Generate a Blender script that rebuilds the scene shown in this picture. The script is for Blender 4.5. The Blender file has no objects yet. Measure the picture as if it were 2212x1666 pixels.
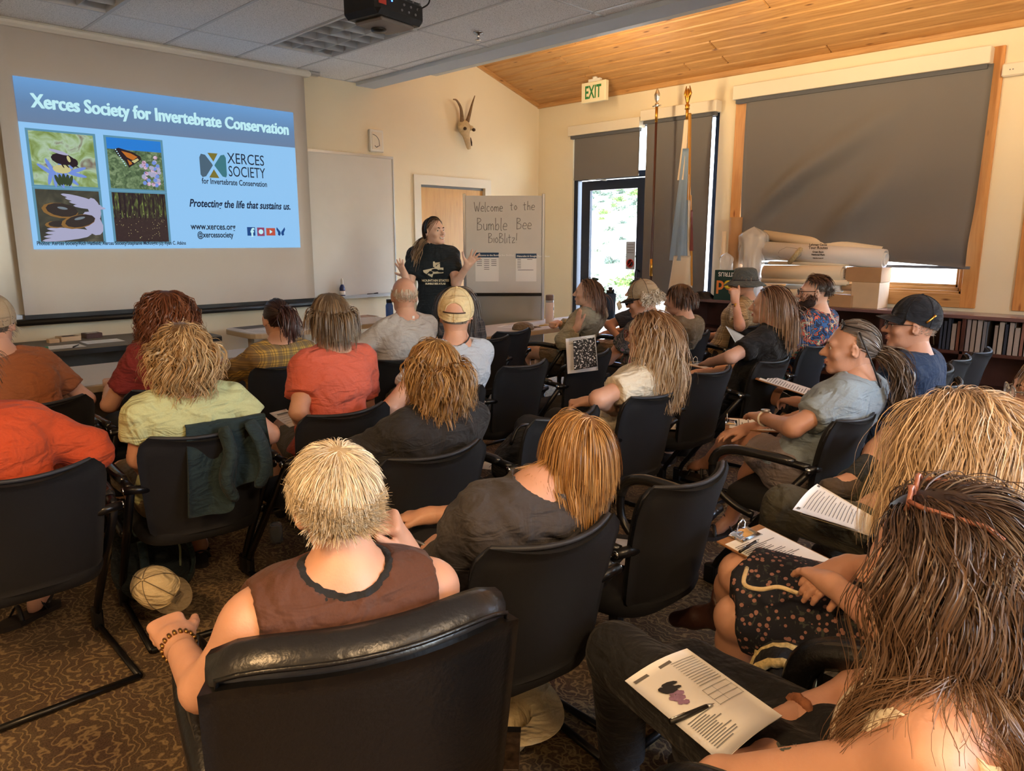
import bpy, bmesh, math, random
import numpy as np
from mathutils import Vector, Matrix
random.seed(5)
RNG = np.random.default_rng(11)
SC = bpy.context.scene
COL = SC.collection
# ---------------------------------------------------------------- camera
F, CX, CY, CAMH = 1590.0, 1106.0, 833.0, 1.55
PITCH = math.atan(313 / 1590)
cam = bpy.data.cameras.new('camera')
cam.sensor_width = 36.0
cam.lens = F / 2212 * 36
cam.clip_start = 0.05
cam.clip_end = 400
cam_o = bpy.data.objects.new('camera', cam)
COL.objects.link(cam_o)
cam_o.location = (0, 0, CAMH)
cam_o.rotation_euler = (math.pi / 2 - PITCH, 0, -math.pi / 4)
SC.camera = cam_o
# ---------------------------------------------------------------- exposure
SC.view_settings.view_transform = 'Standard'
SC.view_settings.look = 'None'
SC.view_settings.gamma = 1.0
SC.view_settings.use_curve_mapping = False
SC.view_settings.exposure = 0.80
# ---------------------------------------------------------------- sky and sun
W_ = bpy.data.worlds.new('sky')
SC.world = W_
W_.use_nodes = True
nt = W_.node_tree
sky = nt.nodes.new('ShaderNodeTexSky')
sky.sky_type = 'NISHITA'
sky.sun_disc = False
sky.sun_elevation = math.radians(52)
sky.sun_rotation = math.radians(150)
nt.links.new(sky.outputs[0], nt.nodes['Background'].inputs[0])
nt.nodes['Background'].inputs[1].default_value = 2.0


def add_light(kind, name, loc, energy, color, target=None, size=None, size_y=None, **kw):
    l = bpy.data.lights.new(name, kind)
    l.energy = energy
    l.color = color
    if size is not None:
        l.size = size
    if size_y is not None:
        l.shape = 'RECTANGLE'
        l.size_y = size_y
    for k, v in kw.items():
        setattr(l, k, v)
    o = bpy.data.objects.new(name, l)
    COL.objects.link(o)
    o.location = loc
    if target is not None:
        d = Vector(target) - Vector(loc)
        o.rotation_euler = d.to_track_quat('-Z', 'Y').to_euler()
    return o


add_light('SUN', 'sun', (0, 0, 20), 8.0, (1.0, .95, .86), target=(0 - 3, 0 - 5, 20 - 15), angle=.01)
WARM = (1.0, .72, .40)
WARM2 = (1.0, .72, .44)
# daylight enters through the glazed door, the side light under the big shade and an added rear window
for nm, y0, y1, z0, z1 in (('door_daylight', 5.0, 5.78, .15, 2.2), ('window_daylight', 1.72, 3.75, 1.1, 2.95), ('added_side_window_daylight', -3.1, -1.1, .95, 2.9)):
    o = add_light('AREA', nm, (7.2, (y0 + y1) / 2, (z0 + z1) / 2), 1.0, (1, 1, 1), target=(0, (y0 + y1) / 2, (z0 + z1) / 2),
                  size=y1 - y0, size_y=z1 - z0)
    o.data.cycles.is_portal = True
o = add_light('AREA', 'added_back_window_daylight', (2.3, -3.72, 1.85), 1.0, (1, 1, 1), target=(2.3, 0, 1.85), size=1.8, size_y=2.1)  # portal of the unseen back window added for extra daylight
o.data.cycles.is_portal = True
# warm linear uplights along the far side of the soffit
for k, y in enumerate((4.6, 2.6, .6, -1.4)):
    add_light('AREA', 'soffit_uplight', (4.80, y, 3.14), 31, WARM, target=(5.45, y, 3.9), size=.08, size_y=1.9)
# assumed warm ceiling lamps behind the camera, unseen, added for warm foreground light
for x, y, e, wc in ((-1.3, .6, 52, (1.0, .60, .27)), (.4, -1.4, 46, (1.0, .66, .35)), (2.3, -1.6, 24, WARM2)):
    add_light('AREA', 'assumed_back_lamp_light', (x, y, 3.03), e, wc, target=(x, y, 0), size=.5, size_y=.5)

# ---------------------------------------------------------------- helpers
Q2 = math.sqrt(2)
_c, _s = math.cos(PITCH), math.sin(PITCH)


def ray(px, py):
    a, b = (px - CX) / F, (CY - py) / F
    dh, dz = _c + b * _s, -_s + b * _c
    return Vector(((dh + a) / Q2, (dh - a) / Q2, dz))


def at_z(px, py, z):
    r = ray(px, py)
    return r * ((z - CAMH) / r.z) + Vector((0, 0, CAMH))


def at_Y(px, py, Y):
    r = ray(px, py)
    return r * (Y / r.y) + Vector((0, 0, CAMH))


def at_X(px, py, X):
    r = ray(px, py)
    return r * (X / r.x) + Vector((0, 0, CAMH))


def at_d(px, py, t):
    return ray(px, py) * t + Vector((0, 0, CAMH))


def lin(c):
    return tuple(((v / 255.) / 12.92 if v / 255. <= .04045 else ((v / 255. + .055) / 1.055) ** 2.4) for v in c)


MATS = {}


def M(name, col, rough=.6, metal=0., var=0., vscale=8., bump=0., bscale=60., emit=None, es=1., sheen=0., spec=.5, alpha=1.,
      trans=0., coat=0., attr=None, sss=0., stretch=None):
    """procedural material; col is sRGB 0-255; var = brightness variation by noise"""
    if name in MATS:
        return MATS[name]
    m = bpy.data.materials.new(name)
    m.use_nodes = True
    n = m.node_tree.nodes
    L = m.node_tree.links
    b = n['Principled BSDF']
    c = lin(col)
    b.inputs['Base Color'].default_value = (*c, 1)
    b.inputs['Roughness'].default_value = rough
    b.inputs['Metallic'].default_value = metal
    b.inputs['Specular IOR Level'].default_value = spec
    b.inputs['Sheen Weight'].default_value = sheen
    b.inputs['Alpha'].default_value = alpha
    b.inputs['Transmission Weight'].default_value = trans
    b.inputs['Coat Weight'].default_value = coat
    if sss:
        b.inputs['Subsurface Weight'].default_value = sss
        b.inputs['Subsurface Radius'].default_value = (.01, .004, .002)
        b.inputs['Subsurface Scale'].default_value = 1.
    if emit is not None:
        b.inputs['Emission Color'].default_value = (*lin(emit), 1)
        b.inputs['Emission Strength'].default_value = es
    tc = n.new('ShaderNodeTexCoord')
    vec = tc.outputs['Object']
    if stretch:
        mp = n.new('ShaderNodeMapping')
        mp.inputs['Scale'].default_value = stretch
        L.new(vec, mp.inputs[0])
        vec = mp.outputs[0]
    src = None
    if attr:
        at = n.new('ShaderNodeAttribute')
        at.attribute_name = attr
        src = at.outputs['Color']
    if var:
        nz = n.new('ShaderNodeTexNoise')
        nz.inputs['Scale'].default_value = vscale
        nz.inputs['Detail'].default_value = 4
        L.new(vec, nz.inputs['Vector'])
        mr = n.new('ShaderNodeMapRange')
        mr.inputs[1].default_value = .3
        mr.inputs[2].default_value = .7
        mr.inputs[3].default_value = 1 - var
        mr.inputs[4].default_value = 1 + var
        L.new(nz.outputs[0], mr.inputs[0])
        mx = n.new('ShaderNodeMix')
        mx.data_type = 'RGBA'
        mx.blend_type = 'MULTIPLY'
        mx.inputs[0].default_value = 1
        if src is not None:
            L.new(src, mx.inputs[6])
        else:
            mx.inputs[6].default_value = (*c, 1)
        L.new(mr.outputs[0], mx.inputs[7])
        src = mx.outputs[2]
    if src is not None:
        L.new(src, b.inputs['Base Color'])
    if bump:
        nb = n.new('ShaderNodeTexNoise')
        nb.inputs['Scale'].default_value = bscale
        nb.inputs['Detail'].default_value = 3
        L.new(vec, nb.inputs['Vector'])
        bp = n.new('ShaderNodeBump')
        bp.inputs['Strength'].default_value = bump
        bp.inputs['Distance'].default_value = .01
        L.new(nb.outputs[0], bp.inputs['Height'])
        L.new(bp.outputs[0], b.inputs['Normal'])
    MATS[name] = m
    return m


class NB:
    """tiny node-building helper for special materials"""

    def __init__(s, name, rough=.7):
        s.m = bpy.data.materials.new(name)
        s.m.use_nodes = True
        s.n = s.m.node_tree.nodes
        s.L = s.m.node_tree.links
        s.b = s.n['Principled BSDF']
        s.b.inputs['Roughness'].default_value = rough
        MATS[name] = s.m

    def coord(s, kind='Object', scale=None, rot=None, loc=None):
        v = s.n.new('ShaderNodeTexCoord').outputs[kind]
        if scale or rot or loc:
            mp = s.n.new('ShaderNodeMapping')
            if scale:
                mp.inputs['Scale'].default_value = scale
            if rot:
                mp.inputs['Rotation'].default_value = rot
            if loc:
                mp.inputs['Location'].default_value = loc
            s.L.new(v, mp.inputs[0])
            v = mp.outputs[0]
        return v

    def node(s, t, ins=None, **kw):
        nd = s.n.new(t)
        for k, v in kw.items():
            setattr(nd, k, v)
        for k, v in (ins or {}).items():
            if hasattr(v, 'is_linked') or isinstance(v, bpy.types.NodeSocket):
                s.L.new(v, nd.inputs[k])
            else:
                nd.inputs[k].default_value = v
        return nd

    def math(s, op, a, b=0.0, c=0.0):
        return s.node('ShaderNodeMath', {0: a, 1: b, 2: c}, operation=op).outputs[0]

    def ramp(s, fac, stops, interp='LINEAR'):
        r = s.n.new('ShaderNodeValToRGB')
        r.color_ramp.interpolation = interp
        els = r.color_ramp.elements
        while len(els) < len(stops):
            els.new(.5)
        for e, (p, col) in zip(els, stops):
            e.position = p
            e.color = (*lin(col), 1)
        s.L.new(fac, r.inputs[0])
        return r.outputs[0]

    def mix(s, fac, a, b, mode='MIX'):
        nd = s.n.new('ShaderNodeMix')
        nd.data_type = 'RGBA'
        nd.blend_type = mode
        for i, v in ((0, fac), (6, a), (7, b)):
            if isinstance(v, bpy.types.NodeSocket):
                s.L.new(v, nd.inputs[i])
            elif i == 0:
                nd.inputs[i].default_value = v
            else:
                nd.inputs[i].default_value = (*lin(v), 1)
        return nd.outputs[2]

    def col(s, sock):
        s.L.new(sock, s.b.inputs['Base Color'])

    def bump(s, h, st=.3, dist=.01):
        bp = s.node('ShaderNodeBump', {'Strength': st, 'Distance': dist, 'Height': h})
        s.L.new(bp.outputs[0], s.b.inputs['Normal'])


# ---------------------------------------------------------------- mesh helpers
def new_obj(name, me, mat=None, parent=None):
    o = bpy.data.objects.new(name, me)
    COL.objects.link(o)
    if mat is not None:
        me.materials.append(MATS[mat] if isinstance(mat, str) else mat)
    if parent is not None:
        o.parent = parent
    return o


def tag(o, label=None, cat=None, group=None, kind=None):
    if label:
        o['label'] = label
    if cat:
        o['category'] = cat
    if group:
        o['group'] = group
    if kind:
        o['kind'] = kind
    return o


def thing(name, label, cat, loc=(0, 0, 0), rz=0., group=None):
    o = bpy.data.objects.new(name, None)
    o.empty_display_size = .1
    COL.objects.link(o)
    o.location = loc
    o.rotation_euler = (0, 0, rz)
    return tag(o, label, cat, group)


def mesh_np(name, V, Fq, smooth=True, colors=None):
    """V (N,3), Fq (M,k) int array"""
    me = bpy.data.meshes.new(name)
    V = np.asarray(V, np.float32)
    Fq = np.asarray(Fq, np.int32)
    m, k = Fq.shape
    me.vertices.add(len(V))
    me.vertices.foreach_set('co', V.ravel())
    me.loops.add(m * k)
    me.loops.foreach_set('vertex_index', Fq.ravel())
    me.polygons.add(m)
    me.polygons.foreach_set('loop_start', np.arange(0, m * k, k, dtype=np.int32))
    me.update(calc_edges=True)
    me.polygons.foreach_set('use_smooth', np.full(m, smooth))
    if colors is not None:
        a = me.color_attributes.new('col', 'FLOAT_COLOR', 'POINT')
        C4 = np.ones((len(V), 4), np.float32)
        C4[:, :3] = colors
        a.data.foreach_set('color', C4.ravel())
    return me


def frames(P):
    P = np.asarray(P, float)
    T = np.gradient(P, axis=0)
    T /= np.linalg.norm(T, axis=1, keepdims=True) + 1e-9
    up = np.array([0, 0, 1.]) if abs(T[0][2]) < .9 else np.array([1., 0, 0])
    N = []
    n = np.cross(T[0], np.cross(up, T[0]))
    n /= np.linalg.norm(n)
    for t in T:
        n = n - t * np.dot(n, t)
        n /= np.linalg.norm(n) + 1e-9
        N.append(n)
    N = np.array(N)
    return T, N, np.cross(T, N)


def smooth_path(P, n=6):
    """Catmull-Rom resample"""
    P = np.asarray(P, float)
    Q = np.vstack([2 * P[0] - P[1], P, 2 * P[-1] - P[-2]])
    out = []
    for i in range(1, len(Q) - 2):
        for t in np.linspace(0, 1, n, endpoint=False):
            a, b, c, d = Q[i - 1], Q[i], Q[i + 1], Q[i + 2]
            out.append(.5 * ((2 * b) + (-a + c) * t + (2 * a - 5 * b + 4 * c - d) * t * t + (-a + 3 * b - 3 * c + d) * t ** 3))
    out.append(Q[-2])
    return np.array(out)


class MB:
    """collects shapes, builds ONE mesh object"""

    def __init__(s):
        s.v, s.f, s.sm = [], [], []

    def add(s, V, Fc, smooth=False):
        o = len(s.v)
        s.v += [tuple(map(float, p)) for p in V]
        s.f += [tuple(int(i) + o for i in f) for f in Fc]
        s.sm += [smooth] * len(Fc)
        return s

    def box(s, c, size, rot=None, bev=0.):
        x, y, z = [k / 2 for k in size]
        if bev:
            b = min(bev, x * .95, y * .95, z * .95)
            V, Fc = [], []
            for sx in (-1, 1):
                for sy in (-1, 1):
                    for sz in (-1, 1):
                        V += [(sx * x, sy * (y - b), sz * (z - b)), (sx * (x - b), sy * y, sz * (z - b)), (sx * (x - b), sy * (y - b), sz * z)]
            I = lambda sx, sy, sz, k: (((sx > 0) * 4) + ((sy > 0) * 2) + (sz > 0)) * 3 + k
            for a in (-1, 1):
                Fc.append([I(a, -1, -1, 0), I(a, 1, -1, 0), I(a, 1, 1, 0), I(a, -1, 1, 0)][::a])
                Fc.append([I(-1, a, -1, 1), I(-1, a, 1, 1), I(1, a, 1, 1), I(1, a, -1, 1)][::a])
                Fc.append([I(-1, -1, a, 2), I(1, -1, a, 2), I(1, 1, a, 2), I(-1, 1, a, 2)][::a])
                for c_ in (-1, 1):
                    Fc.append([I(a, c_, -1, 0), I(a, c_, 1, 0), I(a, c_, 1, 1), I(a, c_, -1, 1)][::-a * c_])
                    Fc.append([I(a, -1, c_, 0), I(a, 1, c_, 0), I(a, 1, c_, 2), I(a, -1, c_, 2)][::a * c_])
                    Fc.append([I(-1, a, c_, 1), I(1, a, c_, 1), I(1, a, c_, 2), I(-1, a, c_, 2)][::-a * c_])
                    for d in (-1, 1):
                        Fc.append([I(a, c_, d, 0), I(a, c_, d, 1), I(a, c_, d, 2)][::a * c_ * d])
        else:
            V = [(sx * x, sy * y, sz * z) for sx in (-1, 1) for sy in (-1, 1) for sz in (-1, 1)]
            Fc = [(0, 1, 3, 2), (4, 6, 7, 5), (0, 4, 5, 1), (2, 3, 7, 6), (0, 2, 6, 4), (1, 5, 7, 3)]
        V = [Vector(p) for p in V]
        if rot is not None:
            V = [rot @ p for p in V]
        return s.add([p + Vector(c) for p in V], Fc)

    def bx(s, x0, x1, y0, y1, z0, z1, bev=0.):
        return s.box(((x0 + x1) / 2, (y0 + y1) / 2, (z0 + z1) / 2), (abs(x1 - x0), abs(y1 - y0), abs(z1 - z0)), bev=bev)

    def tube(s, P, r, n=8, caps=True, closed=False, flat=1.):
        P = np.asarray(P, float)
        m = len(P)
        r = np.full(m, r) if np.isscalar(r) else np.asarray(r, float)
        T, N, B = frames(P)
        a = np.arange(n) * 2 * math.pi / n
        V = (P[:, None] + r[:, None, None] * (np.cos(a)[None, :, None] * N[:, None] * flat + np.sin(a)[None, :, None] * B[:, None])).reshape(-1, 3)
        Fc = []
        for i in range(m if closed else m - 1):
            j = (i + 1) % m
            for k in range(n):
                l = (k + 1) % n
                Fc.append((i * n + k, i * n + l, j * n + l, j * n + k))
        if caps and not closed:
            Fc.append(tuple(range(n))[::-1])
            Fc.append(tuple((m - 1) * n + k for k in range(n)))
        return s.add(V, Fc, True)

    def lathe(s, prof, c=(0, 0, 0), n=20, rot=None, sx=1., sy=1.):
        """prof: list of (r,z)"""
        V, Fc = [], []
        for r, z in prof:
            for k in range(n):
                a = 2 * math.pi * k / n
                V.append(Vector((r * math.cos(a) * sx, r * math.sin(a) * sy, z)))
        for i in range(len(prof) - 1):
            for k in range(n):
                l = (k + 1) % n
                Fc.append((i * n + k, i * n + l, (i + 1) * n + l, (i + 1) * n + k))
        if prof[0][0] > 1e-5:
            Fc.append(tuple(range(n))[::-1])
        if prof[-1][0] > 1e-5:
            Fc.append(tuple((len(prof) - 1) * n + k for k in range(n)))
        if rot is not None:
            V = [rot @ p for p in V]
        return s.add([p + Vector(c) for p in V], Fc, True)

    def prism(s, poly, h, M_=None):
        """poly in xy extruded to z=h, transformed by matrix"""
        n = len(poly)
        V = [Vector((p[0], p[1], 0)) for p in poly] + [Vector((p[0], p[1], h)) for p in poly]
        Fc = [tuple(range(n))[::-1], tuple(range(n, 2 * n))] + [(i, (i + 1) % n, n + (i + 1) % n, n + i) for i in range(n)]
        if M_ is not None:
            V = [M_ @ p for p in V]
        return s.add(V, Fc)

    def grid(s, G, thick=None, smooth=True):
        """G (n,m,3) surface; thick = offset vector array or distance along normal"""
        G = np.asarray(G, float)
        n, m, _ = G.shape
        if thick is None:
            V = G.reshape(-1, 3)
            Fc = [(i * m + j, (i + 1) * m + j, (i + 1) * m + j + 1, i * m + j + 1) for i in range(n - 1) for j in range(m - 1)]
            return s.add(V, Fc, smooth)
        du = np.gradient(G, axis=0)
        dv = np.gradient(G, axis=1)
        Nn = np.cross(du, dv)
        Nn /= np.linalg.norm(Nn, axis=2, keepdims=True) + 1e-9
        G2 = G + Nn * thick
        V = np.vstack([G.reshape(-1, 3), G2.reshape(-1, 3)])
        o = n * m
        Fc = []
        for i in range(n - 1):
            for j in range(m - 1):
                a, b, c, d = i * m + j, (i + 1) * m + j, (i + 1) * m + j + 1, i * m + j + 1
                Fc.append((a, d, c, b))
                Fc.append((a + o, b + o, c + o, d + o))
        bd = [(0, j) for j in range(m)] + [(i, m - 1) for i in range(1, n)] + [(n - 1, j) for j in range(m - 2, -1, -1)] + [(i, 0) for i in range(n - 2, 0, -1)]
        bi = [i * m + j for i, j in bd]
        for k in range(len(bi)):
            a, b = bi[k], bi[(k + 1) % len(bi)]
            Fc.append((a, b, b + o, a + o))
        return s.add(V, Fc, smooth)

    def mesh(s, name='mesh'):
        me = bpy.data.meshes.new(name)
        me.from_pydata(s.v, [], s.f)
        me.polygons.foreach_set('use_smooth', s.sm)
        me.update()
        return me

    def build(s, name, mat=None, parent=None):
        return new_obj(name, s.mesh(name), mat, parent)


def copy_tree(o, parent=None):
    kids = [c for c in o.children]
    c = o.copy()
    COL.objects.link(c)
    c.parent = parent
    for k in kids:
        copy_tree(k, c)
    return c


def text_obj(name, txt, size, mat, parent=None, mtx=None, align='LEFT', bold=0., ext=.0005, shear=0., sx=1.):
    cu = bpy.data.curves.new('t', 'FONT')
    cu.body = txt
    cu.size = size
    cu.align_x = align
    cu.offset = bold
    cu.extrude = ext
    cu.shear = shear
    cu.resolution_u = 3
    to = bpy.data.objects.new('t', cu)
    COL.objects.link(to)
    dg = bpy.context.evaluated_depsgraph_get()
    me = bpy.data.meshes.new_from_object(to.evaluated_get(dg))
    bpy.data.objects.remove(to)
    if sx != 1.:
        me.transform(Matrix.Diagonal((sx, 1, 1, 1)))
    if mtx is not None:
        me.transform(mtx)
    return new_obj(name, me, mat, parent)


def plane_mtx(o, u, v):
    """maps local x,y,z to origin + x*u + y*v + z*(u x v)"""
    u, v = Vector(u).normalized(), Vector(v).normalized()
    w = u.cross(v)
    m = Matrix((u, v, w)).transposed().to_4x4()
    m.translation = Vector(o)
    return m


def struct(name, mb, mat, parent=None):
    o = mb.build(name, mat, parent)
    if parent is None:
        tag(o, kind='structure')
    return o
# ================================================================ the room
D, WX = 6.6, 7.075
K = 6.6 / 5.98
XL, YB = -3.0, -3.6
ZT = 3.095          # tile ceiling
ZC0, SL = 3.206, .315   # wood ceiling at right wall, slope


def zw(x):
    return ZC0 + SL * (WX - x)


M('wall_paint', (232, 220, 192), .75, var=.02, vscale=1.5, bump=.06, bscale=180)
M('white_trim', (226, 218, 200), .5)
M('tile_grid', (205, 208, 212), .5)
M('frame_dark', (26, 38, 58), .4, metal=.3)
M('alu', (190, 192, 195), .3, metal=.9)
M('black_metal', (14, 14, 16), .4, metal=.4)
M('black_plastic', (16, 16, 18), .45)
M('white_plastic', (225, 222, 212), .45)
M('brass', (190, 140, 60), .3, metal=.95)
M('chrome', (215, 218, 222), .15, metal=1.)
M('paper', (238, 236, 232), .8)
M('ink', (40, 40, 46), .8)
M('ink_grey', (120, 120, 122), .8)
# ---- carpet
nb = NB('carpet', .95)
v = nb.coord('Object', scale=(1, 1, 1))
nw = nb.node('ShaderNodeTexNoise', {'Vector': v, 'Scale': 1.3, 'Detail': 1.0})
wa = nb.node('ShaderNodeTexWave', {'Vector': v, 'Scale': 7.5, 'Distortion': 30., 'Detail': 3., 'Detail Scale': .8, 'Detail Roughness': .6}, bands_direction='X')
vb = nb.coord('Object', rot=(0, 0, 1.1), loc=(3, 1, 0))
wb_ = nb.node('ShaderNodeTexWave', {'Vector': vb, 'Scale': 6.6, 'Distortion': 34., 'Detail': 3., 'Detail Scale': .9, 'Detail Roughness': .6}, bands_direction='Y')
w1 = nb.math('SUBTRACT', 1., nb.math('MAXIMUM', wa.outputs['Fac'], nb.math('MULTIPLY', wb_.outputs['Fac'], nb.node('ShaderNodeMapRange', {0: nw.outputs[0], 1: .42, 2: .58, 3: .55, 4: 1.}).outputs[0])))
n2 = nb.node('ShaderNodeTexNoise', {'Vector': v, 'Scale': 170., 'Detail': 2.0})
n3 = nb.node('ShaderNodeTexNoise', {'Vector': v, 'Scale': 3.2, 'Detail': 2.0})
line = nb.node('ShaderNodeMapRange', {0: nb.math('ADD', w1, nb.math('MULTIPLY', n2.outputs[0], .35)), 1: .14, 2: .46, 3: .8, 4: 0.}).outputs[0]
base = nb.ramp(n3.outputs[0], [(.3, (82, 62, 48)), (.5, (96, 78, 56)), (.7, (86, 62, 52))])
lc = nb.ramp(n3.outputs[0], [(.3, (156, 130, 90)), (.7, (176, 148, 102))])
c = nb.mix(line, base, lc)
sp = nb.node('ShaderNodeMapRange', {0: n2.outputs[0], 1: .3, 2: .7, 3: .6, 4: 1.35}).outputs[0]
c = nb.mix(1., c, sp, 'MULTIPLY')
nb.col(c)
nb.bump(nb.math('ADD', n2.outputs[0], nb.math('MULTIPLY', line, .4)), .5, .006)
# ---- ceiling tile
nb = NB('ceiling_tile', .85)
v = nb.coord('Object')
n1 = nb.node('ShaderNodeTexNoise', {'Vector': v, 'Scale': 150., 'Detail': 1.5})
pit = nb.math('LESS_THAN', n1.outputs[0], .40)
nb.col(nb.mix(pit, (240, 241, 243), (186, 188, 192)))
nb.bump(n1.outputs[0], .4, .004)
# ---- knotty pine
def pine(name, axis='y', c0=(172, 124, 72), c1=(198, 152, 96), c2=(104, 62, 30)):
    nb = NB(name, .45)
    sc = (9, .7, 9) if axis == 'y' else (.7, 9, 9) if axis == 'x' else (9, 9, .7)
    v = nb.coord('Object', scale=sc)
    oi = nb.node('ShaderNodeObjectInfo').outputs['Random']
    vv = nb.node('ShaderNodeVectorMath', {0: v, 1: oi}, operation='ADD').outputs[0]
    n1 = nb.node('ShaderNodeTexNoise', {'Vector': vv, 'Scale': 3., 'Detail': 5., 'Distortion': .6})
    g = nb.ramp(n1.outputs[0], [(.3, c0), (.55, c1), (.75, c0)])
    v2 = nb.coord('Object', scale=(6, 1.6, 6) if axis == 'y' else (1.6, 6, 6) if axis == 'x' else (6, 6, 1.6))
    v3 = nb.node('ShaderNodeVectorMath', {0: v2, 1: oi}, operation='ADD').outputs[0]
    vo = nb.node('ShaderNodeTexVoronoi', {'Vector': v3, 'Scale': 1.7})
    kn = nb.node('ShaderNodeMapRange', {0: vo.outputs['Distance'], 1: .05, 2: .13, 3: 1., 4: 0.}).outputs[0]
    nb.col(nb.mix(kn, g, c2))
    nb.bump(n1.outputs[0], .12, .005)


pine('pine', 'y')
pine('pine_z', 'z', (186, 124, 66), (206, 148, 86), (150, 90, 44))
pine('pine_x', 'x')
pine('birch_door', 'z', (196, 146, 84), (212, 164, 100), (190, 140, 80))
M('shelf_wood', (74, 44, 38), .4, var=.2, vscale=5)
M('screen_fabric', (206, 200, 192), .8, bump=.03, bscale=300)
M('whiteboard', (212, 210, 204), .22, var=.03, vscale=3)
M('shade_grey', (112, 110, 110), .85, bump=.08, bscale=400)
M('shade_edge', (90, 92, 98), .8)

# ---- floor, walls, light-blocking roof slab
struct('floor', MB().bx(XL - .2, WX + .25, YB - .2, D + .2, -.12, 0), 'carpet')
dx0, dx1 = 5.13, 6.18     # inner door opening on the front wall
DH = 2.2
wf = MB()
wf.bx(XL - .2, dx0, D, D + .15, 0, 4.9)
wf.bx(dx1, WX + .2, D, D + .15, 0, 4.9)
wf.bx(dx0, dx1, D, D + .15, DH, 4.9)
struct('wall_front', wf, 'wall_paint')
ey0, ey1, ez = 4.08, 6.03, 2.86      # glazed entrance
wy0, wy1, wz0, wz1 = 1.73, 3.78, 1.11, 2.93   # big window
vy1, vy0 = 1.34, -.7                  # next window towards the camera
wr = MB()
T = .16
wr.bx(WX, WX + T, ey1, D + .15, 0, 4.2)
wr.bx(WX, WX + T, ey0, ey1, ez, 4.2)
wr.bx(WX, WX + T, wy1, ey0, 0, 4.2)
wr.bx(WX, WX + T, wy0, wy1, 0, wz0)
wr.bx(WX, WX + T, wy0, wy1, wz1, 4.2)
wr.bx(WX, WX + T, vy1, wy0, 0, 4.2)
wr.bx(WX, WX + T, vy0, vy1, 0, wz0)
wr.bx(WX, WX + T, vy0, vy1, wz1, 4.2)
wr.bx(WX, WX + T, -1.1, vy0, 0, 4.2)
wr.bx(WX, WX + T, -3.1, -1.1, 0, .95)
wr.bx(WX, WX + T, -3.1, -1.1, 2.9, 4.2)
wr.bx(WX, WX + T, YB, -3.1, 0, 4.2)
struct('wall_right', wr, 'wall_paint')
struct('wall_left', MB().bx(XL - .15, XL, YB, D, 0, 3.6), 'wall_paint')
struct('wall_back', MB().bx(XL - .15, 1.4, YB - .15, YB, 0, 4.9).bx(3.2, WX + T, YB - .15, YB, 0, 4.9).bx(1.4, 3.2, YB - .15, YB, 0, .8).bx(1.4, 3.2, YB - .15, YB, 2.9, 4.9), 'wall_paint')
bw_ = MB()
for x_ in (1.4, 2.3, 3.2):
    bw_.bx(x_ - .04, x_ + .04, YB - .1, YB + .02, .8, 2.9)
bw_.bx(1.4, 3.2, YB - .1, YB + .02, .76, .84).bx(1.4, 3.2, YB - .1, YB + .02, 2.86, 2.94)
struct('window_added_back', bw_, 'white_trim')  # unseen back window, added so daylight brightens the tile ceiling
struct('trim_1', MB().bx(XL, WX, D - .012, D, 0, .1), 'black_plastic')
rf = MB()
rf.add([(XL - .3, YB - .3, 3.62), (4.3, YB - .3, 3.62), (4.3, D + .3, 3.62), (XL - .3, D + .3, 3.62),
        (XL - .3, YB - .3, 3.75), (4.3, YB - .3, 3.75), (4.3, D + .3, 3.75), (XL - .3, D + .3, 3.75)],
       [(0, 3, 2, 1), (4, 5, 6, 7), (0, 1, 5, 4), (1, 2, 6, 5), (2, 3, 7, 6), (3, 0, 4, 7)])
for x0, x1 in ((4.2, WX + .9),):
    rf.add([(x0, YB - .3, zw(x0) + .06), (x1, YB - .3, zw(x1) + .06), (x1, D + .3, zw(x1) + .06), (x0, D + .3, zw(x0) + .06),
            (x0, YB - .3, zw(x0) + .25), (x1, YB - .3, zw(x1) + .25), (x1, D + .3, zw(x1) + .25), (x0, D + .3, zw(x0) + .25)],
           [(0, 3, 2, 1), (4, 5, 6, 7), (0, 1, 5, 4), (1, 2, 6, 5), (2, 3, 7, 6), (3, 0, 4, 7)])
struct('ceiling_light_block', rf, 'wall_paint')  # unseen slab added above the ceilings to stop sun and light leaks

# ---- tile ceiling: grid bars, tiles as children
TX, TY = .59, 1.19
gx = [1.91 + TX * k for k in range(-8, 5)]     # grid lines along Y
gy = [5.86 - TY * k for k in range(0, 8)]      # grid lines along X
SX0, SX1 = 4.40, 4.62                           # soffit
gx = [g for g in gx if g > XL] + [SX0]
gx = [XL] + gx
gy = [D] + gy + [YB]
gb = MB()
for x in gx[1:-1]:
    gb.bx(x - .011, x + .011, YB, D, ZT - .003, ZT + .02)
for y in gy[1:-1]:
    gb.bx(XL, SX0, y - .011, y + .011, ZT - .003, ZT + .02)
gb.bx(XL, SX0, D - .02, D, ZT - .003, ZT + .02)
tile_root = struct('ceiling', gb, 'tile_grid')
tile_cache = {}
LIGHTS = {(3.09, 5.86): 0, (1.32, 5.86): 0, (1.91, 3.48): 0}


def is_light(x0, y1):
    return any(abs(x0 - a) < .08 and abs(y1 - b) < .08 for a, b in LIGHTS)


for i in range(len(gx) - 1):
    for j in range(len(gy) - 1):
        x0, x1, y1, y0 = gx[i], gx[i + 1], gy[j], gy[j + 1]
        if is_light(x0, y1) or x1 - x0 < .05:
            continue
        w, d = round(x1 - x0 - .018, 3), round(y1 - y0 - .018, 3)
        if (w, d) not in tile_cache:
            tile_cache[(w, d)] = MB().box((0, 0, 0), (w, d, .016), bev=.004).mesh('ceiling_tile')
            tile_cache[(w, d)].materials.append(MATS['ceiling_tile'])
        o = new_obj('ceiling_tile', tile_cache[(w, d)], None, tile_root)
        o.location = ((x0 + x1) / 2, (y0 + y1) / 2, ZT + .008)
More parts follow.
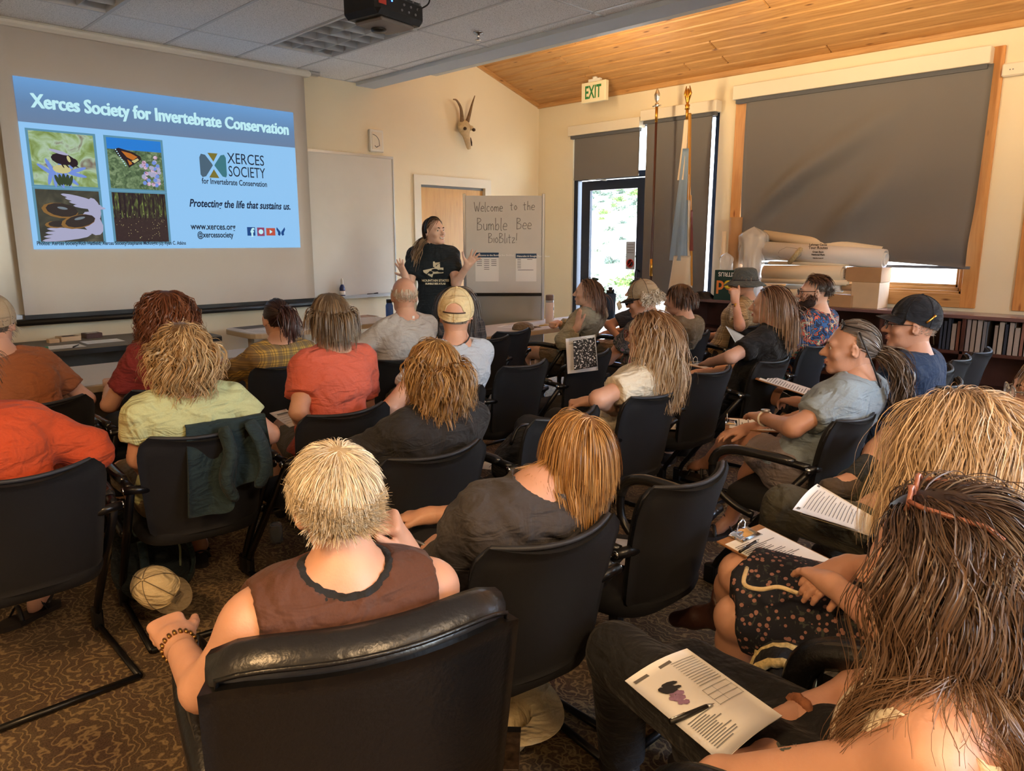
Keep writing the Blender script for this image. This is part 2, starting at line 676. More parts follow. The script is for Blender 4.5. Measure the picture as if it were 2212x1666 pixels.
# ---- recessed louvre lights (switched off)
M('louvre', (206, 212, 218), .3, metal=.25)
M('tube_glass', (225, 228, 228), .3)
LNAME = ['recessed louvred light fitting nearest the projector, switched off', 'recessed louvred light fitting above the left end of the screen, switched off',
         'recessed louvred light fitting at the top edge left of the projector, switched off']
for q, (x0, y1) in enumerate(LIGHTS):
    x0 = min(gx, key=lambda g: abs(g - x0))
    x1, y0 = x0 + TX, y1 - TY
    t = thing('recessed_light', LNAME[q], 'ceiling light', ((x0 + x1) / 2, (y0 + y1) / 2, ZT), group='louvred ceiling lights')
    w, d = TX / 2 - .012, TY / 2 - .012
    fr = MB()
    for s in (-1, 1):
        fr.bx(s * w - .012, s * w + .012, -d, d, -.008, .012)
        fr.bx(-w, w, s * d - .012, s * d + .012, -.008, .012)
    fr.build('frame', 'tile_grid', t)
    hs = MB().bx(-w, w, -d, d, .11, .12)
    for s in (-1, 1):
        hs.bx(s * w - .004, s * w + .004, -d, d, 0, .12)
        hs.bx(-w, w, s * d - .004, s * d + .004, 0, .12)
    hs.build('reflector', 'louvre', t)
    for k in range(3):
        xx = -w + (k + .5) * 2 * w / 3
        MB().tube([(xx, -d + .02, .085), (xx, d - .02, .085)], .012, 8).build('lamp_tube', 'tube_glass', t)
    for k in range(1, 3):
        xx = -w + k * 2 * w / 3
        MB().bx(xx - .002, xx + .002, -d, d, .0, .07).build('louvre_blade', 'louvre', t)
    for k in range(1, 6):
        yy = -d + k * 2 * d / 6
        MB().bx(-w, w, yy - .002, yy + .002, .0, .07).build('louvre_blade', 'louvre', t)

# ---- soffit and uplight fixture
so = MB().bx(SX0, SX1, YB, D, ZT - .03, zw(SX1) + .08)
struct('trim_2', so, M('soffit_paint', (196, 204, 214), .7))
t = thing('linear_uplight', 'long white linear uplight fixed along the far side of the ceiling soffit', 'light', (SX1, 5.70, ZT))
MB().bx(0.001, .075, -9.0, 0, -.03, .0, bev=.006).build('housing', 'white_plastic', t)
MB().bx(0.06, .075, -9.0, 0, .0, .03).build('lip', 'white_plastic', t)
for k in range(3):
    MB().bx(.08, .11, -2.4 - 2.2 * k, -1.2 - 2.2 * k, -.012, .0).build('lens', 'white_plastic', t)

# ---- wood ceiling
wc = MB()
x0w = SX1 - .02
wc.add([(x0w, YB, zw(x0w) + .03), (WX + .1, YB, zw(WX + .1) + .03), (WX + .1, D + .1, zw(WX + .1) + .03), (x0w, D + .1, zw(x0w) + .03)], [(0, 3, 2, 1)])
wood_root = struct('ceiling_wood', wc, M('dark_gap', (70, 40, 16), .9))
PW = .1414
nrm = math.hypot(1, SL)
pl_cache = []
rotp = Matrix.Rotation(math.atan(SL), 3, 'Y')
for k in range(19):
    xm = WX - (k + .5) * PW / nrm
    if xm < SX1 - .05:
        break
    cuts = sorted([YB, D] + [random.uniform(-2, 6) for _ in range(2 if k % 2 else 1)])
    for a, b in zip(cuts, cuts[1:]):
        if b - a < .05:
            continue
        me = MB().box((0, 0, 0), (PW - .008, b - a - .003, .022), bev=.010).mesh('plank')
        me.transform(rotp.to_4x4())
        me.materials.append(MATS['pine'])
        o = new_obj('plank', me, None, wood_root)
        o.location = (xm, (a + b) / 2, zw(xm) + .012)
# edge mouldings of the wood ceiling
tm = MB().bx(WX - .028, WX, YB, D, ZC0 - .045, ZC0 + .008, bev=.004)
struct('trim_3', tm, 'pine')
tm = MB()
L = (WX - SX1) * nrm
tm.box(((WX + SX1) / 2, D - .014, (zw(WX) + zw(SX1)) / 2 - .02), (L, .026, .045), rot=rotp, bev=.004)
struct('trim_4', tm, 'pine_x')

# ---- inner door on the front wall
dr = thing('door_1', None, None, (dx0, D, 0))
tag(dr, kind='structure')
w = dx1 - dx0
MB().bx(.045, w - .045, .03, .075, .01, DH - .045).build('door_leaf', 'birch_door', dr)
fr = MB()
fr.bx(-.05, .045, -.02, .12, 0, DH + .055).bx(w - .045, w + .05, -.02, .12, 0, DH + .055).bx(.045, w - .045, -.02, .12, DH - .045, DH + .055)
fr.build('door_frame', 'white_trim', dr)
MB().bx(.045, w - .045, .02, .03, DH - .07, DH - .045).build('weather_strip', 'ink_grey', dr)
hd = MB().lathe([(.0, 0), (.03, 0), (.03, .012), (.012, .015), (.012, .05), (.0, .05)], rot=Matrix.Rotation(math.pi / 2, 3, 'X'), c=(w - .13, .03, 1.02))
hd.tube([(w - .13, -.018, 1.02), (w - .24, -.018, 1.02)], .01)
hd.build('door_handle', 'alu', dr)

# ---- long whiteboard with tray
wb0, wb1, wbz0, wbz1 = .35, 4.80, 1.0, 2.39
t = thing('whiteboard', 'long white marker board on the front wall, mostly behind the projection screen', 'whiteboard', ((wb0 + wb1) / 2, D, wbz0))
w = (wb1 - wb0) / 2
h = wbz1 - wbz0
MB().bx(-w, w, -.014, -.001, 0, h).build('board', 'whiteboard', t)
fr = MB().bx(-w - .012, w + .012, -.022, -.001, h, h + .025).bx(-w - .014, -w, -.022, -.001, 0, h).bx(w, w + .014, -.022, -.001, 0, h)
fr.build('frame', 'alu', t)
MB().bx(-w, w, -.09, -.001, -.03, -.012).bx(-w, w, -.092, -.084, -.03, .0).bx(-w, w, -.022, -.001, -.03, 0).build('tray', 'alu', t)

# ---- projection screen
SY = D - .13
s0, s1 = at_Y(55, 690, SY).x, at_Y(668, 400, SY).x
sz0 = at_Y(370, 665, SY).z - .0
t = thing('projection_screen', 'large pull-down white projection screen hanging from the tile ceiling', 'projection screen', ((s0 + s1) / 2, SY, sz0))
w = (s1 - s0) / 2
n = 24
G = [[(-w + 2 * w * i / n, .004 + .001 * math.sin(5 * i / n), j * (ZT - .05 - sz0) / 6) for j in range(7)] for i in range(n + 1)]
MB().grid(G, .003).build('screen_sheet', 'screen_fabric', t)
MB().bx(-w - .004, w + .004, -.012, .014, -.045, .01).build('hem', 'black_plastic', t)
MB().tube([(-w - .06, 0, -.045), (w + .06, 0, -.045)], .026, 14).build('weight_bar', 'black_plastic', t)
MB().bx(-w - .1, w + .06, -.05, .06, ZT - .06 - sz0, ZT - .002 - sz0, bev=.02).build('roller_case', 'white_plastic', t)
MB().bx(w + .05, w + .16, -.03, .03, ZT - .035 - sz0, ZT - .004 - sz0, bev=.005).build('bracket', 'alu', t)

# ---- projected slide (light thrown on the screen)
PY = SY - .008
a, b = at_Y(25, 167, PY), at_Y(649, 536, PY)
sx0, sx1 = (at_Y(25, 167, PY).x + at_Y(75, 537, PY).x) / 2, (at_Y(633, 240, PY).x + at_Y(649, 536, PY).x) / 2
pz1, pz0 = (at_Y(25, 167, PY).z + at_Y(633, 240, PY).z) / 2, (at_Y(75, 537, PY).z + at_Y(649, 536, PY).z) / 2
PWD, PHT = sx1 - sx0, pz1 - pz0


def E(name, col, es=1.):
    m = M(name, (10, 10, 10), .9, emit=col, es=es * .56)
    return m


E('slide_white', (150, 205, 252), .92)
E('slide_band', (112, 148, 186), .92)
nb = NB('slide_band2', .9)
nb.b.inputs['Base Color'].default_value = (.01, .01, .01, 1)
gz = nb.node('ShaderNodeSeparateXYZ', {0: nb.coord('Object')}).outputs[2]
rr = nb.ramp(nb.math('DIVIDE', gz, PHT), [(.73, (112, 134, 166)), (.86, (104, 140, 182)), (1., (112, 166, 222))])
nb.L.new(rr, nb.b.inputs['Emission Color'])
nb.b.inputs['Emission Strength'].default_value = .5
E('slide_title', (196, 242, 250), .95)
E('slide_text', (40, 56, 80), .6)
E('slide_navy', (22, 40, 74), .6)
E('slide_frame', (96, 150, 176), .9)
sl = thing('projected_slide', 'bright blue-white slide about invertebrate conservation projected on the screen', 'slide', (sx0, PY, pz0))
MB().bx(0, PWD, -.001, .003, 0, PHT * .745).build('slide_ground', 'slide_white', sl)
MB().bx(0, PWD, -.001, .003, PHT * .745, PHT).build('title_band', 'slide_band2', sl)


def ST(name, txt, u, vv, size, mat, **kw):
    """text on the slide at fraction u from left, v from bottom"""
    return text_obj(name, txt, size * PHT, mat, sl, plane_mtx((u * PWD, -.003, vv * PHT), (1, 0, 0), (0, 0, 1)), **kw)


def fit(o, width):
    xs = [v_.co.x for v_ in o.data.vertices]
    x0 = min(xs)
    k = width / (max(xs) - x0)
    for v_ in o.data.vertices:
        v_.co.x = x0 + (v_.co.x - x0) * k


o = ST('title_text', 'Xerces Society for Invertebrate Conservation', .045, .835, .112, 'slide_title', bold=.0022)
fit(o, .93 * PWD)
for k in (-1, 1):
    o = ST('title_text', 'Xerces Society for Invertebrate Conservation', .045 + k * .0017, .835 + k * .0012, .112, 'slide_title', bold=.0022)
    fit(o, .93 * PWD)
o = ST('logo_word', 'XERCES', .70, .595, .105, 'slide_text')
fit(o, .155 * PWD)
o = ST('logo_word', 'SOCIETY', .70, .505, .105, 'slide_text')
fit(o, .155 * PWD)
o = ST('logo_line', 'for Invertebrate Conservation', .592, .445, .055, 'slide_text', bold=.001)
fit(o, .27 * PWD)
o = ST('slogan', 'Protecting the life that sustains us.', .535, .285, .073, 'slide_navy', bold=.002, shear=.25)
fit(o, .425 * PWD)
o = ST('web_address', 'www.xerces.org', .535, .13, .062, 'slide_text', bold=.0014)
fit(o, .18 * PWD)
o = ST('handle_name', '@xercessociety', .557, .075, .055, 'slide_text', bold=.0014)
fit(o, .145 * PWD)
o = ST('photo_credit', 'Photos: Xerces Society/Rich Hatfield; Xerces Society/Stephanie McKnight (2); Ryan C. Atkins', .01, .025, .034, 'slide_text', bold=.0008)
fit(o, .50 * PWD)


def srect(name, u0, u1, v0, v1, mat, dy=-.003, parent=None):
    return MB().bx(u0 * PWD, u1 * PWD, dy, dy + .001, v0 * PHT, v1 * PHT).build(name, mat, parent or sl)


def spoly(name, pts, mat, dy=-.0035):
    mb = MB()
    mb.prism([(u * PWD, vv * PHT) for u, vv in pts], .0012, plane_mtx((0, dy, 0), (1, 0, 0), (0, 0, 1)))
    return mb.build(name, mat, sl)


# logo: four-part X
E('logo_blue', (78, 104, 124), .9)
E('logo_gold', (128, 118, 50), .9)
E('logo_teal', (64, 124, 136), .9)
spoly('logo_mark', [(.596, .645), (.589, .62), (.589, .505), (.596, .488), (.610, .495), (.636, .562), (.640, .572), (.636, .585), (.612, .64)], 'logo_blue')
spoly('logo_mark', [(.688, .65), (.694, .63), (.694, .515), (.690, .495), (.676, .50), (.649, .565), (.646, .572), (.649, .582), (.674, .645)], 'logo_teal')
spoly('logo_mark', [(.622, .655), (.662, .655), (.643, .598)], 'logo_gold')
spoly('logo_mark', [(.622, .488), (.662, .488), (.643, .546)], 'logo_gold')
# social marks
E('fb_blue', (26, 74, 140), .9)
E('yt_red', (196, 84, 66), .9)
E('ig_pink', (150, 70, 110), .9)
srect('social_mark', .763, .797, .088, .150, 'fb_blue')
ST('social_letter', 'f', .778, .083, .085, 'slide_title', bold=.004)
srect('social_mark', .806, .838, .086, .148, 'ig_pink')
for r0, r1, nm, d in ((.022, .024, 'slide_title', -.0036), (.0, .010, 'slide_title', -.0036)):
    ring = MB()
    cx_, cz_ = .822 * PWD, .117 * PHT
    ring.lathe([(max(r1 - .004, 0) if r0 else 0., 0), (r1, 0), (r1, .0008), (max(r1 - .004, 0) if r0 else 0., .0008)] if not r0 else [(.018, 0), (.022, 0), (.022, .0008), (.018, .0008)],
               c=(cx_, d, cz_), n=20, rot=Matrix.Rotation(math.pi / 2, 3, 'X'))
    ring.build('social_ring', nm, sl)
srect('social_mark', .846, .886, .090, .145, 'yt_red')
spoly('social_play', [(.861, .103), (.861, .133), (.873, .118)], 'slide_title', -.0045)
for s in (-1, 1):
    spoly('butterfly_wing', [(.9115 + s * .002, .118), (.9115 + s * .018, .152), (.9115 + s * .020, .135), (.9115 + s * .013, .112), (.9115 + s * .014, .095), (.9115 + s * .006, .088), (.9115 + s * .001, .104)][::s], 'fb_blue')
# four photographs on the slide
def photo_mat(name, stops, scale, es=.85, detail=3., dist=1.2, vor=False, rot=None, stretch=None):
    nb = NB(name, .9)
    nb.b.inputs['Base Color'].default_value = (.01, .01, .01, 1)
    v = nb.coord('Object', scale=stretch, rot=rot)
    if vor:
        f_ = nb.node('ShaderNodeTexVoronoi', {'Vector': v, 'Scale': scale}).outputs['Distance']
    else:
        f_ = nb.node('ShaderNodeTexNoise', {'Vector': v, 'Scale': scale, 'Detail': detail, 'Distortion': dist}).outputs[0]
    nb.L.new(nb.ramp(f_, stops), nb.b.inputs['Emission Color'])
    nb.b.inputs['Emission Strength'].default_value = es * .62


photo_mat('ph_meadow', [(.3, (120, 140, 70)), (.45, (150, 176, 120)), (.55, (176, 200, 170)), (.7, (120, 100, 90))], 9.)
photo_mat('ph_grass', [(.3, (52, 74, 52)), (.5, (96, 120, 84)), (.7, (140, 160, 122))], 30.)
photo_mat('ph_dark', [(.35, (52, 54, 48)), (.6, (74, 72, 60)), (.75, (98, 94, 78))], 8.)
photo_mat('ph_forest', [(.25, (36, 26, 28)), (.5, (52, 40, 40)), (.62, (88, 100, 52)), (.8, (150, 170, 90))], 40., stretch=(1.2, 1, .35))
photo_mat('ph_floor', [(.0, (210, 210, 120)), (.05, (150, 140, 90)), (.09, (56, 40, 42)), (1., (50, 34, 36))], 60., vor=True)
photo_mat('ph_flower', [(.3, (120, 60, 90)), (.45, (200, 160, 190)), (.6, (226, 206, 226)), (.8, (90, 100, 70))], 60.)
E('ph_sky', (40, 130, 222), .9)
E('ph_bee', (48, 34, 44), .7)
E('ph_petal', (120, 150, 228), .9)
E('ph_yellow', (206, 200, 140), .9)
E('ph_orange', (196, 116, 44), .9)
E('ph_skin', (176, 176, 206), .9)
E('ph_shell', (58, 50, 48), .8)
E('ph_glint', (128, 140, 150), .8)
E('ph_shell2', (150, 110, 60), .8)
E('ph_stem', (60, 76, 50), .8)
PA, PB_, PC, PD_ = (.024, .22, .385, .70), (.262, .448, .385, .70), (.024, .22, .045, .36), (.262, .448, .045, .36)
for nm, (u0, u1, v0, v1), mt in (('photo_bee', PA, 'ph_meadow'), ('photo_butterfly', PB_, 'ph_grass'), ('photo_mussels', PC, 'ph_dark'), ('photo_forest', PD_, 'ph_forest')):
    srect(nm + '_border', u0 - .008, u1 + .008, v0 - .012, v1 + .012, 'slide_frame', -.0028)
    srect(nm, u0, u1, v0, v1, mt, -.0034)


def blob(name, cu, cv, ru, rv, mat, ang=0., dy=-.0042, n=12, amp=0.):
    pts = []
    for k in range(n):
        a_ = 2 * math.pi * k / n
        x_, y_ = ru * math.cos(a_) * (1 + amp * math.sin(3 * a_)), rv * math.sin(a_)
        pts.append((cu + x_ * math.cos(ang) - y_ * math.sin(ang) * PHT / PWD, cv + (x_ * math.sin(ang)) * PWD / PHT + y_ * math.cos(ang)))
    return spoly(name, pts, mat, dy)


rs_ = random.Random(8)
for k in range(18):
    a_ = -2.75 + k * .34
    if -2.1 < a_ < -1.0 or k % 2:
        blob('petal', .112 + .050 * math.cos(a_), .475 + .055 * math.sin(a_) * (1 if a_ < 0 else .5), .030, .011, 'ph_petal', a_ * .8 + .1, -.0039 - .00001 * k)
for k in range(5):
    blob('stem', .095 + .010 * k, .425 - .004 * abs(k - 2), .006, .035, 'ph_stem', .35 - .17 * k, -.0042)
blob('flower_eye', .112, .485, .028, .026, 'ph_yellow', 0, -.0044)
blob('bee_body', .118, .545, .036, .034, 'ph_bee', -.12, -.0048)
blob('bee_thorax', .150, .528, .014, .026, 'ph_bee', 0, -.0052)
blob('bee_band', .136, .548, .005, .020, 'ph_yellow', .25, -.0054)
blob('bee_wing', .108, .585, .030, .010, 'ph_skin', -.25, -.0056)
for k in range(4):
    blob('bee_leg', .115 + .014 * k, .508, .010, .004, 'ph_bee', -1.1 + .2 * k, -.0050)
srect('sky_patch', PB_[0], PB_[1], .630, .70, 'ph_sky', -.0040)
for k in range(46):
    cu, cv = .408 + .036 * rs_.gauss(0, .55), .47 + .10 * rs_.gauss(0, .55)
    if PB_[0] + .012 < cu < PB_[1] - .01 and PB_[2] + .015 < cv < .6:
        blob('blossom', cu, cv, .008, .013, ('ph_skin', 'ph_flower', 'ph_petal')[k % 3], k, -.0042 - .00001 * k, n=6)
spoly('wing', [(.285, .630), (.300, .640), (.345, .620), (.372, .595), (.375, .575), (.350, .545), (.330, .520), (.318, .560), (.295, .590)], 'ph_bee', -.0046)
spoly('wing_patch', [(.308, .622), (.340, .610), (.362, .590), (.345, .568), (.325, .585)], 'ph_orange', -.0050)
spoly('wing_patch', [(.340, .562), (.362, .582), (.366, .572), (.350, .550)], 'ph_yellow', -.0052)
spoly('wing_patch', [(.326, .572), (.338, .558), (.342, .545), (.332, .535)], 'ph_orange', -.0051)
for k in range(9):
    blob('wing_spot', .290 + .006 * k * .6, .628 - .012 * k, .0022, .004, 'slide_title', 0, -.0053, n=6)
for k in range(4):
    blob('hand_shape', .150 + .012 * k, .315 - .018 * k, .052, .013, 'ph_skin', -.22 + .05 * k, -.0040 - .00002 * k)
blob('hand_shape', .200, .25, .020, .07, 'ph_skin', .2, -.0041)
blob('hand_shape', .190, .16, .030, .08, 'ph_skin', .5, -.0041)
for k in range(4):
    blob('hand_shape', .120 - .006 * k, .115 - .016 * k, .075, .014, 'ph_skin', -.06 + .06 * k, -.0042 - .00002 * k)
for (cu, cv, ru, rv, an) in ((.092, .235, .056, .046, -.12), (.145, .170, .056, .042, .22), (.075, .150, .034, .022, .05)):
    for q, mt in enumerate(('ph_shell2', 'ph_shell')):
        blob('mussel', cu + .006 * q, cv + .004 * q, ru * (1 - .12 * q), rv * (1 - .12 * q), mt, an, -.0046 - .0002 * q - (.0008 if cu > .1 else 0))
blob('shell_glint', .10, .250, .016, .008, 'ph_glint', -.15, -.0060)
blob('shell_glint', .15, .190, .018, .008, 'ph_glint', .25, -.0068)
srect('forest_floor', PD_[0], PD_[1], .045, .20, 'ph_floor', -.0040)
for k in range(11):
    u_ = .268 + .0165 * k + rs_.uniform(-.003, .003)
    srect('forest_trunk', u_, u_ + rs_.uniform(.002, .006), .19, .36, 'ph_bee', -.0041)
for k in range(60):
    blob('firefly', rs_.uniform(.268, .442), .06 + .17 * rs_.random() ** 1.2, .0012, .0022, 'ph_yellow', 0, -.0043, n=5)
# ================================================================ right wall: glazed entrance, windows, shades
nbg = NB('glass', .02)
nbg.b.inputs['Transmission Weight'].default_value = 1.
nbg.b.inputs['IOR'].default_value = 1.02
nbg.b.inputs['Specular IOR Level'].default_value = .3
en = thing('door_2', None, None, (WX, 0, 0))
tag(en, kind='structure')
fx0, fx1 = .03, .11
dy0, dy1, dz = 4.98, 5.92, 2.26
fr = MB()
fr.bx(fx0, fx1, ey1 - .06, ey1, 0, ez).bx(fx0, fx1, ey0, ey0 + .06, 0, ez).bx(fx0, fx1, ey0 + .06, ey1 - .06, ez - .06, ez)
fr.bx(fx0, fx1, dy0 - .06, dy0, 0, ez).bx(fx0, fx1, dy0, ey1 - .06, dz, dz + .07).bx(fx0, fx1, ey0 + .06, dy0 - .06, 0, .1)
fr.build('entrance_frame', 'frame_dark', en)
lf = MB()
lf.bx(.045, .09, dy1 - .13, dy1, .02, dz - .01).bx(.045, .09, dy0 + .01, dy0 + .12, .02, dz - .01)
lf.bx(.045, .09, dy0 + .12, dy1 - .13, dz - .12, dz - .01).bx(.045, .09, dy0 + .12, dy1 - .13, .02, .27)
leaf = lf.build('door_leaf', 'frame_dark', en)
MB().bx(.062, .068, dy0 + .12, dy1 - .13, .27, dz - .12).build('door_glass', 'glass', leaf)
hd = MB().tube(smooth_path([(.04, dy0 + .06, 1.2), (-.02, dy0 + .06, 1.22), (-.03, dy0 + .06, 1.1), (-.02, dy0 + .06, .98), (.04, dy0 + .06, 1.0)], 4), .012, 8)
hd.build('pull_handle', 'black_metal', leaf)
MB().bx(.0, .05, dy1 - .3, dy1 - .12, dz + .0, dz + .05, bev=.01).build('door_closer', 'alu', en)
MB().tube([(-.01, dy1 - .26, dz), (-.06, dy1 - .45, dz - .02)], .008).build('closer_arm', 'alu', en)
MB().bx(.066, .07, dy0, dy1, dz + .07, ez - .06).build('transom_glass', 'glass', en)
MB().bx(.066, .07, ey0 + .06, dy0 - .06, .1, ez - .06).build('side_glass', 'glass', en)
sg = thing('door_notice', 'grey notice with a no-weapons symbol stuck on the glass door', 'sign', (WX + .058, dy0 + .2, 1.38))
MB().bx(-.002, .001, -.065, .065, -.16, .16).build('notice_sheet', M('notice_grey', (170, 182, 196), .6), sg)
MB().lathe([(.040, 0), (.052, 0), (.052, .002), (.040, .002), (.040, 0)], c=(-.0035, 0, -.09), rot=Matrix.Rotation(-math.pi / 2, 3, 'Y'), n=20).build('ban_ring', M('ban_red', (196, 50, 44), .6), sg)
MB().box((-.004, 0, -.09), (.002, .008, .095), rot=Matrix.Rotation(.78, 3, 'X')).build('ban_bar', 'ban_red', sg)
MB().bx(-.0036, -.002, -.03, .028, -.085, -.07).bx(-.0036, -.002, -.03, -.012, -.115, -.075).build('weapon_mark', 'ink', sg)
for k in range(4):
    MB().bx(-.0032, -.002, -.045, .045, .12 - .03 * k, .128 - .03 * k).build('notice_line', 'ink_grey', sg)


def shade(label, y0, y1, ztop, zbot, valance=.11, sag=0., folds=None, x=WX - .07, mat='shade_grey', hem=True, val_y=None, grp='window shades'):
    t = thing('roller_shade', label, 'shade', (x, (y0 + y1) / 2, zbot), group=grp)
    n, m = 44, 40
    G = []
    for i in range(n + 1):
        u = i / n
        row = []
        for j in range(m + 1):
            q = j / m
            yy = -(y1 - y0) / 2 + (y1 - y0) * u
            zz = (ztop - zbot) * q
            dx = 0.
            if folds:
                dx, dyy, dzz = folds(u, q)
                yy += dyy
                zz += dzz
            row.append((dx, yy, zz))
        G.append(row)
    MB().grid(G, -.002).build('shade_fabric', mat, t)
    if hem:
        MB().bx(-.006, .006, -(y1 - y0) / 2, (y1 - y0) / 2, -.012, .012).build('hem_bar', mat, t)
    v0, v1 = val_y or (y0 - .03, y1 + .03)
    c = (y0 + y1) / 2
    MB().bx(-.05, .068, v0 - c, v1 - c, ztop - zbot, ztop - zbot + valance, bev=.004).build('valance', 'white_trim', t)
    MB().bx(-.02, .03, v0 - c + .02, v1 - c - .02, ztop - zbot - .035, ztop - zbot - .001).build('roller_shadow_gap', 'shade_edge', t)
    return t


shade('short grey roller shade half lowered above the glass door', 5.01, 5.95, 2.77, 2.27, val_y=(4.99, 6.02))
shade('long grey roller shade behind the two flagpoles, fully lowered', 4.12, 4.92, 2.83, .9, val_y=(4.06, 4.98))


def big_folds(u, q):
    # u: 0 near the camera end, 1 at the corner end; q: 0 bottom, 1 top
    U = 1 - u
    d = 0.
    for (cu, cq, su, sq, amp, an) in ((.42, .62, .06, .34, -.17, .75), (.20, .42, .045, .25, -.12, .9), (.55, .30, .06, .25, -.11, 1.0), (.30, .50, .07, .36, .12, .8), (.72, .22, .10, .22, .035, .8), (.9, .1, .12, .2, -.06, .3)):
        a, b = (U - cu), (q - cq)
        x_ = a * math.cos(an) + b * math.sin(an)
        y_ = -a * math.sin(an) + b * math.cos(an)
        d += amp * math.exp(-(x_ / sq) ** 2 - (y_ / su) ** 2)
    fall = (1 - q) ** .5
    dz = -.10 * (1 - q) * (U < .5) * 0
    return d * (1 - q ** 4) - .02 * fall, .05 * (1 - q) ** 2 * (.5 - u), .05 * math.sin(u * 3) * (1 - q) ** 3


shade('big rumpled grey roller shade over the wide window', wy0 - .06, wy1 - .03, wz1 - .02, 1.33, valance=.13, folds=big_folds, x=WX - .075, val_y=(wy0 - .04, wy1 + .10))
shade('dark roller shade of the window at the right edge of the picture', vy0 + .05, vy1 - .14, wz1 - .02, 1.38, x=WX - .05, val_y=(vy0, vy1 - .1))

# window trims, sashes, panes
def window(name, y0, y1, z0, z1):
    t = thing(name, None, None, (WX, 0, 0))
    tag(t, kind='structure')
    c = .115
    for (a, b, e, f_) in ((y0 - c, y0, z0 - c, z1 + c), (y1, y1 + c, z0 - c, z1 + c), (y0, y1, z0 - c, z0), (y0, y1, z1, z1 + c)):
        MB().bx(-.022, .0, a, b, e, f_, bev=.003).build('casing', 'pine_z' if f_ - e > .5 else 'pine', t)
    for (a, b, e, f_) in ((y0, y0 + .02, z0, z1), (y1 - .02, y1, z0, z1), (y0, y1, z0, z0 + .02), (y0, y1, z1 - .02, z1)):
        MB().bx(-.0, .15, a, b, e, f_).build('jamb', 'pine_z' if f_ - e > .5 else 'pine', t)
    for k, (o_, xx) in enumerate(((.02, .06), (.045, .085))):
        for (a, b, e, f_) in ((y0 + o_, y0 + o_ + .028, z0 + o_, z1 - o_), (y1 - o_ - .028, y1 - o_, z0 + o_, z1 - o_), (y0 + o_, y1 - o_, z0 + o_, z0 + o_ + .028), (y0 + o_, y1 - o_, z1 - o_ - .028, z1 - o_)):
            MB().bx(xx, xx + .03, a, b, e, f_, bev=.004).build('sash', 'pine_z' if f_ - e > .5 else 'pine', t)
    MB().bx(.1, .105, y0 + .07, y1 - .07, z0 + .07, z1 - .07).build('pane', 'glass', t)


window('window_1', wy0, wy1, wz0, wz1)
window('window_2', vy0, vy1 - .1, wz0, wz1)
window('window_added_side', -3.1, -1.1, .95, 2.9)  # unseen unshaded window, added for cool daylight from behind right

# ================================================================ outside: scrub hillside
nb = NB('desert', .95)
v = nb.coord('Object')
n1 = nb.node('ShaderNodeTexNoise', {'Vector': v, 'Scale': .6, 'Detail': 6.})
n2 = nb.node('ShaderNodeTexNoise', {'Vector': v, 'Scale': 5., 'Detail': 4.})
nb.col(nb.mix(nb.node('ShaderNodeMapRange', {0: n2.outputs[0], 1: .52, 2: .68, 3: 0., 4: .6}).outputs[0], nb.ramp(n1.outputs[0], [(.35, (196, 184, 160)), (.6, (214, 204, 184))]), (130, 136, 100)))


def gz_(x, y):
    t = max(0., x - 9.)
    return -.14 - .02 * (x - 7) * (x < 9) + .012 * t + .0011 * t * t + .12 * math.sin(x * .5 + y * .3) * min(1, t / 5)


G = [[(7.4 + 110 * (i / 40) ** 1.6, -30 + 170 * j / 50, 0) for j in range(51)] for i in range(41)]
G = [[(x, y, gz_(x, y)) for x, y, _ in row] for row in G]
struct('floor_ground', MB().grid(G, .05), 'desert')
struct('floor_bounce_ground', MB().bx(-40, 7.4, -45, -3.8, -.3, -.16), 'desert')  # unseen ground added to bounce daylight in through the back window
M('sage', (128, 140, 112), .9, var=.35, vscale=6.)
M('sage_green', (112, 140, 66), .9, var=.3, vscale=6.)
M('sage_dark', (92, 106, 86), .9, var=.3, vscale=6.)
M('twig', (110, 92, 74), .9)


def shrub_meshes(r, n, seed):
    rs = np.random.default_rng(seed)
    P = rs.normal(size=(n, 3))
    P /= np.linalg.norm(P, axis=1, keepdims=True)
    P[:, 2] = np.abs(P[:, 2])
    rad = r * rs.uniform(.55, 1.05, n) * (.8 + .3 * np.sin(4 * P[:, 0] + 3 * P[:, 1]))
    C = P * rad[:, None] * np.array([1, 1, .75])
    a = rs.normal(size=(n, 3))
    a /= np.linalg.norm(a, axis=1, keepdims=True)
    b = np.cross(a, P)
    b /= np.linalg.norm(b, axis=1, keepdims=True) + 1e-6
    s = r * .085
    V = np.stack([C - a * s, C + b * s * .5, C + a * s, C - b * s * .5 + P * s * .4], 1).reshape(-1, 3)
    Fq = np.arange(n * 4).reshape(-1, 4)
    return mesh_np('foliage', V, Fq, False)


shrub_me = [shrub_meshes(.5, 700, k) for k in range(3)]
tw = []
for k in range(2):
    mb = MB()
    for q in range(9):
        a_ = q * .7 + k
        mb.tube([(0, 0, 0), (.1 * math.cos(a_), .1 * math.sin(a_), .15), (.28 * math.cos(a_ + .2), .28 * math.sin(a_ + .2), .33)], [.012, .008, .004], 4)
    tw.append(mb.mesh('stems'))
SHR = ((1300, 640, 9.6, .55, 'sage'), (1345, 520, 0, .5, 'sage_dark'), (1345, 485, 0, .7, 'sage_dark'), (1300, 475, 0, .6, 'sage_green'), (1318, 500, 0, .8, 'sage'),
       (1290, 545, 0, .5, 'sage'), (1320, 570, 0, .55, 'sage_dark'), (1368, 560, 0, .5, 'sage'), (1352, 618, 0, .55, 'sage_green'), (1365, 470, 0, .6, 'sage'), (1370, 520, 0, .5, 'sage'), (1340, 655, 0, .4, 'sage'),
       (1285, 600, 0, .4, 'sage'), (1372, 600, 0, .5, 'sage_green'), (1310, 530, 0, .5, 'sage'))
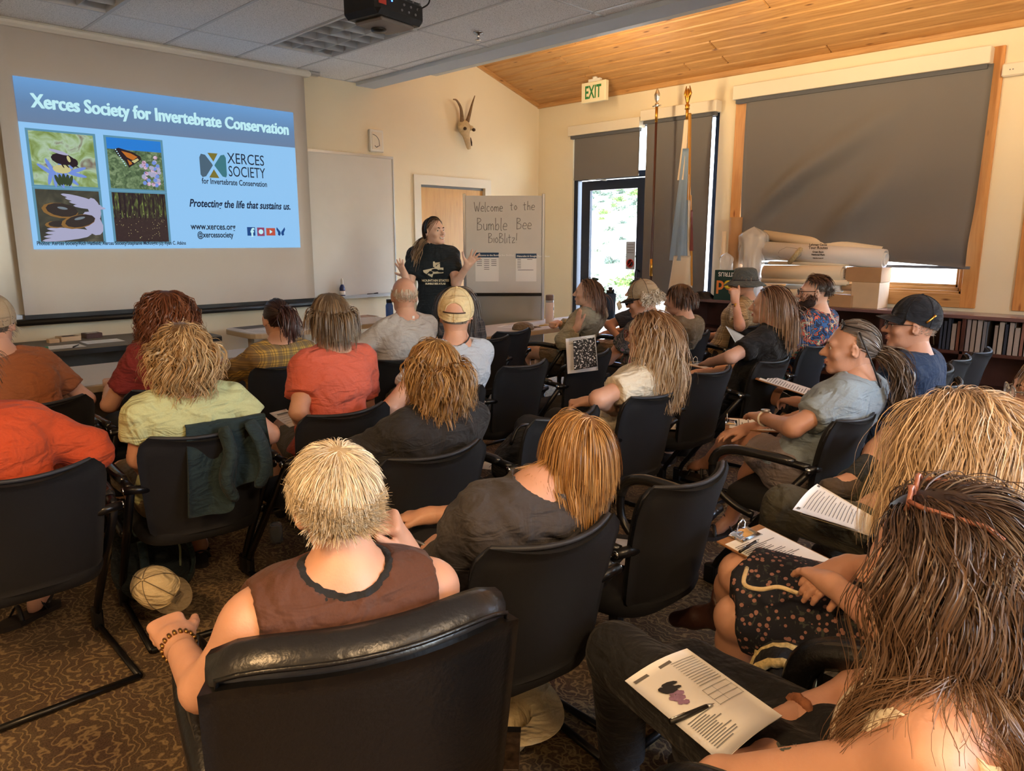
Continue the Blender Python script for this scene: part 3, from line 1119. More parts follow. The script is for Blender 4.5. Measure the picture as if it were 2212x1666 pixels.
sl_names = ['low round sagebrush outside, at the lower left of the door glass', 'dark shrub outside right of the middle of the door glass']
kk = 0


def ground_hit(px, py):
    r = ray(px, py)
    for i in range(1, 4000):
        t_ = 7. + i * .03
        p = r * t_ + Vector((0, 0, CAMH))
        if p.z < gz_(p.x, p.y):
            return p
    return r * 80 + Vector((0, 0, CAMH))


def shrub(p, r, mt, label):
    global kk
    t = thing('sagebrush', label, 'shrub', (p.x, p.y, gz_(p.x, p.y) - .02), group='scrub outside the door')
    t.scale = (r / .5,) * 3
    t.rotation_euler = (0, 0, kk * 1.3)
    f_ = new_obj('foliage', shrub_me[kk % 3].copy(), mt, t)
    new_obj('stems', tw[kk % 2].copy(), 'twig', t)
    kk += 1


POSW = {0: 'low', 1: 'middle', 2: 'upper'}
near_ = []
for q, (px, py, _, r, mt) in enumerate(SHR):
    p = ground_hit(px, py)
    d = p.length
    if any((p - o_).length < (r + s_) * 1.2 for o_, s_ in near_):
        continue
    near_.append((p, r))
    shrub(p, r, mt, 'sagebrush on the pale ground seen through the glass door')
placed = []
q = 0
while q < 500 and len(placed) < 34:
    q += 1
    px, py = random.uniform(1265, 1385), 412 + 52 * random.random() ** 1.3
    p = ground_hit(px, py)
    r_ = random.uniform(.8, 1.3)
    if any((p - o_).length < (r_ + s_) * 1.25 for o_, s_ in placed):
        continue
    placed.append((p, r_))
    shrub(p, r_, ('sage', 'sage_dark', 'sage_green')[q % 3], 'distant scrub bush on the hillside seen through the glass door')

# ================================================================ wall and ceiling fittings
# exit sign
ex = thing('exit_sign', 'white exit sign with green letters hanging from the wood ceiling', 'exit sign', (6.72, 0, 0))
a, b = at_X(1259, 222, 6.72), at_X(1312, 172, 6.72)
y1_, y0_ = a.y, b.y
z0_, z1_ = (at_X(1259, 222, 6.72).z + at_X(1309, 220, 6.72).z) / 2 - .0, (at_X(1262, 181, 6.72).z + at_X(1310, 172, 6.72).z) / 2
ex.location = (6.72, (y0_ + y1_) / 2, z0_)
hw, hz = (y1_ - y0_) / 2, z1_ - z0_
MB().bx(-.03, .03, -hw, hw, 0, hz, bev=.006).build('sign_box', M('sign_cream', (236, 228, 196), .5), ex)
ex_t = text_obj('exit_letters', 'EXIT', hz * .88, M('exit_green', (44, 128, 70), .5), ex, plane_mtx((-.032, hw * .62, hz * .2), (0, -1, 0), (0, 0, 1)), bold=.004)
ys = [v_.co.y for v_ in ex_t.data.vertices]
for v_ in ex_t.data.vertices:
    v_.co.y = hw * .66 + (v_.co.y - max(ys)) * (hw * 1.32) / (max(ys) - min(ys))
zt_ = zw(6.72) - z0_
MB().bx(-.02, .02, -.08, .08, hz, hz + .03).lathe([(.0, 0), (.03, 0), (.03, zt_ - hz - .03 + .0), (.0, zt_ - hz - .03)], c=(0, 0, hz + .028)).build('canopy', 'white_plastic', ex)
# wall plate and detector
p = at_X(1421, 243, WX - .01)
o = thing('wall_plate', 'small cream blank wall plate above the flagpoles', 'wall plate', (WX, p.y, p.z))
MB().bx(-.012, 0, -.045, .045, -.04, .04, bev=.004).build('plate', 'white_trim', o)
MB().bx(-.013, -.011, -.006, .006, -.02, .02).build('slot', 'white_plastic', o)
p = at_X(2205, 148, WX - .02)
o = thing('emergency_panel', 'cream rectangular wall sounder at the upper right edge', 'sounder', (WX, p.y, p.z))
MB().bx(-.05, 0, -.12, .12, -.05, .05, bev=.01).build('case', 'white_trim', o)
MB().bx(-.053, -.05, .04, .048, -.006, .002).bx(-.053, -.05, .06, .068, -.006, .002).build('indicator', 'ink_grey', o)
# chime box
p = at_Y(810, 305, D)
o = thing('wall_speaker_box', 'small square white wall box with curved line above the whiteboard', 'wall box', (p.x, D, p.z))
MB().bx(-.085, .085, -.035, 0, -.11, .11, bev=.008).build('case', 'white_plastic', o)
MB().bx(-.06, .06, -.038, -.035, -.085, .085).build('inner_face', 'white_trim', o)
MB().tube(smooth_path([(-.05, -.04, .06), (-.01, -.04, .045), (.02, -.04, .01), (.03, -.04, -.05)], 4), .003, 5).build('curved_line', 'ink_grey', o)
MB().tube([(-.03, -.04, -.05), (-.01, -.04, -.065), (.015, -.04, -.05)], .004, 5).build('emblem', 'ink_grey', o)
# antelope skull
p0 = at_Y(1002, 285, D - .06)
sk = thing('horned_skull', 'bleached horned antelope skull mounted on the front wall', 'skull', (p0.x, D, p0.z))
M('bone', (196, 176, 140), .6, var=.12, vscale=30, bump=.2, bscale=60)
M('bone_dark', (70, 54, 40), .8)
M('horn', (118, 92, 62), .5, var=.25, vscale=25)
mb = MB()
prof = [(.0, -.20), (.022, -.195), (.03, -.17), (.036, -.12), (.045, -.05), (.075, .02), (.085, .06), (.07, .10), (.04, .125), (.0, .13)]
rt = Matrix.Rotation(-.22, 3, 'X') @ Matrix.Rotation(-.12, 3, 'Y')
mb.lathe(prof, c=(0, -.08, 0), n=18, rot=rt, sy=.75)
mb.lathe([(.0, -.03), (.03, -.02), (.032, .0), (.026, .02), (.0, .03)], c=(-.078, -.1, .03), n=10)
mb.lathe([(.0, -.03), (.03, -.02), (.032, .0), (.026, .02), (.0, .03)], c=(.072, -.1, .045), n=10)
mb.build('skull_bone', 'bone', sk)
for s in (-1, 1):
    MB().lathe([(.0, -.02), (.018, -.012), (.02, .0), (.016, .012), (.0, .02)], c=(s * .066, -.155, .02), n=10).build('eye_socket', 'bone_dark', sk)
MB().tube([(.006, -.166, -.07), (.014, -.17, -.12), (.02, -.168, -.16)], [.004, .01, .006], 6).build('nasal_gap', 'bone_dark', sk)
hl = smooth_path([(-.045, -.08, .10), (-.065, -.1, .18), (-.10, -.12, .25), (-.17, -.14, .305), (-.22, -.14, .31)], 5)
MB().tube(hl, np.linspace(.024, .006, len(hl)), 9).build('horn', 'horn', sk)
hr = smooth_path([(.035, -.08, .11), (.055, -.1, .2), (.075, -.12, .3), (.10, -.14, .39)], 5)
MB().tube(hr, np.linspace(.024, .005, len(hr)), 9).build('horn', 'horn', sk)
# projector
pj0 = at_z(832, 34, 2.93)
pj = thing('ceiling_projector', 'black ceiling projector with blue status lights hanging from the tiles', 'projector', (pj0.x, pj0.y, 2.90), rz=.16)
MB().bx(-.22, .2, -.16, .16, -.02, .12, bev=.03).build('body', 'black_plastic', pj)
MB().bx(-.15, .14, -.12, .12, -.04, -.018, bev=.01).build('underside', M('proj_base', (120, 114, 112), .5), pj)
MB().lathe([(.0, -.012), (.045, -.01), (.05, .0), (.045, .02), (.0, .02)], c=(.0, .06, -.045)).build('foot_dome', 'black_plastic', pj)
MB().bx(-.21, -.15, -.163, -.158, .03, .06).build('sticker', M('proj_red', (190, 60, 40), .6), pj)
for k in range(2):
    MB().bx(-.105, -.097, -.164, -.158, .06 + k * .018, .068 + k * .018).build('status_light', M('blue_led', (20, 40, 200), .4, emit=(60, 110, 255), es=4), pj)
for k in range(9):
    MB().lathe([(.0, 0), (.008, 0), (.008, .004), (0, .004)], c=(-.02 + .02 * k, -.163, .03 + .035 * (k % 3)), n=8, rot=Matrix.Rotation(math.pi / 2, 3, 'X')).build('socket', 'ink_grey', pj)
MB().tube([(0, 0, .11), (0, 0, ZT - 2.90 + .0)], .025, 10).build('mount_pole', 'black_metal', pj)
MB().tube(smooth_path([(.12, -.162, .06), (.16, -.22, .1), (.17, -.2, .16), (.1, -.1, .195)], 5), .005, 6).build('cable', 'black_plastic', pj)
# sprinkler
p = at_z(1033, 70, ZT)
o = thing('fire_sprinkler', 'small chrome fire sprinkler head in a ceiling tile', 'sprinkler', (p.x, p.y, ZT))
MB().lathe([(.0, 0), (.04, 0), (.038, -.008), (.014, -.012), (.012, -.03), (.006, -.05), (.0, -.05)], n=16).build('head', 'chrome', o)
MB().lathe([(.0, -.05), (.022, -.05), (.022, -.054), (.0, -.054)], n=12).build('deflector', 'chrome', o)
for q, (x, y) in enumerate(((-1.3, .6), (.4, -1.4), (2.3, -1.6))):  # assumed disc fixtures, added out of view to go with the warm back lights
    o = thing('assumed_disc_lamp', ('assumed warm disc ceiling lamp left behind the camera', 'assumed warm disc ceiling lamp straight behind the camera', 'assumed warm disc ceiling lamp right behind the camera')[q], 'ceiling light', (x, y, ZT), group='assumed warm disc lamps at the back')
    MB().lathe([(.0, 0), (.3, 0), (.3, -.03), (.27, -.045), (.0, -.048)], n=24).build('diffuser', M('assumed_lamp_disc', (240, 220, 180), .5, emit=(255, 200, 130), es=2.5), o)
    MB().lathe([(.3, 0), (.315, 0), (.315, -.035), (.3, -.035), (.3, 0)], n=24).build('rim', 'white_plastic', o)

# ================================================================ easel board
TL, TR, BL, BR = at_d(1003, 424, 7.6), at_d(1173, 422, 7.6), at_d(1011, 634, 7.6), at_d(1168, 632, 7.6)
ctr = (TL + TR + BL + BR) / 4
uu = ((TR - TL) + (BR - BL)).normalized()
uu.z = 0
uu.normalize()
ez_ = thing('easel_whiteboard', 'portable whiteboard on a grey frame with handwritten welcome message', 'easel board', (ctr.x, ctr.y, 0), rz=math.atan2(uu.y, uu.x))
hw = ((TR - TL).length + (BR - BL).length) / 4
zb, zt = BL.z, TL.z
MB().bx(-hw, hw, -.008, .008, zb, zt).build('board', 'whiteboard', ez_)
for s in (-1, 1):
    MB().bx(s * (hw + .014) - .014, s * (hw + .014) + .014, -.02, .02, .06, zt + .02, bev=.004).build('upright', 'alu', ez_)
    MB().bx(s * (hw + .014) - .018, s * (hw + .014) + .018, -.2, .2, .02, .06, bev=.008).build('foot', 'black_metal', ez_)
MB().bx(-hw, hw, -.05, .01, zb - .03, zb, bev=.005).build('pen_tray', 'black_metal', ez_)
MB().bx(-hw, hw, -.004, .004, .38, zb - .032).build('lower_panel', M('steel_panel', (176, 182, 184), .32, metal=.8), ez_)
M('marker_ink', (70, 66, 66), .7)


def hand(txt_strokes, o, sc, z, mat='marker_ink', r=.0035):
    pass


# handwriting built as marker strokes
STROKES = {
    'W': [[(0, 1), (.22, 0), (.4, .6), (.6, 0), (.85, 1)]], 'e': [[(.05, .3), (.45, .32), (.4, .52), (.2, .55), (.05, .3), (.12, .05), (.45, .05)]], 'l': [[(.12, 1), (.1, .05), (.2, 0)]],
    'c': [[(.42, .48), (.2, .55), (.05, .28), (.18, .03), (.42, .08)]], 'o': [[(.25, .55), (.05, .3), (.22, .02), (.45, .25), (.27, .55)]],
    'm': [[(.05, .52), (.07, 0)], [(.06, .35), (.2, .52), (.3, .4), (.32, 0)], [(.32, .36), (.48, .52), (.58, .38), (.6, 0)]], 't': [[(.2, .85), (.22, .05), (.34, .02)], [(0, .56), (.42, .6)]],
    'h': [[(.08, 1), (.08, 0)], [(.08, .35), (.25, .52), (.36, .4), (.38, 0)]], 'B': [[(.1, 1), (.08, 0)], [(.08, .98), (.4, .95), (.45, .75), (.12, .55), (.55, .42), (.5, .1), (.06, .0)]],
    'u': [[(.06, .52), (.08, .12), (.25, .0), (.4, .15), (.42, .52)], [(.42, .52), (.44, 0)]], 'b': [[(.08, 1), (.08, 0)], [(.08, .3), (.3, .52), (.45, .28), (.3, .02), (.08, .08)]],
    'i': [[(.1, .5), (.1, 0)]], 'z': [[(.04, .5), (.4, .5), (.04, .02), (.45, .04)]], '!': [[(.12, 1), (.1, .25)], [(.09, .05), (.1, .02)]]}
WID = {'W': .95, 'm': .75, 'B': .72, 'i': .22, 'l': .3, '!': .25, ' ': .75}


def handwrite(name, txt, x0, x1, z, hgt, parent):
    tot = sum(WID.get(c_, .56) for c_ in txt)
    kx = (x1 - x0) / tot
    x = x0
    mb = MB()
    for c_ in txt:
        for st in STROKES.get(c_, []):
            P = [(x + a_ * kx, -.010, z + b_ * hgt) for a_, b_ in st]
            mb.tube(smooth_path(P, 4) if len(P) > 2 else P, .0019, 4)
        x += WID.get(c_, .56) * kx
    return mb.build(name, 'marker_ink', parent)


bw = 2 * hw
bh = zt - zb
handwrite('handwritten_line', 'Welcome', -hw + .11 * bw, -hw + .49 * bw, zb + .84 * bh, .095 * bh, ez_)
handwrite('handwritten_line', 'to', -hw + .58 * bw, -hw + .68 * bw, zb + .855 * bh, .085 * bh, ez_)
handwrite('handwritten_line', 'the', -hw + .75 * bw, -hw + .91 * bw, zb + .855 * bh, .09 * bh, ez_)
handwrite('handwritten_line', 'Bumble', -hw + .14 * bw, -hw + .55 * bw, zb + .65 * bh, .125 * bh, ez_)
handwrite('handwritten_line', 'Bee', -hw + .66 * bw, -hw + .87 * bw, zb + .66 * bh, .115 * bh, ez_)
handwrite('handwritten_line', 'BioBlitz!', -hw + .29 * bw, -hw + .68 * bw, zb + .52 * bh, .10 * bh, ez_)


def notice(label, u0, u1, v0, v1, lines, title):
    o = thing('pinned_sheet', label, 'paper', ez_.matrix_basis @ Vector((-hw + (u0 + u1) / 2 * bw, -.0095, zb + v0 * bh)), rz=ez_.rotation_euler.z)
    w_, h_ = (u1 - u0) * bw / 2, (v1 - v0) * bh
    MB().bx(-w_, w_, -.001, .0005, 0, h_).build('sheet', 'paper', o)
    MB().bx(-w_, w_, -.002, -.001, h_ * .83, h_).build('header_band', M('header_navy', (34, 66, 98), .7), o)
    text_obj('header_text', title, h_ * .085, 'paper', o, plane_mtx((-w_ * .9, -.0026, h_ * .88), (1, 0, 0), (0, 0, 1)), bold=.0006)
    for (a_, b_, zz) in lines:
        MB().bx(-w_ + a_ * 2 * w_, -w_ + b_ * 2 * w_, -.002, -.001, h_ * zz, h_ * zz + h_ * .02).build('text_line', 'ink_grey', o)


notice('printed welcome sheet with dark blue header pinned low left on the easel board', .12, .43, .12, .42,
       [(.06 + .31 * k, .28 + .31 * k, .74 - .065 * q) for k in range(3) for q in range(6) if q < 4 + (k == 1) * 2], 'Welcome to the Bumble Bee BioBlitz!')
notice('printed sheet with dark blue header pinned low right on the easel board', .655, .93, .12, .41, [(.08, .25, .78 - .06 * q) for q in range(6)] + [(.55, .8, .78), (.5, .85, .4), (.1, .5, .4)], 'iNaturalist & Google Photo Album')

# ================================================================ flags
M('pole_wood', (66, 34, 28), .35)
M('flag_white', (222, 206, 182), .7, bump=.05, bscale=200)
M('flag_blue', (134, 158, 184), .7, bump=.05, bscale=200)
M('gold_fringe', (186, 130, 36), .5, bump=.4, bscale=160)
M('flag_red', (110, 50, 44), .7)


def flagpole(px_top, py_top, px_bot, X, label, name):
    top = at_X(px_top, py_top, X)
    bot = at_X(px_bot, 600, X)
    t = thing(name, label, 'flagpole', (bot.x, bot.y, 0))
    lean = (top.y - bot.y) / (top.z - bot.z)
    base_y = -bot.z * lean * 0
    zt_ = top.z
    dy_ = (top.y - bot.y)
    P = lambda z: (0, dy_ * (z / zt_), z)
    MB().tube([P(.05), P(zt_ - .3)], .013, 10).build('pole', 'pole_wood', t)
    MB().lathe([(.0, 0), (.16, 0), (.16, .02), (.06, .05), (.03, .12), (.0, .12)], n=20).build('base', 'brass', t)
    MB().tube([P(1.18), P(1.36)], .0165, 10).build('ferrule', 'brass', t)
    MB().tube([P(zt_ - .32), P(zt_ - .17)], .015, 10).build('top_ferrule', 'brass', t)
    return t, P, zt_


t, P, zt_ = flagpole(1420, 193, 1406, WX - .42, 'bare dark wooden flagpole with a silver spear top beside the glass door', 'bare_flagpole')
c = P(zt_ - .13)
MB().lathe([(.0, -.05), (.02, -.04), (.025, -.01), (.01, .0), (.03, .04), (.034, .08), (.015, .12), (.0, .15)], c=c, n=14, sx=.5).build('spear_top', 'chrome', t)
MB().tube([(0, c[1] - .05, c[2] - .03), (0, c[1] + .05, c[2] - .03)], .006, 6).build('crossbar', 'chrome', t)
t, P, zt_ = flagpole(1486, 190, 1479, WX - .42, 'flagpole with a furled pale blue and white fringed flag and a gilt eagle', 'furled_flag')
c = P(zt_ - .15)
mb = MB().lathe([(.0, -.06), (.026, -.05), (.02, -.03), (.026, -.01), (.012, .0), (.02, .03), (.026, .07), (.018, .11), (.008, .14), (.0, .15)], c=c, n=14)
for s in (-1, 1):
    mb.tube([(0, c[1] + s * .012, c[2] + .04), (0, c[1] + s * .03, c[2] + .10), (0, c[1] + s * .018, c[2] + .17)], [.012, .014, .003], 6)
mb.build('eagle_top', 'brass', t)


def drape(name, mat, a0, a1, z0, z1, r0, r1, yshift, parent, ruff=.012, k=5):
    n, m = 26, 26
    G = []
    for i in range(n):
        a = a0 + (a1 - a0) * i / (n - 1)
        row = []
        for j in range(m):
            q = j / (m - 1)
            z = z1 + (z0 - z1) * q
            r = r0 + (r1 - r0) * q ** 1.2 + ruff * (.4 + q) * math.sin(k * a + 3 * q)
            p_ = P(z)
            row.append((r * math.cos(a) * .7, p_[1] + r * math.sin(a) + yshift * q, z))
        G.append(row)
    MB().grid(G, .003).build(name, mat, parent)


zt2 = zt_ - .30
drape('flag_cloth', 'flag_white', 1.4, 4.9, 2.15, zt2, .03, .05, .03, t, .008)
drape('flag_cloth', 'flag_blue', 2.4, 4.4, 1.35, 2.45, .045, .115, .04, t, .012)
drape('flag_cloth', 'flag_white', 2.3, 4.3, .72, 1.4, .118, .15, .05, t, .014)
drape('flag_cloth', 'flag_white', 4.25, 5.6, 1.0, 2.2, .05, .1, .0, t, .010)
drape('flag_cloth', 'flag_blue', 4.2, 5.3, .7, 1.2, .09, .12, .02, t, .012)
drape('fringe', 'gold_fringe', 3.9, 5.0, 1.95, zt2 + .06, .042, .05, -.005, t, .006, 9)
drape('fringe', 'gold_fringe', 4.55, 4.85, 1.1, 2.0, .075, .11, .0, t, .006, 9)
drape('seal_patch', 'flag_red', 4.35, 4.75, 1.45, 1.85, .095, .105, .0, t, .006, 9)

# ================================================================ bookshelf along the right wall
BX0, BX1, BZ = WX - .34, WX - .003, 1.0
BZ = at_X(1828, 665, BX0).z
by0, by1 = .35, at_X(1493, 640, BX0).y
t = thing('low_bookcase', 'long low dark brown bookcase under the windows on the right wall', 'bookcase', (BX0, 0, 0))
MB().bx(-.015, BX1 - BX0, by0, by1, BZ - .03, BZ, bev=.004).build('top', M('shelf_top', (110, 84, 84), .22, var=.1, vscale=3.), t)
MB().bx(BX1 - BX0 - .02, BX1 - BX0, by0, by1, 0, BZ - .03).build('back_panel', 'shelf_wood', t)
for z in (.06, .36, .66):
    MB().bx(0, BX1 - BX0 - .02, by0, by1, z - .012, z + .012).build('shelf', 'shelf_wood', t)
MB().bx(.01, .03, by0, by1, 0, .05).build('plinth', 'shelf_wood', t)
ny = 6
DIVS = [by0 + (by1 - by0) * k / ny for k in range(ny + 1)]
for y in DIVS:
    MB().bx(0, BX1 - BX0 - .02, y - .012, y + .012, .0, BZ - .03).build('divider', 'shelf_wood', t)
BKC = [(160, 150, 146), (146, 136, 138), (118, 118, 126), (44, 52, 70), (134, 92, 84), (168, 160, 152), (92, 98, 110), (150, 136, 128)]
for k, c_ in enumerate(BKC):
    M('book%d' % k, c_, .6)
M('page_edge', (222, 214, 196), .8)
bdesc = ['cream', 'pale pink', 'light grey', 'navy', 'dull red', 'ivory', 'slate grey', 'tan']


def book(x, y, z, th, hh, dp, k, lean, label):
    o = thing('book', label, 'book', (x, y, z), group='books in the low bookcase')
    rot = Matrix.Rotation(lean, 3, 'X')
    mb = MB()
    for s in (-1, 1):
        mb.box(rot @ Vector((dp / 2, s * (th / 2 - .0015), hh / 2)), (dp, .003, hh), rot=rot)
    mb.box(rot @ Vector((.0015, 0, hh / 2)), (.003, th, hh), rot=rot)
    mb.build('cover', 'book%d' % k, o)
    MB().box(rot @ Vector((dp / 2, 0, hh / 2)), (dp - .008, th - .007, hh - .008), rot=rot).build('pages', 'page_edge', o)


ordn = ['first', 'second', 'third', 'fourth', 'fifth', 'sixth', 'seventh', 'eighth', 'ninth', 'tenth', 'eleventh', 'twelfth', 'thirteenth', 'fourteenth', 'fifteenth', 'sixteenth', 'seventeenth', 'eighteenth', 'nineteenth', 'twentieth']
for (ya, yb_, cnt, where) in ((at_X(2128, 800, BX0).y, at_X(1985, 790, BX0).y - .12, 11, 'from the left behind the black cap'), (at_X(2212, 800, BX0).y - .05, at_X(2135, 800, BX0).y, 14, 'from the left by the right edge')):
    y = yb_
    for k in range(cnt):
        th = random.uniform(.022, .04)
        if y - th < ya:
            break
        hh = random.uniform(.2, .285)
        q = random.randrange(8)
        book(BX0 + .03, y - th / 2, .672, th, hh, .2, q, 0.0, '%s book, %s %s' % (bdesc[q], ordn[k], where))
        y -= th + .003
# magazine file
p = at_X(1972, 752, BX0 + .02)
o = thing('magazine_file', 'open white wire magazine holder with papers on the bookcase shelf', 'magazine holder', (BX0 + .03, p.y - .05, .672))
mb = MB()
for a_, b_ in (((0, .06, .0), (0, .10, .27)), ((0, .10, .27), (0, -.02, .27)), ((0, -.02, .27), (0, -.05, 0)), ((.2, .06, .0), (.2, .10, .27)), ((.2, .10, .27), (.2, -.02, .27)), ((.2, -.02, .27), (.2, -.05, 0)), ((0, .06, 0), (.2, .06, 0)), ((0, -.05, 0), (.2, -.05, 0)), ((0, .1, .27), (.2, .1, .27)), ((0, -.02, .27), (.2, -.02, .27))):
    mb.tube([a_, b_], .005, 6)
mb.build('wire_frame', 'white_plastic', o)
MB().box((.1, .02, .11), (.18, .05, .2), rot=Matrix.Rotation(-.12, 3, 'X')).build('papers', 'page_edge', o)

# ---- things on top of the bookcase
M('card', (176, 138, 100), .8, var=.06)
M('card_pale', (204, 178, 146), .8, var=.06)
M('roll_paper', (226, 208, 180), .7)
M('roll_white', (226, 222, 220), .7)


def roll(label, pa, pb, r, mat='roll_paper', wraps=2):
    a_, b_ = Vector(pa), Vector(pb)
    d = (b_ - a_)
    t_ = thing('paper_roll', label, 'paper roll', (a_ + b_) / 2 - Vector((0, 0, r)), group='paper rolls on the bookcase')
    off = Vector(t_.location)
    rot = d.to_track_quat('Z', 'Y').to_matrix()
    L_ = d.length
    pr = [(r, -L_ / 2), (r, L_ / 2), (r * .82, L_ / 2), (r * .82, L_ / 2 - .1), (r * .8, -L_ / 2 + .1), (r * .82, -L_ / 2), (r, -L_ / 2)]
    MB().lathe(pr, c=(a_ + b_) / 2 - off, n=24, rot=rot).build('outer_sheet', mat, t_)
    for w_ in range(wraps):
        rr_ = r * (.66 - .26 * w_)
        pr = [(rr_, -L_ / 2 - .01), (rr_, L_ / 2 + .012), (rr_ * .85, L_ / 2 + .012), (rr_ * .85, -L_ / 2 - .01), (rr_, -L_ / 2 - .01)]
        MB().lathe(pr, c=(a_ + b_) / 2 - off, n=20, rot=rot).build('inner_sheet', mat, t_)
    return t_


RX = BX0 + .16
PX = lambda x, y, X=RX: at_X(x, y, X)
bot1 = BZ
# boxes at the right
def cbox(label, x0, x1, ytop, ybot, X, dpt, mat, name='cardboard_box', z0=None):
    a_, b_ = at_X(x0, ybot, X), at_X(x1, ybot, X)
    zt_ = at_X((x0 + x1) / 2, ytop, X).z
    zb_ = at_X((x0 + x1) / 2, ybot, X).z if z0 is None else z0
    o = thing(name, label, 'box', (X, (a_.y + b_.y) / 2, zb_), group='cardboard boxes on the bookcase')
    hy = abs(a_.y - b_.y) / 2
    MB().bx(0, dpt, -hy, hy, 0, zt_ - zb_, bev=.003).build('carton', mat, o)
    MB().bx(-.001, dpt, -.02, .02, zt_ - zb_, zt_ - zb_ + .001).build('tape', 'card_pale', o)
    return o, zt_


_, z1_ = cbox('long flat cardboard box lying lowest in front on the bookcase', 1790, 1838, 637, 659, BX0 + .01, .12, 'card', z0=BZ)
_, z2_ = cbox('tall cardboard box on the bookcase right of the paper rolls', 1836, 1896, 610, 657, BX0 + .05, .25, 'card_pale', z0=BZ)
cbox('upper brown box stacked on the tall box, with a taped end', 1825, 1902, 578, 610, BX0 + .05, .25, 'card', z0=z2_ + .001)
# paper rolls
zl = BZ
r_ = .055
ya, yb_ = PX(1880, 610).y, PX(1650, 610).y
roll('thick cream paper roll with curled end, middle of the pile behind the bearded man', PX(1652, 590, RX - .06), PX(1822, 592, RX - .06), .075, 'roll_paper', 3)
roll('thin paper roll under the thick cream roll', PX(1648, 606, RX - .10), PX(1830, 611, RX - .10), .026, 'roll_paper', 1)
roll('small rolled white sheet under the pile with a blue-ringed end', PX(1700, 622, RX - .05), PX(1820, 622, RX - .05), .04, 'roll_white', 2)
roll('short brown paper roll resting on the front box', PX(1822, 621, RX - .08), PX(1874, 622, RX - .08), .03, 'card_pale', 1)
roll('flat rolled sheet on top of the thick cream roll', PX(1662, 568, RX - .03), PX(1835, 571, RX - .03), .018, 'roll_paper', 1)
roll('low white roll at the bottom left of the pile', PX(1655, 634, RX - .06), PX(1800, 634, RX - .06), .05, 'roll_paper', 1)
big = roll('huge white poster roll printed with tour routes on top of the pile', PX(1655, 541, RX), PX(1912, 560, RX), .085, 'roll_white', 1)
roll('long cream poster roll leaning against the shade', PX(1650, 508, RX + .09), PX(1905, 545, RX + .09), .05, 'roll_paper', 1)
roll('small map roll sticking up in front of the poster roll', PX(1705, 568, RX - .09), PX(1730, 538, RX - .09), .022, M('map_tan', (186, 168, 130), .8, var=.3, vscale=60), 1)
# lettering on the poster roll
tb = Vector(big.location)
for txt, py, sz in (('Lehman Caves', 531, .028), ('Tour Routes', 538, .034), ('Great Basin', 546, .022), ('National Park', 552, .022), ('White Pine County, NV', 558.5, .010)):
    p = PX(1767, py, RX - .088)
    text_obj('poster_lettering', txt, sz, 'ink', big, plane_mtx(p - tb, (0, -1, 0), (0, 0, 1)), align='CENTER', bold=.0006)
mp = MB()
pm = PX(1705, 548, RX - .088) - tb
rs = random.Random(3)
q = [(0, pm.y + .1 * math.cos(a_ * .42) * (1 + .25 * rs.random()), pm.z + .05 * math.sin(a_ * .42) * (1 + .3 * rs.random())) for a_ in range(15)]
mp.tube([(pm.x, y_, z_) for _, y_, z_ in q], .0012, 4)
mp.build('map_outline', 'ink_grey', big)
# cardboard tubes standing
def stube(label, x0, ytop, ybot, r, X, mat):
    b_, a_ = at_X(x0, ybot, X), at_X(x0, ytop, X)
    t_ = thing('mailing_tube', label, 'tube', (b_.x, b_.y, BZ), group='standing mailing tubes')
    h_ = a_.z - BZ
    MB().lathe([(r * .9, 0.), (r, .0), (r, h_), (r * .88, h_), (r * .88, h_ - .15), (0, h_ - .15)], n=20).build('tube_wall', mat, t_)
    MB().lathe([(r, .0), (r * 1.03, .0), (r * 1.03, .03), (r, .03)], n=20).build('end_cap', 'white_plastic', t_)


stube('wide brown cardboard tube standing at the left of the paper rolls', 1581, 470, 640, .062, BX0 + .22, 'card')
stube('thin pale cardboard tube standing beside the wide brown tube', 1557, 500, 640, .024, BX0 + .18, 'roll_paper')
# clear plastic bag full of sheets
M('bag_sheet', (214, 210, 204), .5, var=.06, vscale=12)
nb = NB('clear_plastic', .12)
nb.b.inputs['Base Color'].default_value = (.95, .93, .9, 1)
nb.b.inputs['Alpha'].default_value = .38
nb.b.inputs['Coat Weight'].default_value = .6
p = PX(1625, 560, RX - .03)
o = thing('plastic_bag', 'crumpled clear plastic bag holding rolled sheets behind the bucket hat', 'plastic bag', (p.x, p.y, BZ))
zt_ = PX(1625, 490).z - BZ


def crumple(z0, z1, r0, r1, amp, seed, n=34, m=26, c=(0, 0)):
    rs = np.random.default_rng(seed)
    ph = rs.uniform(0, 6, 8)
    G = []
    for i in range(n + 1):
        a_ = 2 * math.pi * i / n
        row = []
        for j in range(m):
            q = j / (m - 1)
            r = r0 + (r1 - r0) * q
            r *= 1 + amp * (math.sin(5 * a_ + ph[0] + 7 * q) * .5 + math.sin(9 * a_ + ph[1] - 11 * q) * .35 + math.sin(14 * a_ + 17 * q + ph[2]) * .25)
            r *= math.sin(min(1, (1 - q) * 7 + .02) * math.pi / 2)
            row.append((c[0] + r * .7 * math.cos(a_), c[1] + r * math.sin(a_), z0 + (z1 - z0) * q))
        G.append(row)
    return G


for k in range(4):
    MB().tube([(.0, -.05 + .035 * k, .02), (.0, -.08 + .05 * k, zt_ - .08 - .02 * (k % 2))], .03, 12).build('rolled_sheet', 'bag_sheet', o)
MB().grid(crumple(0, zt_, .10, .15, .16, 3)).build('bag_film', 'clear_plastic', o)
p = PX(1568, 580, RX - .08)
o = thing('bubble_wrap', 'wad of clear bubble wrap beside the thin tube', 'wrap', (p.x, p.y, BZ))
MB().grid(crumple(0, PX(1568, 545).z - BZ, .05, .07, .22, 8)).build('film', 'clear_plastic', o)
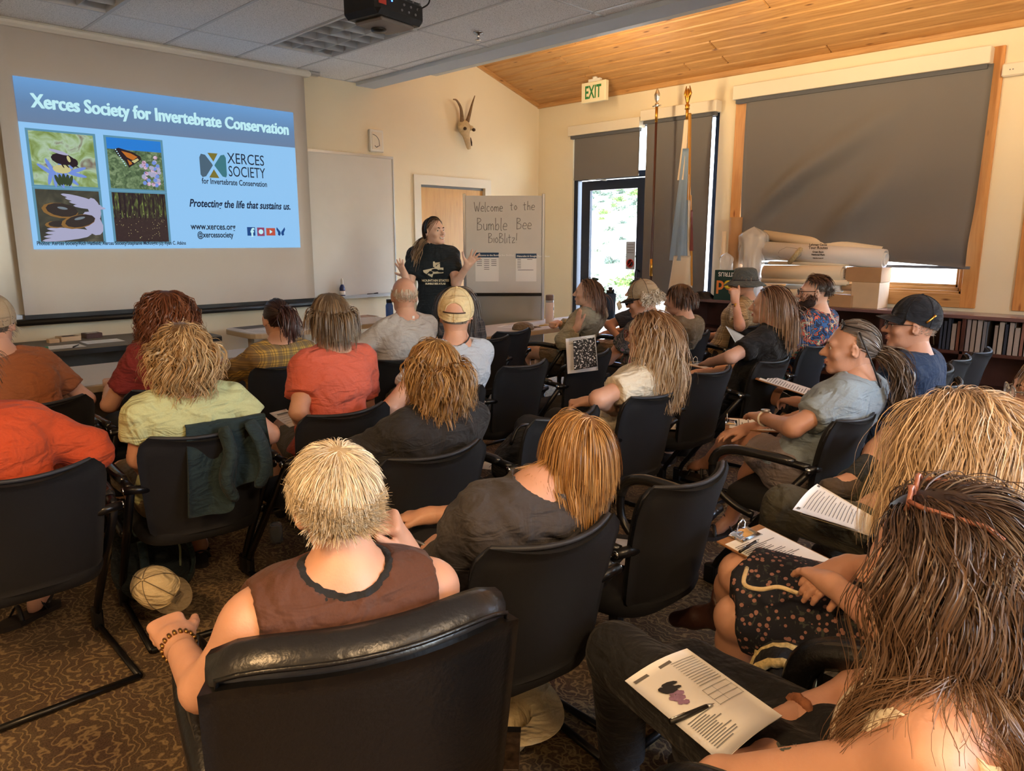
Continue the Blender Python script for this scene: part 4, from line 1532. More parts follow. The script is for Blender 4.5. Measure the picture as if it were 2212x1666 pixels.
# citrus carton
pa, pb = at_X(1541, 640, BX0 + .0), at_X(1600, 640, BX0 + .0)
zt_ = at_X(1570, 584, BX0).z
o = thing('fruit_carton', 'dark green citrus carton standing upside down behind the plaid shirt', 'carton', (BX0 + .003, (pa.y + pb.y) / 2, BZ))
hy, hz = (pa.y - pb.y) / 2, zt_ - BZ
MB().bx(0, .2, -hy, hy, 0, hz, bev=.003).build('carton', M('carton_green', (24, 58, 50), .6), o)
text_obj('carton_word', 'po', hz * .62, M('carton_orange', (222, 130, 60), .6), o, plane_mtx((-.002, hy * .86, hz * .36), (0, -1, 0), (0, 0, 1)), bold=.004)
text_obj('carton_word', 'g', hz * .62, 'carton_orange', o, plane_mtx((-.002, -hy * .30, hz * .36), (0, -1, 0), (0, 0, 1)), bold=.004)
MB().lathe([(.0, -.003), (hz * .1, -.002), (hz * .15, .0), (hz * .1, .002), (0, .003)], c=(-.002, -hy * .02, hz * .52), rot=Matrix.Rotation(math.pi / 2, 3, 'Y'), n=18).build('lemon', M('lemon', (232, 206, 60), .5), o)
text_obj('carton_label', 'CITRUS', hz * .2, 'paper', o, plane_mtx((-.002, -hy * .6, hz * .93), (0, 1, 0), (0, 0, -1)), bold=.001)
# dark folded things at the left end
p = at_X(1520, 636, BX0 + .05)
o = thing('black_pouch', 'crumpled black pouch on the left end of the bookcase', 'pouch', (p.x, p.y, BZ))
MB().grid(crumple(0, .08, .13, .05, .25, 5, 24, 10)).build('fabric', 'black_plastic', o)
# ================================================================ chairs
M('chair_fabric', (11, 12, 16), .85, bump=.12, bscale=500)
M('chair_pipe', (40, 42, 48), .55)
M('chair_frame', (16, 16, 18), .32, metal=.2, spec=.6)
M('chair_arm', (34, 33, 32), .22, coat=.4)
M('leather', (13, 13, 14), .36, bump=.18, bscale=90, coat=.15)


def sell(n, a, b, e):
    out = []
    for k in range(n):
        t_ = 2 * math.pi * k / n
        c_, s_ = math.cos(t_), math.sin(t_)
        out.append((a * math.copysign(abs(c_) ** (2 / e), c_), b * math.copysign(abs(s_) ** (2 / e), s_)))
    return out


def cushion(mb, a, b, e, rings, c=(0, 0), n=28):
    base = len(mb.v)
    P = sell(n, a, b, e)
    V, Fc = [], []
    for s_, z in rings:
        for (x, y) in P:
            V.append((c[0] + x * s_, c[1] + y * s_, z - .018 * max(0, (y * s_ - .12) / .12) ** 2))
    for i in range(len(rings) - 1):
        for k in range(n):
            l = (k + 1) % n
            Fc.append((i * n + k, i * n + l, (i + 1) * n + l, (i + 1) * n + k))
    Fc.append(tuple(range(n))[::-1])
    Fc.append(tuple((len(rings) - 1) * n + k for k in range(n)))
    return mb.add(V, Fc, True)


def back_pt(u, q, z0=.43, z1=.82, w0=.195, w1=.232):
    wv = w0 + (w1 - w0) * q
    if q > .82:
        wv *= .80 + .20 * math.sqrt(max(0, 1 - ((q - .82) / .18) ** 2))
    if q < .12:
        wv *= .86 + .14 * math.sqrt(max(0, 1 - ((.12 - q) / .12) ** 2))
    y = -.185 - .055 * q - .03 * q ** 4 + .055 * u * u
    z = z0 + (z1 - z0) * q + .012 * u * u * q
    return (u * wv, y, z)


def make_chair():
    t = thing('guest_chair', 'chair', 'chair')
    mb = cushion(MB(), .238, .235, 3.4, [(.1, .372), (.8, .372), (.96, .385), (1., .415), (.97, .445), (.86, .462), (.1, .456)], (0, .03))
    mb.build('seat', 'chair_fabric', t)
    n, m = 14, 16
    G = [[back_pt(-1 + 2 * i / n, j / m) for j in range(m + 1)] for i in range(n + 1)]
    bk = MB().grid(G, .032).build('backrest', 'chair_fabric', t)
    ed = [back_pt(-1, j / m) for j in range(0, m + 1)] + [back_pt(-1 + 2 * i / n, 1) for i in range(1, n)] + [back_pt(1, j / m) for j in range(m, -1, -1)]
    ed = [(x * 1.008, y - .020, z + (.004 if z > .8 else 0)) for x, y, z in ed]
    MB().tube(ed, .0075, 6).build('piping', 'chair_pipe', bk)
    for s in (-1, 1):
        arm = smooth_path([(s * .262, -.17, .640), (s * .278, -.02, .655), (s * .284, .14, .655), (s * .284, .225, .625), (s * .282, .255, .56), (s * .278, .235, .47), (s * .268, .15, .405), (s * .262, .06, .375)], 5)
        k = int(len(arm) * .5)
        MB().tube(arm, .0165, 9).build('arm_frame', 'chair_frame', t)
        ap = [(x, y, z + .006) for x, y, z in arm[2:k + 3]]
        MB().tube(ap, [.016] + [.021] * (len(ap) - 2) + [.016], 9).build('arm_pad', 'chair_arm', t)
        MB().tube([(s * .20, -.185, .63), (s * .285, -.175, .635)], .017, 10).build('arm_joint', 'chair_frame', t)
        MB().tube([(s * .285, -.175, .635), (s * .292, -.175, .635)], .013, 10).build('joint_cap', 'chrome', t)
        MB().tube([(s * .262, -.175, .63), (s * .262, .03, .36), (s * .262, .21, .12), (s * .262, .25, .03)], [.016, .017, .016, .016], 8).build('leg', 'chair_frame', t)
        MB().bx(s * .262 - .018, s * .262 + .018, .215, .275, .0, .09, bev=.008).build('glide', 'black_plastic', t)
        MB().tube([(s * .262, .25, .016), (s * .262, -.26, .016)], .0125, 8).build('runner', 'chair_frame', t)
    MB().tube([(-.262, -.26, .016), (.262, -.26, .016)], .0125, 8).build('crossbar', 'chair_frame', t)
    MB().tube([(-.262, .06, .35), (.262, .06, .35)], .012, 8).build('seat_support', 'chair_frame', t)
    return t


CHAIR0 = make_chair()
_first = [True]
CH = {}


def rot2(x, y, a):
    return Vector((x * math.cos(a) - y * math.sin(a), x * math.sin(a) + y * math.cos(a), 0))


def chair(key, label, tip=None, side=1, yaw=0., xy=None, tipz=.832):
    if xy is None:
        p = at_z(tip[0], tip[1], tipz)
        o = p - rot2(side * .205, -.27, yaw)
        xy = (o.x, o.y)
    if _first[0]:
        c = CHAIR0
        _first[0] = False
    else:
        c = copy_tree(CHAIR0)
    c.location = (xy[0], xy[1], 0)
    c.rotation_euler = (0, 0, yaw)
    tag(c, label, 'chair', 'black guest chairs')
    CH[key] = Vector((xy[0], xy[1], 0))
    return c


B_ = 'black upholstered armchair '
chair('P24', B_ + 'holding the woman in the dark grey T-shirt', (1345, 1120), 1, -.16)
chair('eA', B_ + 'standing empty right of the dark grey T-shirt', (1588, 1003), 1, -.03)
chair('P17', B_ + 'holding the woman with crossed bare legs and a ponytail', (1903, 882), 1, 0)
chair('P18', B_ + 'holding the man in the black cap', xy=(4.22, 1.28))
chair('bk3', B_ + 'empty, first right of the man in the black cap', (2068, 790), 1, 0)
chair('bk2', B_ + 'empty, second right of the man in the black cap', (2103, 757), 1, .05, tipz=.86)
chair('bk1', B_ + 'empty, nearest the bookcase right of the man in the black cap', (2150, 740), 1, .0, tipz=.87)
chair('P25', B_ + 'holding the person with shaggy blond hair', (1052, 955), 1, -.06)
chair('eC', B_ + 'with dark bag, half hidden behind the blond bob', (1303, 880), 1, 0)
chair('P12', B_ + 'holding the woman in the white T-shirt', (1478, 838), 1, 0)
chair('e3', B_ + 'standing empty right of the white T-shirt, papers on its seat', (1590, 792), 1, 0)
chair('P15', B_ + 'holding the woman in the black T-shirt', (1715, 770), 1, 0)
chair('P16', B_ + 'holding the bearded man in the floral shirt', xy=(5.15, 2.35))
chair('P26', B_ + 'holding the person in orange long sleeves at the left edge', (212, 997), 1, -.02)
chair('P8', B_ + 'with a dark green jacket over its back', (562, 918), 1, -.12)
chair('P9', B_ + 'holding the person in the coral T-shirt', (842, 872), 1, .02)
chair('P10', B_ + 'holding the man in the cream cap', (1052, 835), 1, 0)
chair('e1', B_ + 'standing empty with papers, right of the cream cap', (1190, 778), 1, .06)
chair('e4', B_ + 'standing empty, a speckled notebook propped on it', (1327, 755), 1, .06)
chair('P11', B_ + 'holding the man with the mesh cap and white curls', xy=(4.55, 3.2))
chair('P13', B_ + 'holding the person in the khaki shirt', (1540, 715), 1, 0)
chair('P14', B_ + 'holding the man in the bucket hat', xy=(5.95, 3.28))
chair('P1', B_ + 'holding the man in the rust T-shirt at the table end', (192, 856), 1, 0)
chair('P2', B_ + 'holding the woman in the maroon T-shirt', (285, 850), -1, 0)
chair('P3', B_ + 'holding the woman in the yellow plaid shirt', (556, 798), -1, .05)
chair('P4', B_ + 'holding the bald man', (817, 783), -1, 0)
chair('P5', B_ + 'holding the woman half hidden by the cream cap', xy=(3.78, 4.25))
chair('e2', B_ + 'standing empty at the right-hand table', (1150, 710), 1, .06)
chair('P6', B_ + 'holding the young woman with the dark green hair clip', (1302, 697), 1, .08)
chair('P7', B_ + 'holding the youth in the dark shirt near the glass door', xy=(5.78, 4.15))
chair('P19', B_ + 'holding the woman in the floral skirt', xy=(2.10, .40))
chair('PO', B_ + 'holding the person in olive trousers', xy=(2.66, .5))
chair('P21', B_ + 'holding the person with the dark ankle sock', xy=(3.34, .5))


# ---- black leather armchairs
def leather_chair(label, loc, yaw):
    t = thing('leather_armchair', label, 'chair', loc, yaw, 'black leather armchairs')
    n, m = 16, 12

    def bp(u, q, off):
        z = .42 + .44 * q + .02 * (1 - u * u) * q * 0 - .02 * u ** 6 * q
        y = -.24 - .07 * q + .07 * u * u + off
        return (u * (.245 + .010 * q), y, z)
    G = [[bp(-1 + 2 * i / n, j / m, 0) for j in range(m + 1)] for i in range(n + 1)]
    bk = MB().grid(G, .085).build('backrest', 'leather', t)
    # padded rim strip with seams
    rim = [bp(-1, j / m, -.04) for j in range(m + 1)] + [bp(-1 + 2 * i / n, 1, -.04) for i in range(1, n)] + [bp(1, j / m, -.04) for j in range(m, -1, -1)]
    rim = [(x * 1.0, y, z + (.0 if z < .82 else .004)) for x, y, z in rim]
    MB().tube(rim, .044, 10, flat=.5).build('rim', M('leather_rim', (30, 30, 31), .3, bump=.15, bscale=60), bk)
    for dy in (.0, -.082):
        sm = [(x * 1.02, y + dy + .04, z + .006) for x, y, z in rim]
        MB().tube(sm, .005, 5).build('seam', 'leather', bk)
    mb = cushion(MB(), .26, .26, 4., [(.1, .30), (.9, .30), (1., .34), (1., .42), (.94, .46), (.8, .475), (.1, .47)], (0, .03))
    mb.build('seat', 'leather', t)
    for s in (-1, 1):
        P_ = smooth_path([(s * .27, -.22, .56), (s * .295, -.02, .64), (s * .295, .16, .64), (s * .29, .26, .58), (s * .28, .27, .42), (s * .27, .2, .3)], 5)
        MB().tube(P_, [.03] + [.038] * (len(P_) - 2) + [.03], 10).build('armrest', 'leather', t)
        MB().box((s * .292, .03, .46), (.05, .40, .30), bev=.022).build('arm_panel', 'leather', t)
        for e in (-.018, .018):
            MB().tube([(x + e, y, z + .030) for x, y, z in P_[2:16]], .006, 5).build('arm_seam', M('leather_hi', (62, 60, 56), .25), t)
    MB().lathe([(.0, .05), (.03, .05), (.03, .3), (.0, .3)], n=12).build('column', 'chrome', t)
    for k in range(5):
        a_ = k * 2 * math.pi / 5 + .3
        MB().tube([(0, 0, .09), (.28 * math.cos(a_), .28 * math.sin(a_), .06)], [.025, .016], 8).build('leg', 'black_metal', t)
        MB().lathe([(.0, 0), (.02, .002), (.026, .025), (.02, .05), (.0, .052)], c=(.28 * math.cos(a_), .28 * math.sin(a_), 0), n=10).build('caster', 'black_plastic', t)
    return t


YAW23 = -.34
_l, _r = at_z(482, 1392, .90), at_z(1066, 1264, .90)
_c23 = (_l + _r) / 2 - rot2(0, -.30, YAW23)
leather_chair('black leather armchair in the foreground holding the white-haired woman', (_c23.x, _c23.y, 0), YAW23)
C23 = Vector((_c23.x, _c23.y, 0))
C20 = Vector((1.30, .36, 0))
leather_chair('black leather armchair holding the dark-haired woman with the bare shoulder', (C20.x, C20.y, 0), 0.)

# ================================================================ tables
M('table_top', (206, 200, 196), .38, var=.02)
M('table_edge', (196, 172, 136), .5)
M('table_dark', (118, 110, 104), .45)
M('grey_panel', (120, 112, 100), .7)


def table(label, x0, x1, y0, y1, z, top='table_top', edge='table_edge', panel=False, r=.05):
    cx_, cy_ = (x0 + x1) / 2, (y0 + y1) / 2
    t = thing('folding_table', label, 'table', (cx_, cy_, 0), group='meeting tables')
    a_, b_ = (x1 - x0) / 2, (y1 - y0) / 2
    pts = []
    for sx, sy in ((1, 1), (-1, 1), (-1, -1), (1, -1)):
        for k in range(5):
            an = {(1, 1): 0, (-1, 1): 90, (-1, -1): 180, (1, -1): 270}[(sx, sy)] + k * 22.5
            pts.append((sx * (a_ - r) + r * math.cos(math.radians(an)), sy * (b_ - r) + r * math.sin(math.radians(an))))
    MB().prism([(x * .997, y * .99) for x, y in pts], .012, Matrix.Translation((0, 0, z - .010))).build('tabletop', top, t)
    mb = MB()
    ring = [(x, y, z - .022) for x, y in pts] + [(pts[0][0], pts[0][1], z - .022)]
    mb.prism(pts, .036, Matrix.Translation((0, 0, z - .042)))
    mb.build('edge_band', edge, t)
    for sx in (-1, 1):
        MB().tube([(sx * (a_ - .12), 0, z - .04), (sx * (a_ - .12), 0, .06)], .025, 10).build('leg', 'table_edge', t)
        MB().bx(sx * (a_ - .12) - .03, sx * (a_ - .12) + .03, -b_ + .04, b_ - .04, .0, .06, bev=.01).build('foot', 'table_edge', t)
    if panel:
        MB().bx(-a_ + .06, a_ - .06, b_ - .06, b_ - .04, .16, z - .05).build('modesty_panel', 'grey_panel', t)
    return t


T1Z = .73
n0 = at_z(98, 843, T1Z)
n1 = at_z(529, 795, T1Z)
ty0 = (n0.y + n1.y) / 2
ty1 = (at_z(125, 794, T1Z).y + at_z(245, 785, T1Z).y) / 2
T1 = (ty0, ty1)
table('long pale meeting table in front of the person in maroon', -.6, 3.05, ty0, ty1, T1Z, panel=True)
T2Z = .80
a = at_z(120, 758, T2Z)
table('dark-fronted table of papers against the front wall below the screen', .1, at_z(465, 722, T2Z).x - .0, a.y, D - .12, T2Z, top='grey_panel', edge='black_plastic', panel=True, r=.01)
T2 = (a.y, D - .12)
T3Z = .80
a3 = at_z(600, 730, T3Z)
y3 = a.y + .0
l3 = at_Y(484, 712, y3 + .1)
table('white table covered in papers behind the plaid shirt and the bald man', max(at_z(484, 712, T3Z).x, 2.72), 4.25, y3 - .12, y3 + .48, T3Z, r=.12)
T3 = (y3 - .12, y3 + .48)
T4Z = .73
b4 = at_z(1215, 703, T4Z)
a4 = at_z(1040, 733, T4Z)
y4 = (b4.y + a4.y) / 2
table('long pale table on the right in front of the easel board', a4.x - .05, at_z(1310, 690, T4Z).x + .1, y4, y4 + .62, T4Z)
T4 = (y4, y4 + .62)
# ================================================================ people: implicit-surface bodies
def smin(a, b, k):
    h = np.maximum(k - np.abs(a - b), 0) / k
    return np.minimum(a, b) - h * h * k * .25


def smax(a, b, k):
    h = np.maximum(k - np.abs(a - b), 0) / k
    return np.maximum(a, b) + h * h * k * .25


def vec(*p):
    return np.array(p, float)


def cap(a, b, ra, rb, k=.02, cut=None, op='add'):
    return dict(t='c', a=np.array(a, float), b=np.array(b, float), ra=ra, rb=rb, k=k, cut=cut, op=op)


def ell(c, r, R=None, k=.02, op='add'):
    return dict(t='e', c=np.array(c, float), r=np.array(r, float), R=None if R is None else np.array(R, float), k=k, op=op)


def pl(p, n, k=.005):
    """keep the side against n"""
    return dict(t='p', p=np.array(p, float), n=np.array(n, float), k=k, op='cut')


def aabb(pr):
    if pr['t'] == 'c':
        r = max(pr['ra'], pr['rb'])
        return np.minimum(pr['a'], pr['b']) - r, np.maximum(pr['a'], pr['b']) + r
    r = pr['r'].max()
    return pr['c'] - r, pr['c'] + r


def field(prims, lo, hi, h, warp=None, infl=0.):
    n = np.maximum(np.ceil((hi - lo) / h).astype(int) + 1, 4)
    ax = [lo[i] + h * np.arange(n[i]) for i in range(3)]
    Fd = np.full(n, 1., np.float32)
    for pr in prims:
        if pr['t'] == 'p':
            d = (ax[0] - pr['p'][0])[:, None, None] * pr['n'][0] + (ax[1] - pr['p'][1])[None, :, None] * pr['n'][1] + (ax[2] - pr['p'][2])[None, None, :] * pr['n'][2]
            Fd = smax(Fd, d.astype(np.float32), pr['k'])
            continue
        a, b = aabb(pr)
        pad = pr['k'] + 3 * h + infl + .01
        i0 = np.maximum(np.floor((a - pad - lo) / h).astype(int), 0)
        i1 = np.minimum(np.ceil((b + pad - lo) / h).astype(int) + 1, n)
        if (i1 <= i0).any():
            continue
        X = ax[0][i0[0]:i1[0]][:, None, None]
        Y = ax[1][i0[1]:i1[1]][None, :, None]
        Z = ax[2][i0[2]:i1[2]][None, None, :]
        if pr['t'] == 'c':
            d = pr['b'] - pr['a']
            L2 = max(d @ d, 1e-9)
            x, y, z = X - pr['a'][0], Y - pr['a'][1], Z - pr['a'][2]
            t0 = (x * d[0] + y * d[1] + z * d[2]) / L2
            t_ = np.clip(t0, 0, 1)
            dd = np.sqrt((x - t_ * d[0]) ** 2 + (y - t_ * d[1]) ** 2 + (z - t_ * d[2]) ** 2) - (pr['ra'] + (pr['rb'] - pr['ra']) * t_)
            if pr['cut'] is not None:
                dd = np.maximum(dd, (t0 - pr['cut']) * math.sqrt(L2))
        else:
            x, y, z = X - pr['c'][0], Y - pr['c'][1], Z - pr['c'][2]
            if pr['R'] is not None:
                R = pr['R']
                x, y, z = x * R[0, 0] + y * R[1, 0] + z * R[2, 0], x * R[0, 1] + y * R[1, 1] + z * R[2, 1], x * R[0, 2] + y * R[1, 2] + z * R[2, 2]
            r = pr['r']
            k0 = np.sqrt((x / r[0]) ** 2 + (y / r[1]) ** 2 + (z / r[2]) ** 2)
            k1 = np.sqrt((x / r[0] ** 2) ** 2 + (y / r[1] ** 2) ** 2 + (z / r[2] ** 2) ** 2) + 1e-6
            dd = k0 * (k0 - 1) / k1
        sl_ = np.s_[i0[0]:i1[0], i0[1]:i1[1], i0[2]:i1[2]]
        if pr['op'] == 'add':
            Fd[sl_] = smin(Fd[sl_], (dd - infl).astype(np.float32), pr['k'])
        else:
            Fd[sl_] = smax(Fd[sl_], (-dd).astype(np.float32), pr['k'])
    if warp is not None:
        Fd = Fd + warp(ax[0][:, None, None], ax[1][None, :, None], ax[2][None, None, :]).astype(np.float32)
    return Fd, lo, h


def nets(Fd, lo, h):
    """naive surface nets -> V, quads"""
    ins = Fd < 0
    c = np.zeros(tuple(s - 1 for s in Fd.shape), np.int8)
    for dx in (0, 1):
        for dy in (0, 1):
            for dz in (0, 1):
                c += ins[dx:ins.shape[0] - 1 + dx, dy:ins.shape[1] - 1 + dy, dz:ins.shape[2] - 1 + dz]
    act = (c > 0) & (c < 8)
    idx = np.argwhere(act)
    if len(idx) == 0:
        return np.zeros((0, 3)), np.zeros((0, 4), int)
    I, J, Kk = idx.T
    acc = np.zeros((len(idx), 3))
    cnt = np.zeros(len(idx))
    cor = [(a, b, e) for a in (0, 1) for b in (0, 1) for e in (0, 1)]
    val = {q: Fd[I + q[0], J + q[1], Kk + q[2]] for q in cor}
    for q in cor:
        for axn in range(3):
            if q[axn] == 0:
                q2 = tuple(1 if i == axn else q[i] for i in range(3))
                v0, v1 = val[q], val[q2]
                m = (v0 < 0) != (v1 < 0)
                t_ = np.where(m, v0 / np.where(m, v0 - v1, 1), 0)
                p = np.array(q, float)[None, :].repeat(len(idx), 0)
                p[:, axn] += t_
                acc += p * m[:, None]
                cnt += m
    V = lo + h * (idx + acc / np.maximum(cnt, 1)[:, None])
    vid = np.full(act.shape, -1, np.int64)
    vid[I, J, Kk] = np.arange(len(idx))
    quads = []
    for axn in range(3):
        s0 = [slice(None)] * 3
        s1 = [slice(None)] * 3
        s0[axn] = slice(0, -1)
        s1[axn] = slice(1, None)
        a, b = ins[tuple(s0)], ins[tuple(s1)]
        e = np.argwhere(a != b)
        u, w = [(1, 2), (2, 0), (0, 1)][axn]
        ok = (e[:, u] > 0) & (e[:, w] > 0) & (e[:, u] < act.shape[u]) & (e[:, w] < act.shape[w]) & (e[:, axn] < act.shape[axn])
        e = e[ok]
        if len(e) == 0:
            continue
        fl = a[tuple(e.T)]
        q = []
        for du, dw in ((-1, -1), (0, -1), (0, 0), (-1, 0)):
            f_ = e.copy()
            f_[:, u] += du
            f_[:, w] += dw
            q.append(vid[tuple(f_.T)])
        q = np.stack(q, 1)
        q[~fl] = q[~fl][:, ::-1]
        quads.append(q[(q >= 0).all(1)])
    return V, np.vstack(quads)


def poly(prims, h, warp=None, infl=0., lo=None, hi=None):
    if lo is None:
        bb = [aabb(p) for p in prims if p['t'] != 'p' and p['op'] == 'add']
        lo = np.min([b[0] for b in bb], 0) - infl - 3 * h - .01
        hi = np.max([b[1] for b in bb], 0) + infl + 3 * h + .01
    return nets(*field(prims, lo, hi, h, warp, infl))


def join(parts):
    Vs, Fs, o = [], [], 0
    for V, F_ in parts:
        Vs.append(V)
        Fs.append(F_ + o)
        o += len(V)
    return np.vstack(Vs), np.vstack(Fs)


def nz(v):
    v = np.asarray(v, float)
    return v / (np.linalg.norm(v) + 1e-9)


def rotm(yaw, pitch, roll=0.):
    """head frame: columns = right, forward, up. yaw>0 turns left, pitch>0 looks up, roll>0 tilts to the right"""
    m = Matrix.Rotation(yaw, 3, 'Z') @ Matrix.Rotation(pitch, 3, 'X') @ Matrix.Rotation(roll, 3, 'Y')
    return np.array(m)


# ---------------------------------------------------------------- hands
def hand_prims(w, fdir, up, side, pose='relax', s=1.):
    """w wrist, fdir finger direction, up = back-of-hand normal, side: +1 right hand, -1 left"""
    f = nz(fdir)
    n = nz(up - f * np.dot(up, f))
    r = np.cross(f, n) * side     # towards the little finger for right hand when palm down -> thumb is -r
    th = -r
    P = lambda a, b, c: np.asarray(w) + s * (f * a + r * b + n * c)
    pr = []
    pr.append(cap(P(-.01, 0, 0), P(.02, 0, 0), .027 * s, .028 * s, .015))
    for b in (-.026, -.009, .009, .026):
        pr.append(cap(P(.015, b * .75, 0), P(.085 - abs(b) * .2, b, .002), .015 * s, .0125 * s, .014))
    ln = (.070, .080, .074, .058)
    curl = {'relax': .45, 'flat': .12, 'fist': 1.55, 'spread': .05, 'hold': .95, 'clasp': .8}[pose]
    sp = {'spread': .26, 'relax': .06}.get(pose, .03)
    for q, b in enumerate((-.027, -.009, .009, .026)):
        base = P(.085 - abs(b) * .25, b, .002)
        a = curl * (.55 if pose != 'fist' else .8)
        yaw_ = (q - 1.4) * sp
        p = base
        tot = 0.
        for sg, (fr, rr) in enumerate(((.46, .0098), (.30, .0090), (.24, .0080))):
            tot += a * (1, 1.15, .8)[sg]
            d = (f * math.cos(yaw_) + r * math.sin(yaw_)) * math.cos(tot) - n * math.sin(tot)
            p2 = p + d * ln[q] * fr * s
            pr.append(cap(p, p2, rr * s, (rr - .0008) * s, .004))
            p = p2
    tb = P(.022, -.026, -.006)
    ta = {'spread': 1.15, 'flat': .6, 'relax': .6, 'fist': .55, 'hold': .5, 'clasp': .6}[pose]
    d1 = nz(f * math.cos(ta) + th * math.sin(ta) - n * (.2 if pose != 'spread' else .0))
    p1 = tb + d1 * .038 * s
    d2 = nz(d1 + f * (.5 if pose != 'spread' else .25) - n * (.35 if pose in ('fist', 'hold', 'clasp') else .05))
    p2 = p1 + d2 * .032 * s
    p3 = p2 + nz(d2 + f * .3) * .026 * s
    pr += [cap(P(.005, -.012, -.004), tb, .018 * s, .016 * s, .014), cap(tb, p1, .0155 * s, .0125 * s, .010), cap(p1, p2, .012 * s, .0105 * s, .005), cap(p2, p3, .0105 * s, .0088 * s, .005)]
    return pr


# ---------------------------------------------------------------- heads
def head_prims(c, R, s=1., fem=0., jaw=1., nose=1.):
    P = lambda x, y, z: np.asarray(c) + R @ (np.array((x, y, z)) * s)
    L = [ell(P(0, -.014, .028), (.0755 * s, .096 * s, .089 * s), R, .02),
         ell(P(0, .026, -.022), (.062 * s, .068 * s, .082 * s), R, .03),
         ell(P(0, .034, -.078), (.050 * s * jaw, .050 * s, .034 * s), R, .03),
         cap(P(-.012, .078, -.098), P(.012, .078, -.098), .016 * s, .016 * s, .025),
         cap(P(-.036, .079, .022), P(.036, .079, .022), .013 * s, .013 * s, .02),
         ell(P(-.042, .062, -.026), (.022 * s, .022 * s, .020 * s), R, .02), ell(P(.042, .062, -.026), (.022 * s, .022 * s, .020 * s), R, .02),
         cap(P(0, .094, .006), P(0, .112 + .004 * nose, -.026), .0085 * s, .0115 * s * nose, .012),
         cap(P(-.012, .099, -.031), P(.012, .099, -.031), .0085 * s, .0085 * s, .008)]
    for sx in (-1, 1):
        L.append(ell(P(sx * .032, .100, .004), (.017 * s, .013 * s, .010 * s), R, .010, op='sub'))
        Re = R @ np.array(Matrix.Rotation(sx * -.35, 3, 'Z') @ Matrix.Rotation(-.2, 3, 'X'))
        L.append(ell(P(sx * .079, -.010, -.004), (.0085 * s, .020 * s, .033 * s), Re, .008))
        L.append(ell(P(sx * .086, -.004, .0), (.006 * s, .011 * s, .020 * s), Re, .005, op='sub'))
    L.append(cap(P(-.017, .096, -.055), P(.017, .096, -.055), .0065 * s, .0065 * s, .006))
    L.append(cap(P(-.014, .095, -.066), P(.014, .095, -.066), .0072 * s, .0072 * s, .006))
    return L


# ---------------------------------------------------------------- hair
def strands_mesh(S, rad, cols, ctr, rs):
    """flat ribbons lying along the scalp. S (n,m,3); rad (n,m); cols (n,m,3)"""
    n, m, _ = S.shape
    T = np.gradient(S, axis=1)
    T /= np.linalg.norm(T, axis=2, keepdims=True) + 1e-9
    O = S - ctr
    O[..., 2] *= .35
    O /= np.linalg.norm(O, axis=2, keepdims=True) + 1e-9
    O = O + rs.normal(size=(n, 1, 3)) * .45
    B = np.cross(T, O)
    B /= np.linalg.norm(B, axis=2, keepdims=True) + 1e-9
    Nn = np.cross(B, T)
    r_ = rad[:, :, None]
    V = np.stack([S - B * r_, S + B * r_], 2).reshape(-1, 3)
    i = np.arange(n)[:, None] * m * 2
    j = np.arange(m - 1)[None, :] * 2
    q = np.stack([i + j, i + j + 1, i + j + 3, i + j + 2], -1).reshape(-1, 4)
    return V, q, np.repeat(cols.reshape(-1, 3), 2, 0)


def scalp_ok(d, front=.30, nape=-.72, side=-.25, back=False):
    x, y, z = d[:, 0], d[:, 1], d[:, 2]
    ok = np.where(y > .05, z > front + .62 * np.clip(y, 0, 1), np.where(y > -.35, z > side, z > nape))
    return ok


HR = np.array((.0775, .098, .091))
HC = np.array((0, -.014, .028))


def lerp(a, b, t):
    return a + (b - a) * t


